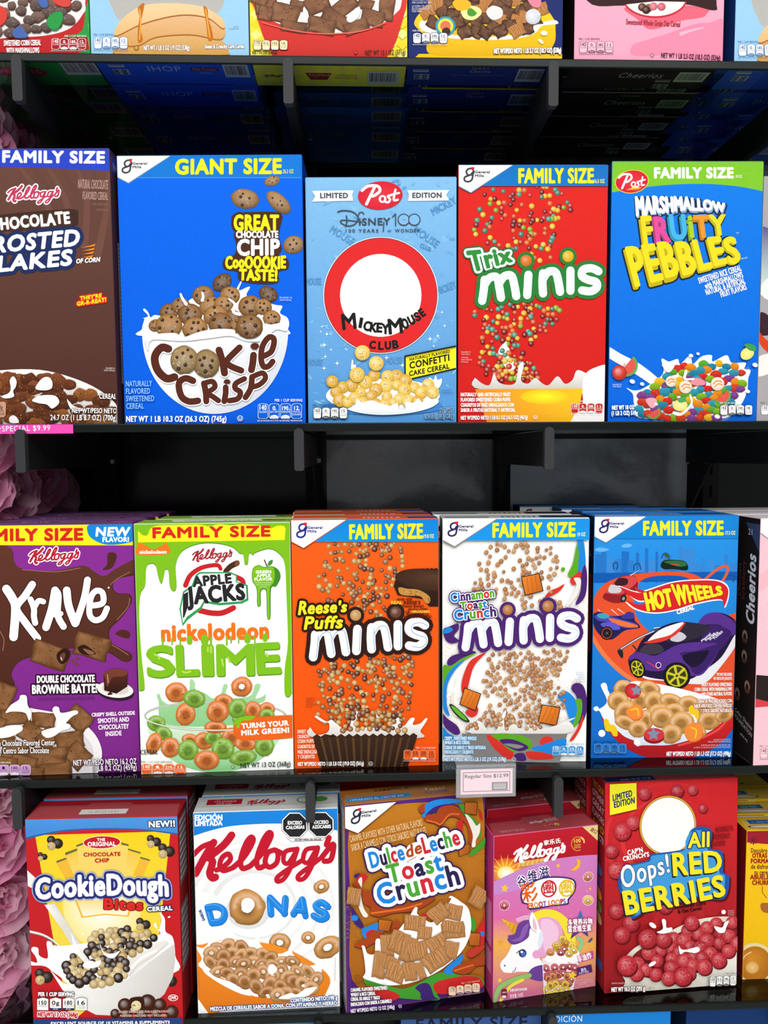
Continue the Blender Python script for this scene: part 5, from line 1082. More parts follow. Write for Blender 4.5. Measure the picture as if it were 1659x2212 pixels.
# ---- cartons standing behind the front ones, seen over their tops
def behind(b, n, dx, pitch, rest, group, z=0, lab=None):
    p = b.root.location
    for i in range(1, n+1):
        copy_tree(b.root, (p.x+dx[i-1], p.y+pitch*i, p.z+z), (lab or ['%s carton directly behind the front one', '%s carton third from the front', '%s carton fourth from the front, furthest back'])[i-1].replace('%s', rest), group, only=('carton', 'top_flap', 'top_print', 'size_banner', 'side_panel', 'red_header', 'new_banner', 'edition_banner'))
behind(KRAVE, 3, (.001, .003, .004), .060, 'purple cereal', 'purple chocolate cartons')
behind(SLIME, 1, (.012,), .066, 'lime green cereal', 'green slime cartons')
behind(REESE, 2, (-.004, -.008), .064, 'orange cereal', 'orange puff cartons')
behind(CTC, 1, (-.006,), .066, 'white cinnamon cereal', 'white cinnamon cartons')
behind(HOTW, 3, (.003, -.010, -.060), .067, 'blue toy car cereal', 'blue toy car cartons')
behind(CHEER, 2, (-.004, -.016), .07, 'pale topped ring cereal', 'pink and black ring cartons')
# ================================================================ ROW 4
R = random.Random(37)
# ---- red and yellow cookie dough carton
b = carton('front red and yellow cookie dough cereal carton with blue band, lower left', (-.3395, -.0121, -.0026, .1982, .2896), ZT[3], .053, ('#c41f24', '#8e1a20', '#a31c26', '#7a1418'), [(52, 1771), (384, 1762), (395, 2214), (74, 2222)], 'cookie dough cartons'); DOUGH = b
a = Art(b, 'front', (0, 1650, 3.858))
a.part('background_print'); a.poly(('#c8222a', '#c01d22', 0, 500, 0, 2100), '180,440 1540,440 1540,2230 180,2230')
a.poly(('#f6d21e', '#f2d84a', 0, 560, 0, 1500), '288,600 1422,560 1330,1400 1300,1560 600,2150 560,2000 450,1500'); a.ell('#f8e58a', 850, 1180, 330, 360, 0, 40, c2='#ffffff')
a.poly('#efb93a', '465,832 550,796 640,930 560,1000'); a.poly('#efb93a', '1165,790 1250,808 1180,960 1110,930'); a.poly(('#f3c54a', '#f7d872', 0, 740, 0, 950), '540,770 640,735 1060,735 1170,745 1090,950 620,950'); a.poly('#f6d36a', '635,690 1070,680 1040,900 660,900')
for P in ('465,815 550,785 550,800 470,832', '538,745 640,708 640,728 542,768', '630,682 690,658 700,672 634,698', '1005,655 1070,672 1070,688 1010,676', '1062,706 1172,738 1170,752 1068,722', '1165,775 1250,800 1248,812 1170,792'): a.poly('#6f6a44', P)
a.poly('#f2b73e', '620,1140 1110,1140 1070,1280 870,1265 680,1290'); a.poly(('#f7d98a', '#fff7dc', 0, 1150, 0, 1280), '636,1140 1096,1140 1058,1268 870,1254 690,1276')
a.part('new_banner'); a.poly('#2a5f9e', [(180, 440), (1500, 430), (1500, 592)]+smooth([(1484, 590), (1200, 556), (900, 548), (600, 560), (400, 590), (190, 640)], False)); a.poly(('#4f96e0', '#3f86d4', 0, 450, 0, 620), [(180, 440), (1500, 430), (1500, 580)]+smooth([(1484, 578), (1200, 544), (900, 536), (600, 548), (400, 576), (190, 624)], False))
a.T('NEW!!', 1242, 528, 1458, 518, 50, '#fff', b=5, o=[('#1f2a4a', 7)])
a.part('original_label'); a.ell('#f3e8c8', 846, 656, 160, 56, -2, 36); a.ell('#c41e2a', 846, 656, 153, 50, -2, 36)
a.T('THE', 806, 645, 872, 643, 22, '#fff', b=2); a.T('ORIGINAL', 728, 690, 962, 684, 34, '#fff', b=3)
a.T('CHOCOLATE', 695, 776, 1000, 768, 30, '#b81c22', b=4.5); a.T('CHIP', 790, 826, 906, 822, 32, '#b81c22', b=4.5)
a.part('dough_pieces')
def trio(x, y, k, f=1):
    a.ball(x-28*k, y-30*k, 36*k, '#3a2a22', .6, 12, .15); a.ball(x+28*k, y, 44*k, '#33241d', .6, 12, .12); a.ball(x-26*k, y+22*k, 36*k, '#cdb37a', .65, 12, .3); a.crumb(x-26*k, y+22*k, 24*k, 24*k, '#4a3420', 5, R, .1, .2)
trio(450, 668, 1); trio(350, 780, .6); trio(1280, 650, .9); trio(1385, 730, 1.05); trio(1190, 1345, .9); trio(365, 1780, 1.1); trio(1400, 1815, 1.05)
a.part('spoon_and_milk')
a.poly('#f4f2ee', '212,880 300,960 300,1060 225,1020'); a.poly(('#ffffff', '#dcd8d0', 400, 1300, 480, 1270), '370,1180 460,1170 560,1330 680,1520 760,1650 680,1660 640,1590 520,1390')
a.line('#e9e6e2', '240,1400 360,1430 460,1490 560,1590', 20, 12); a.line('#6a6460', '240,1412 360,1443 455,1502 550,1600', 6)
a.part('cereal_picture')
a.blob('#ffffff', '250,1645 310,1660 300,1610 265,1560 275,1530 320,1540 330,1600 400,1620 390,1490 430,1490 460,1520 640,1510 700,1500 1300,1440 1280,1350 1300,1330 1320,1400 1345,1300 1330,1250 1345,1250 1375,1300 1380,1400 1440,1450 1460,1600 1440,1750 700,1860 480,1760 380,1690 260,1680')
a.poly(('#f7f6f4', '#cfcbc8', 700, 1800, 1100, 2100), [(420, 1720)]+[(530, 1830), (800, 1870), (1060, 1800), (1250, 1650), (1455, 1500), (1460, 1650), (1440, 1780), (1370, 1920), (1250, 2030), (1000, 2100), (800, 2090), (620, 2000), (520, 1880)])
a.blob('#e9e5e1', '1060,1620 1200,1560 1300,1500 1400,1480 1300,1600 1150,1720 1080,1780 1060,1720'); a.line('#d8d3ce', '1080,1770 1150,1680 1280,1600 1400,1500', 14); a.line('#ffffff', '1100,1700 1180,1620 1300,1560', 20)
kk = ['#3f2d26', '#33241e', '#4a352c', '#cbb07a', '#d8c08c', '#c0a468']
a.balls('760,1430 900,1380 1030,1370 1130,1400 1250,1410 1290,1450 1200,1540 1120,1600 900,1620 760,1560', 62, R, 28, 42, kk, 40)
a.balls('540,1680 620,1600 760,1560 860,1620 1000,1600 1060,1680 1040,1770 860,1840 680,1840 540,1780', 62, R, 28, 44, kk, 40)
a.blob('#fff', '690,1680 730,1640 790,1650 840,1640 830,1680 790,1700 720,1705'); a.blob('#fff', '830,1490 850,1540 880,1580 950,1580 1000,1560 950,1620 890,1610 850,1560'); a.poly(('#ffffff', '#e3dfd8', 600, 1450, 660, 1430), '590,1400 640,1500 750,1645 700,1655 620,1560')
for x, y in ((1410, 1278), (690, 1420)): a.ell('#fff', x, y, 12, 7, -20, 10)
a.part('chocolate_picture')
for x, y, r in ((1040, 2010, 58), (1230, 1990, 70), (1330, 2010, 56), (960, 2080, 40), (1050, 2090, 55), (1180, 2090, 60), (1300, 2080, 50), (1430, 2070, 58)): a.ball(x, y, r, '#4a2417', .5, 16, .3)
a.blob('#3a1a10', '1080,1960 1160,1940 1200,1960 1190,2040 1100,2040'); a.ball(1135, 2015, 42, '#e6d6a0', .8, 14, .4); a.crumb(1135, 2015, 32, 32, '#5a3a20', 7, R, .1, .2)
a.part('title_lettering')
o = [('#3f7fd0', 30), ('#dfe9f6', 26), ('#2a2f76', 22)]
a.T('CookieDough', 305, 1130, 1400, 1100, 165, '#fff', b=15, o=o, arc=22, h1=168)
a.T('Bites', 870, 1208, 1185, 1218, 82, '#d82a24', b=12, o=[('#5a1014', 6)]); a.T('CEREAL', 1230, 1230, 1438, 1218, 34, '#fff', b=4, o=[('#24305e', 8)])
a.part('net_weight_text')
a.T('NET WT 13 OZ (368g)', 324, 2098, 650, 2102, 34, '#c8202a', b=3.5, o=[('#fff', 5)])
a.ell('#fff', 1443, 1948, 42, 27); a.ell('#c41e22', 1443, 1948, 37, 22); a.T('OVK', 1416, 1960, 1470, 1958, 24, '#fff', b=2)
a.T('CANDY IMAGES ARE FOR ILLUSTRATION', 990, 2072, 1406, 2068, 17, '#e0b8a8', b=1.2); a.T('PURPOSES ONLY AND NOT INCLUDED.', 1004, 2104, 1394, 2100, 17, '#e0b8a8', b=1.2)
a.part('vitamin_strip'); a.poly('#28407e', '180,2122 1540,2112 1540,2240 180,2240'); a.T('EXCELLENT SOURCE OF 10 VITAMINS & SUPPLEMENTS', 432, 2166, 1414, 2158, 22, '#f4f4f4', b=2.5)
a.part('nutrition_panel'); a.T('PER 1 CUP SERVING', 328, 1928, 620, 1930, 30, '#fff', b=3, o=[('#3a2a3a', 4)])
for i, (t, u) in enumerate((('150', ('CALORIES',)), ('0g', ('SAT FAT',)), ('180', ('SODIUM',)), ('16', ('TOTAL', 'SUGARS')))):
    x = 318+i*106; a.poly('#3a3a44', [(x-2, 1952), (x+46, 1938), (x+94, 1952), (x+94, 2048), (x-2, 2046)]); a.poly('#f8f8f6', [(x, 1954), (x+46, 1941), (x+92, 1954), (x+92, 2046), (x, 2044)])
    a.T(t, x+16, 2000, x+76, 2000, 32, '#26262e', b=2)
    for j, q in enumerate(u): a.T(q, x+12, 2016+j*16, x+80, 2016+j*16, 11, '#26262e', b=.6)
    if i in (1, 2): a.poly('#2a2f5e', [(x, 2026), (x+92, 2028), (x+92, 2046), (x, 2044)]); a.T('0% DV', x+26, 2041, x+66, 2042, 11, '#fff')
a.flush()
toptext(b, [('R', '#d9d4d0', 66, 30, 128, 44), ('T', '11 27 23 10:31', 78, 40, 116, 40, 5, '#6a6a6a')])
a = Art(b, 'right'); a.part('side_panel'); a.rect_('#6f6266', 6, 8, 46, 100)
for i in range(9): a.rect_('#b9adad', 8, 12+i*9.6, 44, 16+i*9.6)
a.rect_('#7a6a6e', 6, 130, 46, 220)
for i in range(7): a.rect_('#b9adad', 8, 136+i*12, 44, 139+i*12)
a.flush()

# ---- white ring-cereal carton with red script
b = carton('front white cereal carton with huge red script lettering above blue word and orange bowl', (-.1275, .0099, .0268, .1941, .2843), ZT[3], .046, ('#f4f3f2', '#30323a', '#c9c9c6', '#c9c9c6'), [(419.5, 1756), (732, 1745), (732, 2174.5), (425, 2189.5)], 'white ring cereal cartons'); DONAS = b
a = Art(b, 'front', (400, 1660, 4.008))
a.part('background_print'); a.poly('#fbfbfb', '60,330 1350,330 1350,2150 60,2150')
a.part('milk_swirl')
for rx, ry, w, c in ((560, 480, 60, '#ececec'), (450, 370, 50, '#f0f0f0'), (350, 290, 45, '#e6e6e6'), (680, 560, 50, '#efefef')): a.line(c, a.arcpts(600, 1180, rx, ry, 200, 480, 30), w, w*.3)
a.ell('#dcdcdc', 545, 1230, 190, 160, 0, 30, c2='#f6f6f6')
a.part('edition_banner'); a.poly(('#1c86e0', '#1a80d8', 0, 350, 0, 580), [(60, 370), (1350, 330), (1350, 545)]+smooth([(1330, 538), (1150, 496), (900, 478), (650, 480), (400, 500), (220, 540), (60, 592)], False))
a.T('EDICIÓN', 95, 448, 330, 446, 44, '#fff', b=7.5); a.T('LIMITADA', 95, 498, 330, 492, 42, '#fff', b=7.5)
a.part('warning_octagons')
def octo(cx, cy, r): return [(cx+r*math.cos(math.radians(22.5+45*i)), cy+r*math.sin(math.radians(22.5+45*i))) for i in range(8)]
a.poly('#fff', '845,560 930,640 1200,630 1290,545 1290,430 1070,520 850,450'); a.line('#222', '880,595 925,632 1195,622 1250,575', 4, sm=False)
for cx, cy, u in ((956, 490, ('EXCESO', 'CALORÍAS')), (1184, 484, ('EXCESO', 'AZÚCARES'))):
    a.poly('#222', octo(cx, cy, 122)); a.poly('#fff', octo(cx, cy, 118)); a.poly('#26272a', octo(cx, cy, 108))
    a.T(u[0], cx-58, cy-6, cx+64, cy-8, 28, '#fff', b=3); a.T(u[1], cx-74, cy+34, cx+84, cy+28, 26, '#fff', b=3)
a.T('SECRETARÍA DE SALUD', 955, 624, 1186, 618, 16, '#222', b=1.6)
a.part('brand_logo'); a.kel(86, 880, 1326, 830, '#c3182f', bw=1.12)
a.ell('#c3182f', 1300, 665, 7, 7)
a.part('title_lettering')
bl = '#1f86e2'
def dl(P, w):
    a.line('#1567ba', [(x+4, y+8) for x, y in pt(P)], w); a.line(bl, P, w); a.line('#57a9f0', [(x-w*.2, y-w*.25) for x, y in pt(P)], w*.14)
dl('195,1200 230,1330', 58); dl('195,1200 270,1190 330,1220 335,1280 300,1320 230,1330', 56)
dl('735,1120 740,1255', 56); dl('735,1115 860,1245', 56); dl('868,1120 855,1250', 56)
dl('1015,1130 935,1255', 54); dl('1015,1130 1038,1270', 54); dl('970,1225 1030,1230', 40)
dl('1235,1190 1180,1155 1130,1180 1150,1220 1210,1245 1220,1280 1170,1300 1110,1270', 54)
a.T('SABOR', 172, 1310, 138, 1218, 22, '#1a4f9a', b=3)
a.part('ring_pieces')
def don(x, y, rx, ry, rt, c='#cf9450', hole='#fdfdfd'): a.loop(x, y, rx, ry, rt, c, hole, .31, 26, .55, .25, R); a.crumb(x, y, rx*.85, ry*.85, '#b57a38', 14, R, .03, .07)
don(535, 1200, 158, 156, 0); a.ell('#ffffff', 543, 1175, 58, 58); don(1182, 1020, 70, 58, -25); don(816, 1505, 94, 84, 0); don(1062, 1462, 60, 54, 0); don(1230, 1545, 130, 90, -30)
a.part('cereal_picture')
a.blob(('#f0902a', '#e07818', 0, 1500, 0, 2100), '60,1560 150,1520 360,1480 640,1500 880,1560 1120,1690 1240,1800 1230,1900 1140,2010 900,2050 560,2070 300,2100 150,2125 90,1900'); a.poly('#fdfdfd', '60,1960 110,2000 200,2130 60,2160')
a.blob('#ffffff', '90,1540 150,1550 200,1500 150,1450 145,1430 200,1440 250,1490 370,1470 360,1420 380,1415 410,1480 590,1480 600,1440 650,1435 640,1500 700,1570 820,1600 950,1540 920,1580 960,1640 1010,1690 1100,1700 1200,1660 1250,1650 1180,1730 1170,1840 1080,1930 900,1970 780,1985 560,1960 400,1850 160,1740 110,1690 140,1640')
rc = ['#c78f58', '#b98048', '#d09c64']
for x, y in sorted(a.spots('200,1600 330,1530 600,1540 720,1600 900,1640 1010,1720 1140,1790 1100,1900 900,1960 760,1970 600,1940 420,1830 180,1720', 46, R, 66), key=lambda p: p[1]): a.loop(x, y, R.uniform(66, 80), R.uniform(46, 68), R.uniform(-50, 50), R.choice(rc), R.choice(['#9a6638', '#8a5a30', '#e6d6c4']), .27, 20, .68, .22, R)
a.blob('#fff', '800,1985 900,1940 960,1950 1040,1900 1130,1890 1060,1960 930,1990'); a.blob('#fff', '720,1700 760,1690 790,1740 740,1780 710,1750'); a.blob('#fff', '150,1690 240,1790 380,1840 480,1900 560,1960 460,1940 300,1860 160,1760')
for x, y in ((1015, 1875), (705, 1960), (405, 1400)): a.ell('#fff', x, y, 16, 12, 0, 12)
a.part('net_weight_text'); a.T('CONTENIDO NETO: 190 g', 905, 2020, 1308, 1992, 32, '#fff', b=3, o=[('#1a4f9a', 5)]); a.T('MEZCLA DE CEREALES SABOR A DONA. CON VITAMINAS Y HIERRO', 210, 2092, 1306, 2040, 32, '#fff', b=3, o=[('#1a4f9a', 5)])
a.T('Sugerencia de consumo', 112, 1890, 112, 1750, 9, '#9a7a50'); a.T('Reproducida para mostrar textura', 1292, 1830, 1298, 1630, 9, '#888'); a.flush()
a = Art(b, 'top'); a.lay = 200; a.part('top_print'); a.rect_('#a8182c', 14, 10, 62, 26); a.T('VTO 23/MAR/23', 24, 19, 54, 19, 5, '#e8c0c0'); a.T('LOTE 12:31', 28, 25, 48, 25, 4, '#e8c0c0')
a.kel(70, 26, 122, 26, '#b51a30'); a.ell('#4f8f45', 148, 19, 11, 9); a.ell('#cfd0cc', 148, 19, 9, 7); a.ell('#4f8f3a', 170, 18, 10, 8); a.line('#9a9a98', '4,31 190,31', .6); a.flush()
a = Art(b, 'left'); a.part('side_panel'); a.rect_('#9a9a9e', 4, 20, 42, 260); a.flush()

# ---- brown caramel toast carton, turned a little
b = carton('front brown and purple caramel cereal carton, turned slightly, with square toast pieces in milk', (.0762, .0156, .1681, .1981, .2938), ZT[3], .045, ('#b06a1c', '#8d8d90', '#a8671f', '#5a2a6e'), [(745.4, 1735), (1050, 1718.6), (1044, 2139), (746, 2193.5)]); DULCE = b
a = Art(b, 'front', (720, 1650, 3.937))
vi = '#53277a'
a.part('background_print'); a.poly(vi, '80,250 1330,250 1330,2180 80,2180')
a.blob(('#c07a22', '#a8631a', 0, 400, 0, 1900), '140,540 300,420 560,345 900,335 1230,300 1280,330 1290,700 1280,1400 1250,1880 800,1940 500,1990 160,1850 150,1200', 4)
for x, y, rx, ry in ((1190, 360, 90, 60), (1160, 790, 100, 60), (1180, 1030, 120, 80), (120, 1280, 30, 220), (180, 1430, 70, 70), (300, 900, 120, 60), (950, 1130, 60, 60)):
    for _ in range(int(rx*ry/55)):
        q = R.uniform(0, 6.28); t = math.sqrt(R.random()); a.ell(mix('#e2a868', '#a4602c', R.random()), x+rx*t*math.cos(q), y+ry*t*math.sin(q), R.uniform(1.5, 3.4), None, 0, 5)
a.part('colour_swirls')
B_, G_, R_ = '#2585dc', '#3f9a2e', '#c92a2a'
def swirl(c, P): a.blob('#3a1a18', [(x, y+6) for x, y in smooth(pt(P), True, 2)], 2); a.blob(c, P)
a.blob(B_, '770,440 800,350 900,310 1040,310 1110,340 1000,350 880,390 800,450'); a.blob('#3d2470', '800,440 880,370 1000,350 1080,370 1100,420 1000,380 880,420'); a.blob(G_, '1080,370 1120,360 1140,420 1200,480 1250,560 1250,640 1180,600 1140,480')
swirl('#a8431c', '790,460 830,430 880,440 920,380 1000,360 1070,380 1120,450 1180,560 1190,680 1160,680 1150,560 1090,480 1000,460 930,530 880,510 810,490'); a.line('#e0702a', '810,480 880,500 930,515 1000,440 1080,440', 12); swirl('#a8431c', '745,370 790,345 795,400 770,420 748,400')
a.blob('#efe9e0', '1130,440 1180,480 1220,540 1250,520 1245,600 1215,660 1210,710 1180,710 1190,620 1160,520'); a.blob(G_, '1290,640 1230,700 1160,770 1180,790 1260,730 1290,690'); a.blob(R_, '1060,520 1100,480 1110,560 1090,600'); a.blob(R_, '1240,400 1265,440 1270,500 1250,470')
a.blob('#3d2470', '180,930 230,915 235,945 190,955'); a.blob(R_, '200,980 240,920 300,940 260,1000 240,1030'); a.blob('#efe9e0', '215,980 245,950 250,1000 240,1100 260,1210 300,1280 260,1290 215,1200 205,1100')
swirl('#a8431c', '165,1010 210,985 260,1060 350,1080 420,1160 600,1190 860,1130 840,1170 700,1240 520,1260 400,1290 320,1270 320,1210 260,1170 240,1080'); a.line('#e0702a', '330,1260 480,1240 620,1220 760,1180', 16)
a.blob('#3d2470', '150,1200 210,1280 260,1370 230,1390 170,1330'); a.ell(B_, 180, 1300, 32, 26, 0, 18); a.blob(B_, '240,1400 300,1370 400,1340 480,1400 320,1440 270,1480'); a.blob(R_, '280,1430 330,1400 380,1420 300,1480')
swirl('#a8431c', '175,1540 250,1490 330,1440 330,1410 400,1410 440,1440 420,1500 340,1520 260,1560'); swirl('#a8431c', '500,1400 530,1330 570,1330 575,1380 550,1430')
a.blob(R_, '740,1290 860,1220 930,1210 860,1290'); a.blob(G_, '1165,1290 1200,1320 1200,1400 1170,1400'); a.blob(R_, '1200,1450 1270,1300 1280,1220 1290,1300 1270,1500 1200,1560')
a.blob(G_, '260,1850 330,1820 600,1900 900,1760 1080,1770 1240,1790 1240,1870 900,1920 880,1990 420,1960'); a.blob(R_, '860,1850 1000,1800 1150,1780 1240,1800 1240,1880 1000,1930 880,1930'); a.blob(B_, '940,1740 1100,1600 1060,1720 1000,1770'); a.blob('#3d2470', '700,1890 760,1850 820,1860 860,1960 900,1980 760,1990 740,1930'); a.blob(R_, '270,1890 420,1900 560,1950 540,1990 440,2000')
swirl('#a8431c', '1010,1740 1060,1690 1150,1660 1280,1600 1290,1680 1210,1700 1160,1750 1090,1770'); a.line('#e0702a', '1030,1740 1100,1715 1180,1690', 12); swirl('#c0392a', '1130,1600 1170,1560 1250,1530 1280,1540 1220,1600 1160,1630')
a.ell(B_, 1258, 1432, 18, 20)
a.part('toast_squares')
def sq(P): square(P, ('#c9722a', '#a4551c'))
sq('1130,345 1228,350 1218,450 1125,430'); sq('1075,710 1165,690 1160,760 1080,790'); sq('395,1315 505,1325 480,1415 390,1400'); sq('1145,1425 1240,1430 1235,1530 1155,1525')
a.part('size_corner'); a.gm(110, 345, 1.06, '#2a2c44', dy=-.11, shadow='#6a3a10')
a.part('flavour_text')
a.T('CARAMEL FLAVORED WITH OTHER NATURAL FLAVORS', 150, 645, 775, 522, 56, '#f0c890', b=1); a.T('SABOR A CARAMELO CON OTROS SABORES NATURALES', 162, 722, 808, 590, 58, '#f0c890', b=1)
a.part('title_lettering')
cs = ['#1f86dc', '#2b2350', '#4da53a', '#cf2a3a', '#1f86dc']
S_ = [('#352055', 46), ('#ffffff', 32)]
for c, ww in S_:
    o = [(c, ww)]
    for t, x0, y0, x1, y1, h in (('Dulce', 335, 868, 622, 800, 132), ('Leche', 790, 755, 1085, 685, 132), ('Toast', 490, 1000, 945, 895, 150), ('Crunch', 405, 1185, 1080, 1015, 170)): a.T(t, x0, y0, x1, y1, h, c, b=8, o=o)
    if c == '#352055': continue
a.blob('#fff', '640,700 740,660 800,760 660,830')
a.T('Dulce', 335, 868, 622, 800, 132, ['#1f86dc', '#2b2350', '#4da53a', '#cf2a3a', '#1f86dc'], b=8); a.T('de', 640, 790, 765, 745, 95, '#b5491e', b=7, sh=.25); a.line('#b5491e', '655,815 690,795 720,780', 6)
a.T('Leche', 790, 755, 1085, 685, 132, ['#cf2a3a', '#1f86dc', '#2b2350', '#4da53a', '#cf2a3a'], b=8)
a.T('Toast', 490, 1000, 945, 895, 150, ['#4da53a', '#cf2a3a', '#2b2350', '#4da53a', '#1f86dc'], b=10); a.T('Crunch', 405, 1185, 1080, 1015, 170, ['#1f86dc', '#2b2350', '#4da53a', '#cf2a3a', '#1f86dc', '#2b2350'], b=11)
a.part('cereal_picture')
a.blob('#ffffff', '245,1560 240,1535 265,1540 290,1600 350,1600 365,1480 420,1490 440,1560 560,1400 650,1290 700,1210 725,1215 720,1260 760,1290 860,1330 1000,1150 985,1130 1010,1115 1080,1160 1150,1230 1165,1400 1100,1560 980,1680 830,1780 640,1850 460,1870 330,1840 250,1810 270,1760 260,1640')
def toast(x, y, w, h, r_, c='#c08852'):
    a.chunk(x, y, w, h, r_, c, 6, R, .5, .04); a.crumb(x, y, w*.42, h*.42, '#e0b47a', 20, R, .02, .05); a.crumb(x, y, w*.42, h*.42, '#7a4a24', 14, R, .02, .05)
for q in ((1020, 1250, 150, 130, 10), (900, 1260, 160, 140, -40), (700, 1340, 180, 130, 5), (1020, 1400, 190, 130, -8), (1010, 1370, 170, 100, 5), (780, 1420, 120, 110, 5), (460, 1530, 110, 190, -5), (560, 1500, 160, 190, 20), (640, 1560, 120, 220, 15), (720, 1570, 170, 160, -12), (880, 1500, 170, 120, -30), (1000, 1560, 110, 150, 10), (870, 1640, 220, 150, -35), (390, 1690, 110, 230, 8), (500, 1680, 120, 120, 20), (530, 1750, 170, 160, 20), (650, 1740, 110, 160, -10), (740, 1730, 70, 140, -20)): toast(*q)
toast(170, 1100, 120, 150, 8); toast(1225, 1120, 130, 160, 30)
a.part('net_weight_text')
for i, t in enumerate(('CARAMEL FLAVORED SWEETENED', 'WHEAT & RICE CEREAL', 'CEREAL DE ARROZ Y TRIGO', 'ENDULZADO CON SABOR A CARAMELO')): a.T(t, 138, (1918, 1958, 1996, 2040)[i], (456, 352, 390, 492)[i], (1890, 1938, 1974, 1998)[i], 28, '#fff', b=1.8, o=[('#4a2a3a', 2)])
a.T('NET WT/PESO NETO 12 OZ (340g)', 138, 2098, 516, 2048, 30, '#e9dff0', b=2); a.ell('#e0d6ea', 563, 2028, 15, 15); a.ell(vi, 563, 2028, 12, 12); a.T('U', 557, 2034, 569, 2033, 13, '#e0d6ea')
for i, t in enumerate(('ENLARGED TO', 'SHOW DETAIL', 'AMPLIADA', 'PARA MOSTRAR', 'DETALLES')): a.T(t, 165, 1782+i*17, (240, 236, 222, 248, 216)[i], 1776+i*17, 11, '#5a300c', b=1)
a.nut(968, 1858, 258, 72, ('170', '0', '230', '12'), '#f0d3bb', '#4a2a4a', '#d9a678', '#53277a', '#fff', dy=-.17, hc='#f0c890', hw=150, hr=True); a.flush()
toptext(b, [('R', '#2f86c6', 4, 27, 94, 38), ('T', '13MAR2023 BL 1307:00 AM', 10, 36, 84, 36, 5, '#cfe2f0'), ('T', 'CARAMEL &', 48, 14, 96, 14, 6, '#4a2a10'), ('T', 'Crunch', 116, 36, 148, 36, 9, '#2a4fa0'), ('T', 'Toast', 116, 26, 146, 26, 8, '#d8d0c0')])
a = Art(b, 'left'); a.part('side_panel'); a.rect_('#c9c9cb', 5, 10, 40, 280)
for i in range(30): a.rect_('#777', 8, 22+i*8.4, 36, 24+i*8.4)
a.flush()

# ---- small pink unicorn carton
b = carton('small pink cereal carton with a white unicorn and red top, turned slightly', (.2589, .0245, .1722, .1552, .2399), ZT[3], .052, ('#d77bb0', '#c23a7e', '#a5182a', '#8a1a3a'), [(1065.4, 1805), (1292, 1783), (1287, 2129), (1066, 2167)], 'pink unicorn cartons'); UNI = b
a = Art(b, 'front', (1020, 1660, 4.0067))
a.part('background_print')
a.poly(('#c78ad0', '#dc6aa8', 0, 800, 0, 1350), '170,480 1100,480 1100,1300 170,1300'); a.poly(('#dc6aa8', '#eeb04a', 0, 1290, 0, 1520), '170,1290 1100,1290 1100,1525 170,1525'); a.poly(('#eeb04a', '#c9569e', 0, 1520, 0, 1780), '170,1520 1100,1520 1100,2060 170,2060')
for _ in range(60): a.ell('#f4d6ee', R.uniform(190, 1080), R.uniform(820, 2000), R.uniform(2, 5), None, 0, 6)
a.part('red_header'); a.poly(('#c41f30', '#a8141f', 0, 520, 0, 900), [(170, 480), (1100, 480), (1100, 755)]+smooth([(1090, 752), (900, 762), (640, 800), (420, 870), (170, 985)], False))
a.ell('#d8402a', 290, 900, 150, 130, 0, 30, c2='#f8d24a')
for i in range(9): q = math.radians(190+i*22); a.poly('#f6c03a', [(285-14*math.sin(q), 900+14*math.cos(q)), (285+175*math.cos(q), 900+165*math.sin(q)), (285+14*math.sin(q), 900-14*math.cos(q))])
a.ell('#ffe27a', 290, 905, 75, 60, 0, 24, c2='#ffffff'); a.poly(('#c78ad0', '#c98acb', 200, 950, 500, 1000), smooth([(170, 985), (420, 872), (640, 802)], False)+[(640, 1000), (170, 1100)])
for i in range(12): a.blob('#d9a24a' if i % 2 else '#eac06a', [(390+i*20, 860-i*5), (400+i*20, 820-i*4), (425+i*20, 800-i*2), (420+i*20, 840-i*4)])
a.line('#e8c07a', '370,885 500,835 630,815', 5)
a.poly('#e6cf8a', '950,505 1100,485 1100,645'); a.T('进口', 1020, 540, 1068, 572, 26, '#7a1a1a', b=1.5)
a.part('brand_logo'); a.kel(368, 785, 818, 735, '#fff', bw=1.2); a.T('家乐氏', 625, 662, 768, 642, 32, '#fff', b=2)
a.line('#e8b84a', a.arcpts(912, 655, 52, 60, 60, 330, 20), 5); a.T('100', 884, 648, 940, 642, 32, '#f0c85a', b=2); a.T('百年营养', 884, 676, 940, 672, 14, '#f0c85a'); a.T('谷物专家', 884, 696, 940, 692, 14, '#f0c85a'); a.line('#f0d070', '945,600 965,620 968,645', 12)
a.part('sky_decorations')
a.blob('#f2b83a', '905,785 935,800 932,850 895,885 850,880 885,860 910,825')
def st(x, y, r, c='#f2c34a'): a.poly(c, [(x+(r if i % 2 == 0 else r*.5)*math.sin(i*.628+.2), y-(r if i % 2 == 0 else r*.5)*math.cos(i*.628+.2)) for i in range(10)])
st(745, 843, 22); st(280, 1035, 40); st(1020, 1045, 16); st(248, 1510, 24, '#e6a83a'); st(242, 1835, 26)
for x, y, rx, ry, rt, c in ((1003, 942, 42, 36, -40, '#cf7a5a'), (1002, 1143, 42, 40, 0, '#e6c25a'), (278, 1185, 40, 40, 0, '#c9485a')): a.ell('#f2d4e4', x, y, rx*1.15, ry*1.15, rt, 20); a.loop(x, y, rx, ry, rt, c, '#e8c0dc', .31, 18, .65, .3, R)
a.part('title_lettering')
ov = [('#3f2c6e', 22), ('#fff', 11)]
for t, x, y, w in (('谷', 398, 1020, 74), ('维', 490, 975, 78), ('滋', 588, 945, 84)): a.T(t, x, y, x+w, y-12, 72, '#3f2c6e', b=3, o=[('#ffffff', 6)])
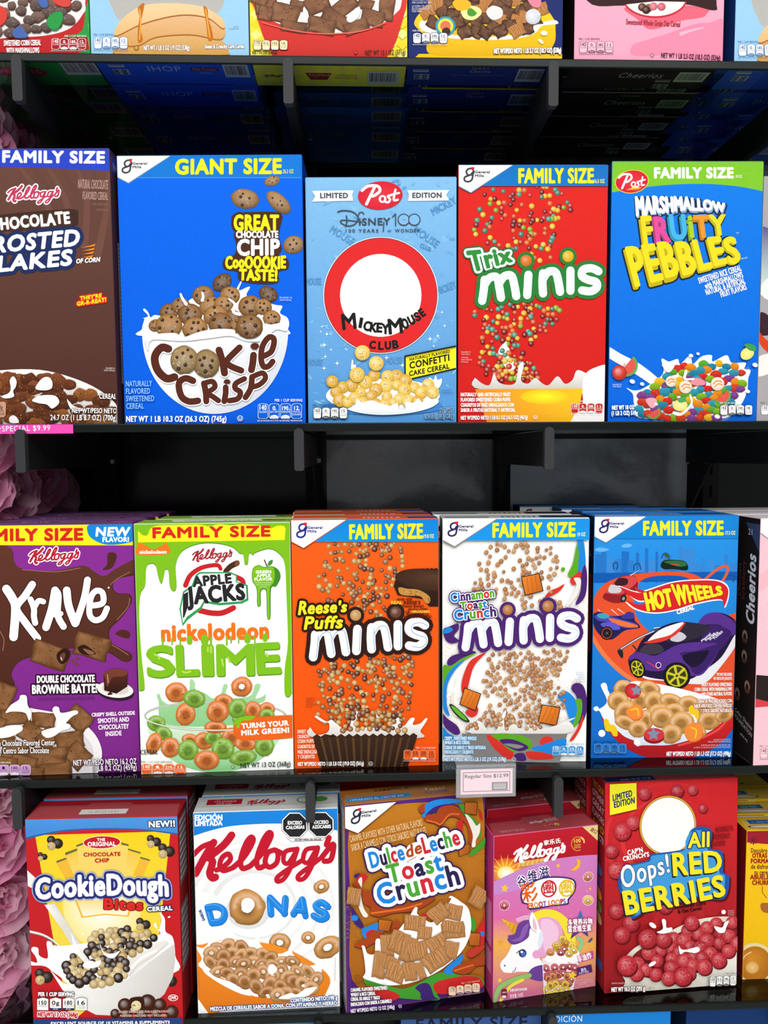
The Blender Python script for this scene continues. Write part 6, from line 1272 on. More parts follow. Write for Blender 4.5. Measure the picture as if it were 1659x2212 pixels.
a.poly('#3f2c6e', smooth(pt('430,1050 560,960 700,935 880,960 895,1060 840,1140 830,1180 700,1195 500,1225 480,1180 430,1160'), True, 4)); a.poly('#fff', smooth(pt('442,1056 566,972 700,948 868,970 880,1060 828,1132 818,1168 700,1182 508,1208 490,1170 444,1150'), True, 4))
a.T('彩', 440, 1150, 575, 1125, 125, '#e0641e', b=5)
for x, y, c in ((665, 1042, '#c8242e'), (820, 1038, '#e6b81e')): a.ell(c, x, y, 68, 76, 15, 28); a.ell('#fff', x, y, 54, 62, 15, 28); a.T('圈', x-42, y+36, x+42, y+28, 74, c, b=3)
a.T('FROOT LOOPS', 490, 1212, 812, 1172, 44, ['#e0641e', '#e0641e', '#d8a01e', '#c8242e', '#8a5ab0'], b=4)
a.part('unicorn_picture')
a.line('#f4df3a', a.arcpts(650, 1500, 205, 240, 215, 390, 24), 85); a.line('#e7a8cf', '400,1310 460,1290 520,1290', 40)
a.blob('#e7a5d0', '560,1330 660,1285 760,1340 785,1450 740,1560 640,1620 560,1640 530,1600 600,1500'); a.blob('#f2c4e2', '600,1320 680,1310 740,1370 750,1460 700,1550 640,1590 610,1480')
a.blob('#f8f7fb', '245,1690 300,1620 340,1540 360,1480 430,1400 520,1360 600,1400 615,1480 580,1560 560,1600 600,1660 640,1700 610,1760 480,1760 400,1760 340,1770 270,1760')
a.blob('#dfe6f4', '600,1400 618,1480 590,1560 570,1500'); a.poly(('#f2c23a', '#d8942a', 250, 1300, 390, 1400), '248,1295 405,1360 370,1445'); a.line('#a86a1a', '300,1325 290,1345', 4); a.line('#a86a1a', '335,1340 318,1378', 4); a.line('#a86a1a', '370,1352 345,1410', 4)
a.blob('#6a3f92', '310,1450 370,1430 400,1350 480,1310 530,1330 500,1400 490,1460 420,1510 350,1525 310,1490 315,1465 345,1480'); a.blob('#8a5cb0', '340,1490 410,1460 440,1380 490,1340 470,1430 420,1490')
a.blob('#fbfafc', '520,1240 570,1330 585,1400 560,1420 510,1380 495,1300'); a.blob('#e8c0c8', '530,1290 558,1350 560,1400 530,1375'); a.line('#7a6a9a', '520,1240 495,1300 512,1380 560,1420', 4)
a.ell('#26346a', 440, 1600, 34, 36, 0, 20); a.ell('#4a6ab8', 446, 1606, 22, 24, 0, 16); a.ell('#fff', 432, 1588, 11, 11, 0, 10); a.line('#2a2440', '385,1600 410,1580 440,1565', 7); a.ell('#5a5a8a', 285, 1708, 9, 7); a.line('#5a4a86', '350,1765 375,1745 380,1720', 6)
a.blob('#e5a4d2', '525,1600 560,1570 590,1600 640,1620 580,1640 540,1640'); a.blob('#6a3f92', '480,1790 520,1730 600,1700 640,1720 620,1830 540,1830 480,1800')
a.part('cereal_glass')
a.line('#8fc98f', '920,1470 950,1500 930,1560 900,1590', 34); a.line('#c9a8b0', '920,1560 1010,1490', 4); a.blob('#3a5a8a', '1005,1495 1035,1462 1040,1480 1015,1505')
a.poly('#f0dde8', '612,1640 930,1640 870,1950 628,1950'); a.blob('#fbf8fa', '630,1640 760,1560 900,1560 930,1640 860,1690 700,1690')
lc = ['#b5404a', '#c04e50', '#a83a46']
for reg, n, cc, r0 in (('640,1700 900,1690 890,1790 640,1800', 15, lc, 36), ('640,1790 870,1780 860,1860 650,1860', 10, ['#d0803a', '#c87838', '#bd5a44'], 34), ('640,1850 850,1850 830,1950 650,1950', 10, ['#e0b82a', '#e8c43a'], 36)):
    for x, y in sorted(a.spots(reg, n, R, 44), key=lambda p: p[1]): a.loop(x, y, r0, r0*R.uniform(.8, 1), R.uniform(0, 90), R.choice(cc), None, .3, 14, .5, .2)
for x, y, c in ((680, 1590, '#d88a3a'), (740, 1555, '#e6c23a'), (800, 1560, '#c05a4a'), (730, 1530, '#e0b83a'), (810, 1510, '#d07a3a'), (785, 1475, '#e6c84a'), (870, 1530, '#e6c84a'), (880, 1570, '#e6c23a'), (770, 1590, '#b5404a'), (840, 1600, '#e0b83a')): a.loop(x, y, 36, 32, R.uniform(0, 60), c, None, .3, 16, .55, .25, R)
a.line('#dfe6f2', '612,1640 628,1950', 7); a.line('#f6f2f6', '612,1640 700,1680 860,1680 930,1640', 6); st(868, 1785, 40, '#f2c83a')
a.line('#8cc06a', '190,2030 240,1900 360,1830 500,1790', 40); a.line('#e8d84a', '250,2010 330,1890 440,1830', 28)
a.part('claim_labels')
q = [(940, 1228), (962, 1300), (1045, 1300), (985, 1360), (1005, 1455), (940, 1410), (852, 1475), (880, 1380), (830, 1330), (905, 1305)]
a.poly(('#3a78c0', '#5a2a7a', 0, 1240, 0, 1460), q); a.T('多营养谷物', 835, 1362, 1040, 1348, 46, '#fff', b=2, o=[('#a03a6a', 6)]); a.T('富含维生素', 832, 1412, 1030, 1400, 44, '#fff', b=2, o=[('#a03a6a', 6)])
a.poly('#c04a8a', '905,1620 1045,1575 1050,1640 920,1680'); a.T('非油炸', 920, 1670, 1036, 1632, 42, '#fff', b=2); a.poly('#4f2a6a', '910,1720 1030,1690 1040,1755 905,1790'); a.T('颜色', 945, 1752, 990, 1742, 22, '#e8d0f0', b=1); a.T('来源于植物', 925, 1778, 1010, 1760, 16, '#e8d0f0')
a.part('net_weight_text'); a.poly('#7a1f3a', '255,1915 290,1905 305,1915 305,1985 258,1990'); a.ell('#f4e6ec', 280, 1975, 20, 12, 0, 14); a.T('450', 264, 1945, 298, 1942, 12, '#fff')
a.T('彩圈谷物可即食麦圈', 332, 1930, 478, 1915, 18, '#f8e4f0', b=1); a.T('净含量 150克', 332, 1985, 446, 1968, 26, '#f8e4f0', b=1)
for i in range(3): a.T('图片仅供参考请以实物为准', (880, 900, 920)[i], 1838+i*16, (1040, 1045, 990)[i], 1822+i*16, 9, '#f0c8dc')
a.flush()
a = Art(b, 'top'); a.lay = 200; a.part('top_print'); a.kel(62, 30, 84, 28, '#d8c8cc'); a.T('家乐氏', 86, 30, 106, 28, 7, '#d8c8cc'); a.T('彩', 78, 44, 86, 43, 7, '#c86a4a'); a.loop(90, 40, 4, 4, 0, '#c8404a'); a.loop(98, 40, 4, 4, 0, '#d8b84a'); a.T('保质期 生产日期 2023', 12, 46, 48, 46, 4, '#c8a0a4'); a.flush()
a = Art(b, 'left'); a.part('side_panel'); a.T('家乐氏', 20, 70, 20, 20, 14, '#f0d0d8', b=.6); a.rect_('#d880b0', 6, 100, 44, 165); a.rect_('#d880b0', 6, 172, 44, 205); a.flush()

# ---- red berry carton
b = carton('front red berry cereal carton with yellow LIMITED EDITION note and round white picture disc', (.4395, .0252, .0690, .1957, .3005), ZT[3], .05, ('#c4222a', '#8e1c24', '#a82028', '#7a1418'), [(1300, 1697), (1588.7, 1684), (1594, 2127), (1311, 2151)], 'red berry cartons', .035); BERRY = b
a = Art(b, 'front', (1250, 1640, 3.868))
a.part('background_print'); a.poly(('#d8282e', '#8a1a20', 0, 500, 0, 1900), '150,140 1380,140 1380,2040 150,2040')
for r, c in ((640, '#d43036'), (560, '#c82a30'), (470, '#d8343a')): a.line(c, a.arcpts(740, 680, r*.82, r*.72, 120, 300, 30), 40, 10)
a.poly('#b8262c', '700,1220 1000,1200 1100,1420 600,1420')
a.part('berry_pieces')
bc2 = '#c8444c'
def berry(x, y, r): a.ell(dk('#8a1a20', .55), x+r*.12, y+r*.22, r, r*.96, 0, 16); a.ball(x, y, r, R.choice(['#c43440', '#b82f3a', '#c83e46']), .6, 16, .18); a.crumb(x, y, r*.85, r*.85, '#9a2028', 16, R, .06, .13); a.crumb(x, y, r*.8, r*.8, '#e47a80', 14, R, .04, .1)
for q in ((528, 305, 58), (802, 285, 58), (932, 278, 46), (1022, 432, 40), (435, 550, 62), (347, 620, 76), (262, 785, 60), (305, 945, 72), (315, 1285, 66), (440, 1385, 72), (365, 1485, 70), (725, 1245, 62)): berry(*q)
a.part('picture_disc'); a.ell('#8a5a1a', 728, 570, 240, 252, 0, 50); a.ell('#e8b84a', 728, 570, 236, 248, 0, 50); a.ell('#a8701e', 728, 570, 228, 240, 0, 50); a.ell('#fbfaf6', 728, 570, 222, 234, 0, 50)
a.part('edition_note'); a.poly('#8a1a1e', '236,222 460,214 470,440 246,490'); a.poly('#f4ea2c', '230,212 455,206 464,432 238,482'); a.T('LIMITED', 262, 362, 422, 322, 50, '#22306a', b=3.5, sh=.15); a.T('EDITION', 274, 420, 444, 380, 50, '#22306a', b=3.5, sh=.15)
a.part('name_lettering'); a.T("CAP'N", 400, 818, 524, 790, 40, '#fff', b=3); a.T("CRUNCH'S", 362, 866, 578, 826, 36, '#fff', b=3)
a.part('title_lettering')
pl = '350,930 400,900 570,860 590,810 740,790 880,760 890,680 930,600 1020,580 1100,620 1090,760 1190,790 1200,960 1250,990 1240,1130 1180,1190 1000,1170 850,1210 620,1230 520,1310 440,1345 400,1240 360,1170 320,1060'
a.blob('#5a1014', [(x+14, y+18) for x, y in pt(pl)], 3); a.blob('#1f57a8', pl, 3); a.blob('#3f9ad8', [(735+(x-735)*.93, 1000+(y-1000)*.93) for x, y in pt(pl)], 3)
a.T('Oops!', 362, 1098, 752, 955, 180, '#fff', b=6, h1=145, sh=.2, o=[('#26305e', 5)])
a.T('All', 905, 755, 1075, 745, 120, '#f4e62c', b=8, o=[('#26407a', 10)], sh=.05)
for dx, dy, c in ((-10, 14, '#24222c'), (0, 0, '#f4e22a')):
    a.T('RED', 790+dx, 985+dy, 1185+dx, 950+dy, 180, c, b=12, h1=165); a.T('BERRIES', 400+dx, 1310+dy, 1220+dx, 1150+dy, 190, c, b=13, h1=165, arc=-6)
a.part('flavour_text')
for i, t in enumerate(('NATURALLY &', 'ARTIFICIALLY', 'FLAVORED')): a.T(t, (1132, 1118, 1106)[i], 628+i*60, (1274, 1252, 1212)[i], 612+i*62, 42, '#8e1a20', b=2)
a.T('Sweetened Corn', 798, 1268, 1058, 1228, 30, '#3a0c10', b=2.5); a.T('& Oat Cereal', 832, 1302, 1026, 1270, 28, '#3a0c10', b=2.5)
for i in range(4): a.T(('PRODUCT', 'ENLARGED', 'TO SHOW', 'DETAIL')[i], 1246, 1288+i*17, 1296, 1284+i*17, 12, '#d8b0b0', b=.8)
a.part('cereal_picture')
a.blob('#e2dccf', '360,1740 470,1590 700,1480 1000,1350 1330,1340 1400,1500 1400,2040 480,1960 400,1860'); a.poly(('#f2eee6', '#cfc8b8', 900, 1700, 900, 1950), '380,1800 700,1860 900,1850 1150,1740 1340,1570 1400,1560 1400,2040 480,1960'); 
a.blob('#8a2228', '440,1700 520,1600 760,1500 1000,1400 1340,1380 1340,1560 1150,1720 900,1830 700,1850 460,1800')
for x, y in sorted(a.spots('450,1690 540,1620 760,1500 1000,1400 1320,1370 1330,1560 1140,1710 900,1810 700,1830 460,1790', 64, R, 70), key=lambda p: p[1]): berry(x, y, R.uniform(52, 66))
for q in ((930, 1365, 62), (565, 1495, 80), (700, 1500, 68), (400, 1715, 84), (865, 1805, 76)): berry(*q)
for P in ('640,1440 690,1410 680,1340 700,1330 715,1350 720,1400 765,1400 760,1430 700,1450', '1115,1390 1180,1400 1200,1360 1235,1345 1215,1400 1200,1440 1150,1440', '825,1550 850,1580 900,1580 980,1560 1000,1590 960,1610 880,1600 840,1620'): a.blob('#fbfafa', P)
for x, y, rx, ry, rt in ((605, 1382, 34, 18, 35), (1190, 1272, 18, 18, 0), (610, 1700, 34, 16, -30)): a.ell('#fff', x, y, rx, ry, rt, 14)
a.part('net_weight_text'); a.T('SERVING SUGGESTION', 276, 1868, 398, 1864, 12, '#e0c8c4', b=.8); a.T('NET WT 10.3 OZ (293 g)', 276, 1930, 556, 1918, 34, '#fff', b=2.6, o=[('#4a1a1a', 4)]); a.ell('#8a8070', 612, 1900, 14, 12); a.ell('#d8d0c2', 612, 1900, 11, 9)
a.nut(1085, 1805, 222, 82, ('150', '0.5', '240', '17'), '#fbfaf6', '#2a2a2a', '#2a2a2a', '#222', '#fff', head='Per 1 1/4 cup', hc='#333', dy=-.06, foot=False, hw=80, hr=True); a.flush()
toptext(b, [('R', '#1f2a56', 4, 30, 76, 46), ('T', 'AUG 10 23 13 27', 26, 44, 72, 42, 5, '#c8c8d8'), ('E', '#d8d0d0', 132, 24, 22, 8), ('P', '#b8242c', [(108, 8), (158, 8), (150, 26), (112, 24)]), ('E', '#3a6a3a', 34, 14, 16, 5)])
a = Art(b, 'left'); a.part('side_panel')
for i, (t, c) in enumerate((('TRY OUR', '#d8b82a'), ('OTHER', '#e6dede'), ('GREAT', '#e6dede'), ('FLAVORS', '#e6dede'), ('AND', '#d8b82a'), ('PRODUCTS!', '#e6dede'))): a.T(t, 4, 18+i*14, 46, 20+i*14, 9, c, b=.8)
for i, c in enumerate(('#4a6aa8', '#6a3a8a', '#d88a2a', '#6a8a3a', '#c8a86a')): a.ell(c, 26, 130+i*18, 14, 8, 20, 14)
a.rect_('#d8d8d8', 10, 205, 18, 225); a.rect_('#3a5aa0', 8, 262, 40, 276); a.flush()

# ---- yellow caramel carton at the right edge
ps = (.6365, .042, 0.0, .170, .2235)
b = carton('front yellow and red cereal carton with a bowl of caramel, cut by right edge', ps, ZT[3], .044, ('#f2c21a', '#8a1a22', '#d9b01e', '#b98a10'), quad_of(ps, ZT[3]), 'yellow caramel cartons'); CHURRO = b
a = Art(b, 'front', (1250, 1640, 3.868))
a.part('background_print'); a.poly(('#f6c61c', '#eeb810', 0, 700, 0, 1900), '1300,480 1700,480 1700,1900 1300,1900'); a.part('red_header'); a.poly('#9e1f2e', '1300,480 1700,480 1700,720 1340,690 1300,685')
for x, y, r in ((1380, 600, 50), (1520, 560, 60), (1460, 680, 40)):
    for i in range(8): a.ell('#842032', x+r*.6*math.cos(i*.785), y+r*.6*math.sin(i*.785), r*.3, r*.18, i*45, 10)
    a.ell('#74182a', x, y, r*.3, r*.3, 0, 12)
a.part('flavour_text')
for t, x0, x1, y, c, bb in (('Descubre', 1440, 1574, 780, '#6a2410', 1.5), ('OTRAS', 1452, 1572, 822, '#9e1f1e', 3.5), ('FORMAS', 1440, 1606, 868, '#9e1f1e', 3.5), ('de disfrutar', 1440, 1620, 915, '#6a2410', 1.5), ('tu cereal', 1468, 1600, 962, '#6a2410', 1.5), ('ABUELITA', 1434, 1640, 1002, '#9e1f1e', 3.5), ('CHURROS', 1450, 1650, 1048, '#9e1f1e', 3.5)): a.T(t, x0, y, x1, y, 36, c, b=bb)
a.line('#5a3010', '1535,1060 1535,1110 1570,1160', 4)
a.part('cereal_picture'); a.blob('#a8642e', '1520,1210 1570,1200 1640,1220 1640,1280 1540,1275'); a.ell('#e6d49a', 1470, 1705, 165, 172, 0, 40); a.ell('#b5701e', 1472, 1712, 140, 150, 0, 40, c2='#d8902e', hx_=-.2, hy_=-.3); a.ell('#e2a850', 1450, 1740, 55, 50, 0, 24, c2='#f2d090'); a.line('#f0c880', '1370,1680 1390,1640 1440,1610', 10); a.flush()
toptext(b, [('R', '#1f5f9a', 14, 14, 60, 26), ('T', 'L. 2023 MAR', 20, 23, 52, 23, 5, '#9cc0dc'), ('E', '#4a3a1e', 40, 34, 34, 5), ('E', '#d8d0b8', 40, 34, 30, 4), ('R', '#e6dfc8', 2, 1, 60, 4)])

behind(DOUGH, 1, (.0,), .060, 'red cookie dough cereal', 'cookie dough cartons')
behind(DONAS, 1, (.002,), .050, 'white ring cereal', 'white ring cereal cartons')
behind(UNI, 1, (.004,), .078, 'pink unicorn cereal', 'pink unicorn cartons')
behind(BERRY, 1, (-.008,), .060, 'red berry cereal', 'red berry cartons')
behind(CHURRO, 3, (.0, .0, .0), .048, 'yellow caramel cereal', 'yellow caramel cartons')
p = DOUGH.root.location
copy_tree(DOUGH.root, (.066, .118, p.z), 'red carton with white top sticker behind the brown caramel carton', 'cookie dough cartons', 0.03, only=('carton', 'top_flap', 'top_print'))

# ================================================================ ROW 1 (only the lower ends are in view) and its undersides
R = random.Random(51)
TZ = ZT[0]
def row1(label, x0, x1, depth, cols, art, bottom, group, y=.005):
    ps = ((x0+x1)/2, y, 0, x1-x0, .337); b = carton(label, ps, TZ, depth, cols, quad_of(ps, TZ), group, flap=False)
    art(b); a = Art(b, 'bottom'); a.part('bottom_print'); bottom(a); a.flush(); return b
def bars(a, x, y, w, h, n=24):
    a.rect_('#c9c9c4', x, y, x+w, y+h); q = x+w*.08
    while q < x+w*.92:
        t = R.choice((.5, .8, 1.2)); a.rect_('#26262a', q, y+h*.12, q+t, y+h*.8); q += t+R.choice((.6, .9, 1.3))
def marks(a, x, y, c='#b9c4cc'):
    a.rect_(c, x, y, x+20, y+7); a.rect_('#2a3550', x+1, y+1, x+19, y+2.5)
    a.rect_(c, x+2, y+12, x+22, y+26)
    for i in range(4): a.loop(x+6+i % 2*10, y+16+i//2*6, 4, 3, 0, '#2a3550', None, .3, 8)
def rows(b, Ys, dxs, kind, group):
    n = ('second', 'third', 'fourth', 'fifth')
    for i, (Y, dx) in enumerate(zip(Ys, dxs)):
        p = b.root.location
        copy_tree(b.root, (p.x+dx, Y+b.d/2, p.z), '%s, %s from the front on the top shelf' % (kind, n[i]), group)
# red and green chocolate marshmallow cartons
def art(b):
    a = Art(b, 'front', (0, 0, 2.9625)); a.part('background_print'); a.poly('#2f9a48', '-400,-900 600,-900 600,360 -400,360'); a.blob('#c42a2c', '-400,-200 540,-200 545,60 520,200 420,228 300,260 -400,250'); a.poly('#c0282c', '-400,240 560,235 580,310 470,352 -400,352')
    for y in range(-300, 300, 90): a.line('#58c070', [(565, y), (572, y+60)], 5)
    a.part('cereal_picture'); a.blob('#efecea', '-400,-300 480,-300 545,20 530,90 450,180 300,226 60,240 -400,250')
    for x, y in sorted(a.spots('-300,-200 420,-200 500,60 460,130 300,190 60,225 -300,230', 62, R, 50), key=lambda p: p[1]):
        c = R.choice(['#5a3426', '#4a2a1e', '#67402e']); w = R.uniform(34, 50); P = [(x+w*math.cos(.785*i)*R.uniform(.7, 1.15), y+w*.8*math.sin(.785*i)*R.uniform(.7, 1.15)) for i in range(8)]
        a.blob(dk(c, .5), [(p[0]+2, p[1]+5) for p in P], 2); a.blob((lt(c, .12), dk(c, .8), x, y-w, x, y+w), P, 2); a.crumb(x, y, w*.7, w*.6, lt(c, .2), 5, R, .08, .2)
    for c, P in (('#d8453a', '-60,50 0,40 45,70 45,120 10,165 -60,160'), ('#2f9a4a', '300,140 340,90 395,80 405,120 375,185 330,190'), ('#4a6ab0', '85,205 130,170 165,205 180,240 100,242'), ('#d84a44', '340,10 400,-30 450,0 450,40 400,45'), ('#4a6ab0', '245,0 290,-30 310,40 270,50')): a.blob(dk(c, .6), [(x+3, y+6) for x, y in pt(P)], 3); a.blob(c, P, 3)
    a.part('flavour_text'); a.T('SWEETENED CORN CEREAL', 30, 298, 265, 294, 34, '#fff', b=1.5); a.T('WITH MARSHMALLOWS', 46, 345, 255, 343, 34, '#fff', b=1.5)
    a.nut(332, 252, 224, 70, ('140', '0', '180', '12'), '#a82028', '#fff', '#fff', '#fff', '#333', hc='#fff', hw=138, hr=True); a.flush()
def bot(a): a.poly('#2a9a48', '0,0 300,0 300,100 0,100'); a.ell('#a8283a', 76, 40, 34, 14); a.T('PEBBLES', 50, 44, 102, 44, 10, '#d8a8ac', b=.5); bars(a, 134, 12, 46, 34)
A1 = row1('red and green cereal carton with chocolate pieces, far left of the top shelf', -.505, -.3264, .075, ('#2f9a48', '#2a8a40', '#2f9a48', '#1f7a34'), art, bot, 'red and green cartons')
rows(A1, (.118, .200, .278), (0, 0, 0), 'red and green cereal carton', 'red and green cartons')
# pale blue pancake cartons, at both ends
def pancake(b, x, y, sgn=1):
    a = Art(b, 'front', (0, 0, 2.9625)); f = lambda P: [(u+x, v+y) for u, v in pt(P)]
    a.part('background_print'); a.poly(('#a8d8f6', '#9ccdf0', 0, -300, 0, 340), f('0,-900 1010,-900 1010,350 0,350'))
    a.part('cereal_picture'); a.blob('#b9b8b4', f('100,-60 140,60 220,140 600,160 800,90 860,-30 870,-300 90,-300'))
    for P, c in (('170,300 300,290 400,240 560,225 760,235 850,270 880,330 820,352 200,352', '#e9b25e'), ('170,210 300,160 560,105 760,110 850,170 850,235 800,250 640,220 420,235 300,290 190,280', '#e8ab58'), ('150,200 200,120 320,40 500,20 700,40 820,100 855,150 840,180 740,110 560,95 330,150 170,225', '#f0c070')):
        Q = f(P); a.blob('#a8642a', [(u, v+9) for u, v in Q]); a.blob((lt(c, .25), dk(c, .82), x+500, y+0, x+500, y+330), Q); 
    for P in ('300,50 340,20 330,90 320,140 320,200 330,260 300,270 300,180 310,110', '720,40 745,60 750,120 770,180 780,250 750,260 740,180 730,110'): a.blob('#c4701e', f(P)); 
    for P in ('310,60 318,130 310,250', '733,60 745,140 760,240'): a.line('#eaa848', f(P), 9)
    a.T('SERVING', x+910, y+176, x+945, y+176, 9, '#5a7a9a'); a.T('SUGGESTION', x+880, y+190, x+945, y+190, 9, '#5a7a9a')
    a.part('net_weight_text'); a.T('NET WT 1 LB 3 OZ (19 OZ) (538g)', x+338, y+322, x+630, y+320, 30, '#fff', b=1.5, o=[('#7a5020', 2)]); a.T('Sweet & Crunchy Corn Cereal', x+728, y+312, x+978, y+310, 26, '#fff', b=1.5, o=[('#7a5020', 2)]); a.ell('#6a4a2a', x+290, y+308, 16, 16); a.ell('#e0a85a', x+290, y+308, 12, 12); a.T('U', x+284, y+315, x+296, y+315, 14, '#6a4a2a')
    a.nut(x+17, y+240, 220, 74, ('140', '0', '180', '12'), '#f2f8fc', '#3a6aa0', '#3a7ab8', '#3a7ab8', '#fff', hc='#3a7ab8', hw=128); a.flush()
def botp(a):
    a.poly('#2f62d8', '0,0 300,0 300,100 0,100'); marks(a, 14, 18); a.T('IHOP', 62, 34, 104, 34, 13, '#b9c6da', b=1.6); a.rect_('#7a2440', 116, 24, 152, 32); a.T('Mini Pancake', 119, 30.5, 149, 30.5, 5, '#d8c0cc', b=.3); a.T('CEREAL', 126, 40, 142, 40, 4, '#9fb0cc'); bars(a, 158, 14, 32, 34)
A2 = row1('pale blue pancake cereal carton second from left on the top shelf', -.3253, -.1306, .068, ('#a4d4f4', '#8cc0e6', '#a4d4f4', '#1c3f9a'), lambda b: pancake(b, 583, 0), botp, 'pancake cartons')
rows(A2, (.074, .148, .223, .29), (.001, .001, .002, .002), 'left stack pale blue pancake carton', 'pancake cartons')
# yellow carton with red bowl
def art(b):
    a = Art(b, 'front', (530, 0, 2.9625)); a.part('background_print'); a.poly('#f2e23e', '30,-900 1045,-900 1045,385 30,385')
    for i in range(14):
        for j in range(18): a.poly('#f7ef8a' if (i+j) % 2 else '#efd832', [(30+i*78, -800+j*66+33), (30+i*78+39, -800+j*66), (30+i*78+78, -800+j*66+33), (30+i*78+39, -800+j*66+66)])
    a.part('cereal_picture'); a.blob(('#e0423a', '#c8322e', 0, 0, 0, 380), '40,-20 60,60 110,220 160,330 200,380 300,420 780,420 890,380 950,300 1010,120 1035,-20 1035,-400 40,-400'); a.blob('#e8e6e6', '60,-300 70,60 160,130 300,180 520,215 700,205 860,160 960,90 1000,10 1000,-300')
    for q in ((130, 20, 150, 130, -10), (90, -10, 120, 90, 20), (330, 40, 90, 70, 10), (460, 30, 160, 110, -25), (640, 40, 170, 100, -40), (770, 30, 100, 80, 20), (905, 60, 100, 150, 8), (255, 90, 180, 130, 10), (130, 90, 90, 90, 10), (310, 175, 170, 70, 8), (580, 130, 190, 100, 28), (490, 170, 180, 100, 12), (815, 120, 150, 100, 12), (710, 175, 160, 80, -20)): a.chunk(*q, '#6e4a38', 0, R, .55, .06); a.crumb(q[0], q[1], q[2]*.4, q[3]*.4, '#3e2418', 9, R, .05, .1); a.crumb(q[0], q[1], q[2]*.4, q[3]*.4, '#94705a', 9, R, .04, .09)
    a.blob('#eeecec', '650,120 720,50 735,70 720,120 670,150'); a.line('#e86a5e', '110,150 300,200 520,222 740,205 900,150', 8)
    a.part('net_weight_text'); a.T('NET WT 13.1 OZ (371g)', 766, 358, 1022, 354, 30, '#5a2a1a', b=1); a.ell('#8a2a20', 706, 342, 12, 12); a.ell('#d23a32', 706, 342, 9, 9)
    a.T('PER 1 1/3 CUP SERVING', 47, 350, 204, 350, 16, '#4a3a10', b=1); a.nut(50, 264, 224, 62, ('170', '0.5', '125', '16'), '#f8f2c0', '#5a1a10', '#5a1a10', '#fff', '#333', head=None, foot=False); a.flush()
def bot(a):
    a.poly('#f0e43e', '0,0 300,0 300,100 0,100'); 
    for i in range(10):
        for j in range(4): a.poly('#e2d860', [(i*20+5, j*18+9), (i*20+15, j*18), (i*20+25, j*18+9), (i*20+15, j*18+18)])
    a.rect_('#d8d4c0', 145, 8, 190, 16); a.T('kelloggs.com', 152, 14, 186, 14, 4, '#5a3a2a', b=.3); a.kel(12, 45, 36, 44, '#7a2a3a'); a.poly('#9a2a2e', [(66, 34), (100, 34), (94, 52), (72, 52)]); a.T('Stuffed', 70, 42, 97, 42, 6, '#d8c060', b=.3); a.T('CHOCOLATE &', 106, 42, 132, 42, 5, '#a0402a', b=.3); a.T('PEANUT BUTTER', 104, 49, 134, 49, 5, '#a0402a', b=.3); bars(a, 146, 28, 42, 34)
A3 = row1('yellow cereal carton with a big red bowl of chocolate pieces, middle of the top shelf', -.129, .0673, .070, ('#f0e04a', '#d8c83a', '#f0e04a', '#d8cc3a'), art, bot, 'yellow bowl cartons')
# blue candy cartons standing behind it
def art(b):
    a = Art(b, 'front', (530, 0, 2.9625)); a.part('background_print'); a.poly('#2070b8', '-100,-2000 1200,-2000 1200,740 -100,740'); a.part('cereal_picture')
    for x, y in sorted(a.spots('330,460 1000,460 1010,700 360,700', 44, R, 54), key=lambda p: p[1]):
        c = R.choice(['#c0402c', '#8aa02a', '#3a9a4a', '#d8a02a', '#3a8aa0', '#d86a2a']); P = [(x+44*math.cos(.785*i)*R.uniform(.7, 1.1), y+34*math.sin(.785*i)*R.uniform(.7, 1.1)) for i in range(8)]; a.blob((lt(c, .2), dk(c, .75), x, y-34, x, y+34), P, 2)
    a.blob('#e0e0e0', '570,660 650,630 680,560 690,600 670,650 600,675'); a.nut(835, 615, 190, 62, ('160', '0', '240', '18'), head=None, foot=False); a.flush()
def bot(a): a.poly('#2f86dc', '0,0 300,0 300,100 0,100'); a.ell('#9a2a34', 30, 22, 10, 6); a.T('MARSHMALLOW', 50, 20, 98, 20, 8, '#9ab0c8', b=.4); a.T('PEBBLES', 48, 34, 110, 34, 12, '#5a8a4a', b=.6); bars(a, 140, 12, 44, 34)
A3b = row1('blue candy cereal carton, first behind the yellow one on the top shelf', -.115, .0790, .062, ('#2070b8', '#1a5a98', '#2070b8', '#1f66b0'), art, bot, 'blue candy cartons', .138)
rows(A3b, (.212, .280), (.002, .003), 'blue candy cereal carton', 'blue candy cartons')
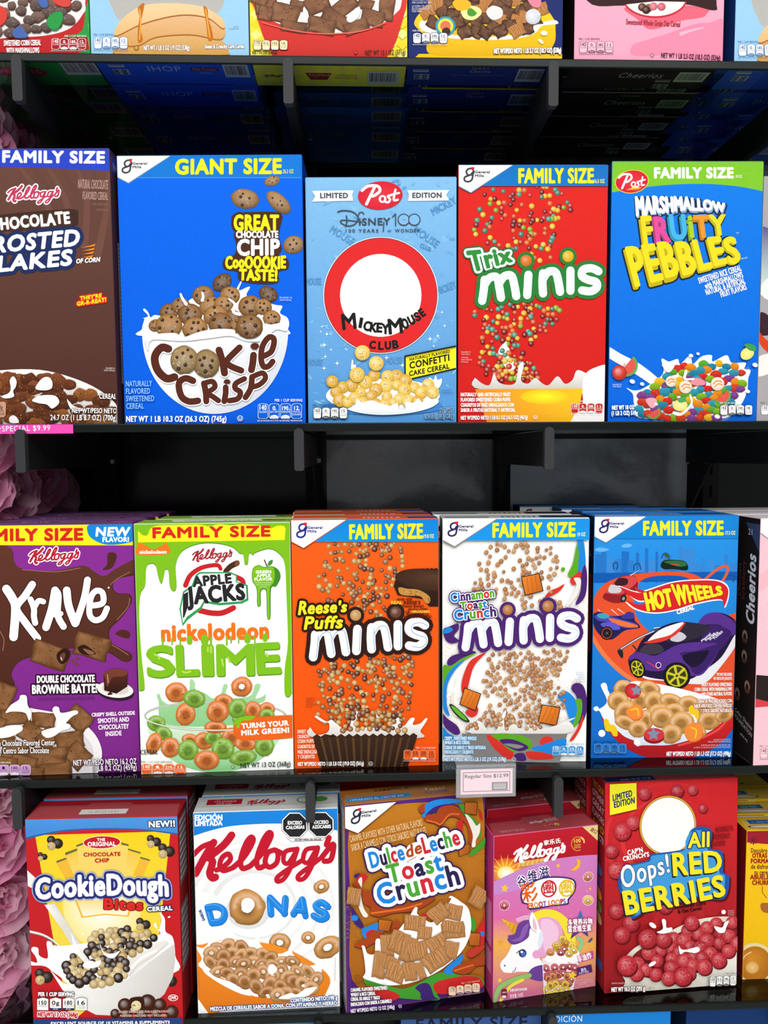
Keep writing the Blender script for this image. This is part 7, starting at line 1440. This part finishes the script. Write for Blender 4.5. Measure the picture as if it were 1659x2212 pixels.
# navy carton with yellow bowl
def art(b):
    a = Art(b, 'front', (530, 0, 2.9625)); a.part('background_print'); a.poly('#23306e', '1040,-900 2080,-900 2080,385 1040,385'); a.poly('#f2c81e', '1110,345 2050,345 2050,375 1080,375')
    a.part('cereal_picture'); a.blob(('#f6d02a', '#e8b41a', 0, 100, 0, 350), '1080,150 1120,80 1200,30 1400,-40 1800,-40 1960,100 1985,200 1970,290 1880,345 1400,360 1180,345 1160,250 1120,200'); a.blob('#f2f0ee', '1120,180 1130,130 1200,160 1260,210 1500,240 1620,230 1720,220 1800,170 1960,130 2000,140 1990,155 1900,165 1840,220 1700,250 1500,255 1240,235')
    for x, y in sorted(a.spots('1130,110 1200,40 1400,-60 1800,-60 1920,60 1900,120 1780,200 1600,225 1400,215 1240,190', 46, R, 54), key=lambda p: p[1]):
        if R.random() < .28: a.chunk(x, y, 95, 80, R.uniform(-30, 30), '#c08248', 5, R, .55)
        else: a.chunk(x, y, 84, 74, R.uniform(-40, 40), '#4a3028', 0, R, .5, .12); a.crumb(x, y, 30, 28, '#705040', 5, R, .1, .2)
    a.blob('#e9f2a0', '1380,70 1420,40 1490,50 1510,90 1460,130 1400,120'); a.blob('#4f9a3a', '1420,70 1440,55 1465,70 1480,90 1455,108 1425,100')
    for r_, c in ((64, '#3aa0b8'), (50, '#efe04a'), (34, '#e07a5a')): a.ell(c, 1280, 170, r_, r_*.98, 0, 20)
    a.ell('#4a3028', 1285, 205, 28, 26); a.blob('#e8e8e8', '1540,80 1580,40 1640,60 1640,110 1580,130'); a.blob('#f2b830', '1325,20 1380,-10 1440,20 1430,60 1360,70'); a.ball(1840, 110, 50, '#d8dce4', .8, 14, .4); a.blob('#e88aa0', '1800,-20 1850,-40 1890,0 1880,50 1830,40')
    a.ell('#fbf6e0', 1910, 215, 22, 16, 10, 14); a.ell('#fbf6e0', 1890, 268, 22, 10, 40, 14)
    a.part('flavour_text')
    for i, t in enumerate(('MARSHMALLOW SHAPES', 'AND COLORS MAY VARY', 'LA FORMA Y EL COLOR', 'DE LOS MALVAVISCOS', 'PUEDE VARIAR')): a.T(t, 1066, (8, 26, 50, 66, 82)[i], (1195, 1192, 1190, 1180, 1130)[i], (8, 26, 50, 66, 82)[i], 13, '#dfe2ee', b=1)
    a.part('net_weight_text'); a.T('NET WT/PESO NETO 1 LB 2.7 OZ (18.7 OZ) (530g)', 1590, 346, 2018, 340, 30, '#fff', b=2.2, o=[('#8a6a10', 2)])
    a.nut(1070, 216, 224, 66, ('140', '0', '240', '12'), '#f6f6f4', '#23306e', '#23306e', '#23306e', '#fff', head='POR RACIÓN DE 1 TAZA', hc='#fff', hw=155); a.flush()
def bot(a): a.poly('#2c3c86', '0,0 300,0 300,100 0,100'); a.rect_('#d8b020', 20, 0, 300, 5); marks(a, 8, 22, '#a8b0c4'); a.T('LUCKY', 84, 20, 106, 20, 6, '#c8a83a', b=.5); a.T('Charms', 82, 29, 108, 29, 7, '#a8acbc', b=.5); a.line('#7a84a8', '60,36 130,36', .8); bars(a, 144, 18, 34, 34)
A4 = row1('navy cereal carton with a yellow bowl of marshmallow shapes, right of the yellow carton', .0685, .2639, .064, ('#23306e', '#171d40', '#23306e', '#1b2450'), art, bot, 'navy cartons')
rows(A4, (.075, .146, .215, .281), (.004, .006, .004, .004), 'navy cereal carton', 'navy cartons')
# pink carton
def art(b):
    a = Art(b, 'front', (1080, 0, 2.8653)); a.part('background_print'); a.poly(('#f6b4cc', '#f2a8c2', 0, 0, 0, 380), '455,-900 1385,-900 1385,400 455,400'); a.blob('#ee8fae', '820,280 900,250 1060,200 1200,150 1300,140 1390,130 1390,360 1240,380 1060,345 830,345'); a.blob('#ea6a80', '790,40 1260,40 1275,90 1240,110 1120,130 1020,165 920,180 850,120'); a.line('#f4b8ce', '1120,210 1180,190 1260,170', 22, 8)
    a.part('cereal_picture'); a.blob('#3a2426', '540,-300 540,5 760,35 980,25 1170,30 1330,65 1340,0 1340,-300'); a.ell('#c8323e', 960, -10, 200, 122, 0, 40); a.ell('#f4f0ee', 960, -12, 190, 112, 0, 40)
    a.poly('#3a2426', '540,-150 1340,-150 1340,0 1150,12 960,8 760,30 540,8')
    for x, y, c in ((880, 45, '#6a3a2a'), (920, 50, '#8a5a34'), (950, 40, '#e07a8a'), (1000, 42, '#d86a7a'), (905, 62, '#4a2a20')): a.ball(x, y, 26, c, .6, 12, .2)
    a.part('flavour_text'); a.T('Sweetened Whole Grain Oat Cereal', 780, 152, 1114, 168, 34, '#a8323e', b=2)
    a.part('net_weight_text'); a.T('NET WT 1 LB 2.5 OZ (18.5 OZ) (524g)', 998, 358, 1362, 374, 30, '#5a2440', b=2); a.ell('#7a3a54', 942, 344, 12, 13); a.ell('#f2a8c2', 942, 344, 9, 10); a.T('U', 937, 350, 947, 350, 12, '#7a3a54', b=.6)
    a.nut(488, 258, 214, 70, ('140', '0', '180', '11'), '#f8c4d6', '#5a2440', '#7a3a5a', '#7a3a5a', '#fff', hc='#5a2440', hw=130); a.flush()
def bot(a): a.poly('#38282a', '0,0 300,0 300,100 0,100'); a.rect_('#e6a2ba', 0, 0, 300, 3); a.T('Chocolate', 86, 14, 112, 14, 6, '#b0a6a6', b=.3); a.T('Cheerios', 68, 38, 126, 38, 13, '#c6c2c2', b=1, sh=.2); bars(a, 146, 22, 40, 26); marks(a, 122, 42, '#9a9494')
A5 = row1('pink cereal carton with dark brown picture, right part of the top shelf', .2787, .470, .068, ('#f2a8c2', '#1f1517', '#f2a8c2', '#2c1d1f'), art, bot, 'pink top shelf cartons')
rows(A5, (.083, .158, .232), (.006, .008, .010), 'pink cereal carton', 'pink top shelf cartons')
A6 = row1('pale blue pancake cereal carton at the right end of the top shelf', .4849, .6796, .068, ('#a4d4f4', '#1a3f86', '#a4d4f4', '#1c3f9a'), lambda b: pancake(b, 4706, 46), botp, 'pancake cartons right')
rows(A6, (.081, .168, .250), (.019, .022, .028), 'right stack pale blue pancake carton', 'pancake cartons right')

# ================================================================ ROW 5, glimpsed through the lowest glass shelf
me = boxmesh('glass_shelf', SHX0, SHX1, 0.0, SHD, -1.124, -1.114)
setk(link_mesh('glass_shelf', me, GLASS), 'smoked glass shelf below the picture that carries the lowest cartons', 'shelf', 'glass shelves')
def low(label, x, w, cols, fn, h=.322):
    ps = (x, .03, 0, w, h); b = carton(label, ps, -1.114, .06, cols, quad_of(ps, -1.114)); fn(b); return b
def lowtext(c, items):
    def f(b):
        a = Art(b, 'front', (0, 0, 1)); H = 0; a.H = None; a.O = Vector((-b.w/2, -b.d/2, b.h)); a.V = Vector((0, 0, -1)); a.rect = (0, b.w, 0, b.h)
        a.part('size_banner'); a.poly(c, [(0, 0), (b.w*1000, 0), (b.w*1000, 40), (0, 40)])
        for t, x0, x1, y, h, cc in items: a.T(t, x0, y, x1, y, h, cc, b=.8)
        a.flush()
    return f
low('blue banded carton under the lowest glass shelf, left', -.36, .19, ('#8a1a22', '#6a1018', '#3f74b8', '#333'), lowtext('#3f86d4', ()))
low('carton with blue NEW!! band under the lowest glass shelf', -.162, .19, ('#8a1a22', '#6a1018', '#3f74b8', '#333'), lowtext('#3f86d4', (('NEW!!', 132, 172, 26, 16, '#f2f2f2'),)))
low('carton with blue FAMILY SIZE band under the lowest glass shelf', .155, .20, ('#26407a', '#1a2a50', '#2a4f96', '#333'), lowtext('#3a5a96', (('FAMILY SIZE', 22, 180, 24, 17, '#1a2240'),)))
low('white carton with blue EDICIÓN band under the lowest glass shelf', .352, .18, ('#e0e0e0', '#333', '#d8d8d8', '#ccc'), lowtext('#1c86e0', (('EDICIÓN', 8, 52, 18, 9, '#fff'), ('LIMITADA', 8, 52, 30, 8, '#fff'))))
low('dark blue carton under the lowest glass shelf, right end', .56, .19, ('#16386e', '#10284e', '#1a4486', '#333'), lowtext('#16386e', ()))

# ================================================================ shelf tickets
class Tag(Box): pass
def ticket(name, label, x0, x1, z0, z1, y, th, mt, rz=0):
    B = Tag(); B.w, B.h, B.d = x1-x0, z1-z0, th; B.quad = None
    B.root = empty(name, ((x0+x1)/2, y, z0), rz); setk(B.root, label, 'price tag')
    return B
def plain(B):
    a = Art.__new__(Art); a.b = B; a.lay = 3; a.name = None; a.H = None; a.reset(); a.last = None
    a.O = Vector((-B.w/2, -B.d/2, B.h)); a.U = Vector((1, 0, 0)); a.V = Vector((0, 0, -1)); a.N = Vector((0, -1, 0)); a.rect = (0, B.w, 0, B.h); return a
B = ticket('shelf_ticket', 'hot pink paper strip reading SPECIAL $9.99 on the second shelf edge', -.470, -.3604, .0283, .0398, -.0046, .001, None)
link_mesh('paper_strip', boxmesh('paper_strip', -B.w/2, B.w/2, -.0005, .0005, 0, B.h), mat('hot_pink_paper', '#f04ab0', .6, .2), B.root)
a = plain(B); a.part('lettering'); a.T('†SPECIAL $9.99', 16, 8.6, 81, 7.4, 6.6, '#ffffff', b=.25); a.flush()
B = ticket('price_tag', 'clear plastic price holder with pink card reading Regular Size $12.99', .1276, .2075, -.4555, -.4130, -.0105, .004, None, .02)
pm = bpy.data.materials.new('clear_acrylic'); pm.use_nodes = True; nt = pm.node_tree; pb = nt.nodes['Principled BSDF']
pb.inputs['Base Color'].default_value = (.95, .97, 1, 1); pb.inputs['Roughness'].default_value = .08; pb.inputs['Alpha'].default_value = .10
def quadstrip(nm, prof, x0, x1, m, par):
    bm = bmesh.new(); A_ = [bm.verts.new((x0, y, z)) for y, z in prof]; C_ = [bm.verts.new((x1, y, z)) for y, z in prof]
    for k in range(len(prof)-1): bm.faces.new((A_[k], C_[k], C_[k+1], A_[k+1]))
    me = bpy.data.meshes.new(nm); bm.to_mesh(me); bm.free(); o = link_mesh(nm, me, m, par); md = o.modifiers.new('thickness', 'SOLIDIFY'); md.thickness = .0006; return o
quadstrip('holder', [(.012, B.h+.0008), (-.001, B.h+.0008), (-.0025, B.h-.002), (-.0025, .0), (-.0008, -.0014), (.0012, .0), (.0012, B.h-.006)], -B.w/2, B.w/2, pm, B.root)
link_mesh('price_card', boxmesh('price_card', -B.w/2+.006, B.w/2-.004, -.0006, .0, .0025, B.h-.006), mat('pale_pink_card', '#f6d5e0', .6, .2), B.root)
a = plain(B); a.O = Vector((-B.w/2, -.0007, B.h)); a.part('lettering')
for q in ('9.5,10 72,10', '9.5,36 72,36', '9.5,10 9.5,36', '72,10 72,36'): a.line('#3a2a30', q, .8)
a.T('Regular Size $12.99', 11.5, 17.5, 70, 17.5, 4.8, '#2a2328'); a.T('Regular Size $12.99', 11.75, 17.4, 70.25, 17.5, 4.8, '#2a2328'); a.rect_('#6a6266', 48, 24, 69, 35); a.rect_('#b9b2b4', 50, 25.5, 67, 33.5); a.line('#6a6266', '51,27 66,27', .5); a.line('#6a6266', '51,30 66,30', .5)
a.flush()

# ================================================================ silk flowers at the left end
PETAL = printed('silk_petal', .7, .1)
nt = PETAL.node_tree; pb = nt.nodes['Principled BSDF']; tr = nt.nodes.new('ShaderNodeBsdfTranslucent'); xs = nt.nodes.new('ShaderNodeMixShader'); xs.inputs[0].default_value = .5
nt.links.new(pb.inputs['Base Color'].links[0].from_socket, tr.inputs['Color']); nt.links.new(pb.outputs[0], xs.inputs[1]); nt.links.new(tr.outputs[0], xs.inputs[2]); nt.links.new(xs.outputs[0], nt.nodes['Material Output'].inputs[0])
setk(link_mesh('wall_left', boxmesh('wall_left', -.72, -.612, .02, .385, -1.25, .95), mat('flower_backing', '#9a5a74', .9, .1)), kind='structure')
R = random.Random(77)
def bloom_mesh(seed, base):
    R = random.Random(seed); V = []; F = []; C = []
    for ring, (n, rad, tilt, size) in enumerate(((3, .006, 78, .020), (5, .012, 64, .028), (7, .020, 48, .034), (8, .029, 30, .038), (9, .038, 12, .040))):
        for i in range(n):
            az = 6.2832*(i+R.uniform(-.25, .25))/n+ring*.4; tl = math.radians(tilt+R.uniform(-12, 12)); sz = size*R.uniform(.85, 1.15)
            rd = Vector((math.cos(az), math.sin(az), 0)); sd = Vector((-math.sin(az), math.cos(az), 0)); up = Vector((0, 0, 1))
            dr = rd*math.cos(tl)+up*math.sin(tl); nm = up*math.cos(tl)-rd*math.sin(tl); o = rd*rad*.45+up*.004*(5-ring)
            k = len(V); nu, nv = 6, 6; ph = R.uniform(0, 6.28); c = mix(base, R.choice(['#f9cfe2', '#ee8fc0', '#f5a9d0', '#fbdfea']), R.uniform(.1, .7))
            for v in range(nv+1):
                t = v/nv; wd = sz*(.28+.95*math.sin(min(1, t*1.08)*math.pi*.62))*(1 if t < .86 else .84)
                for u in range(nu+1):
                    s_ = u/nu*2-1
                    p = o+dr*(sz*1.05*t*(1-.16*s_*s_*t))+sd*(s_*wd*.55)+nm*(-.010*s_*s_*(1-t)*1.2+.0035*math.sin(7*s_+ph+3*t)*t*t+.012*(1-s_*s_)*t*t*(-.4)+.006*t*t*t)
                    V.append(p); C.append(mix(c, '#e468a6', .35*(1-t)))
            for v in range(nv):
                for u in range(nu):
                    q = k+v*(nu+1)+u; F.append((q, q+1, q+nu+2, q+nu+1))
    me = colmesh('petals', V, F, C); me.materials.append(PETAL)
    for p in me.polygons: p.use_smooth = True
    return me
ms = [bloom_mesh(3+i, c) for i, c in enumerate(('#fbc0dc', '#fccfe4', '#f6aed2', '#fde0ec'))]
def flower(loc, sc, i, label, group):
    r = empty('silk_flower', loc); setk(r, label, 'flower', group)
    r.rotation_euler = Vector((.50+R.uniform(-.3, .3), -.80, .45+R.uniform(-.3, .3))).to_track_quat('Z', 'Y').to_euler(); r.scale = (sc,)*3
    link_mesh('petals', ms[i % 4], None, r)
for pts_, lab, grp in (([(-.540, Y, z) for z in (-.99, -.905, -.82, -.735, -.65, -.565, -.49) for Y in (.10, .19, .28)], 'pink silk flower in the blossom wall left of the red cookie dough carton', 'flowers beside the bottom row'),
                     ([(-.535, Y, z) for z in (-.135, -.055, .02) for Y in (.09, .17, .25, .325)], 'pink silk flower in the gap between the brown and purple cartons, far left', 'flowers between the middle shelves'),
                     ([(-.535, Y, z) for z in (.415, .455) for Y in (.12, .20, .28)], 'pink silk flower under the top shelf, behind the brown carton', 'flowers under the top shelf')):
    for x, Y, z in pts_:
        flower((x+R.uniform(-.008, .008), Y+R.uniform(-.015, .015), z+R.uniform(-.015, .015)), R.uniform(.92, 1.12), R.randrange(4), lab, grp)
bpy.data.objects.remove(_fo)
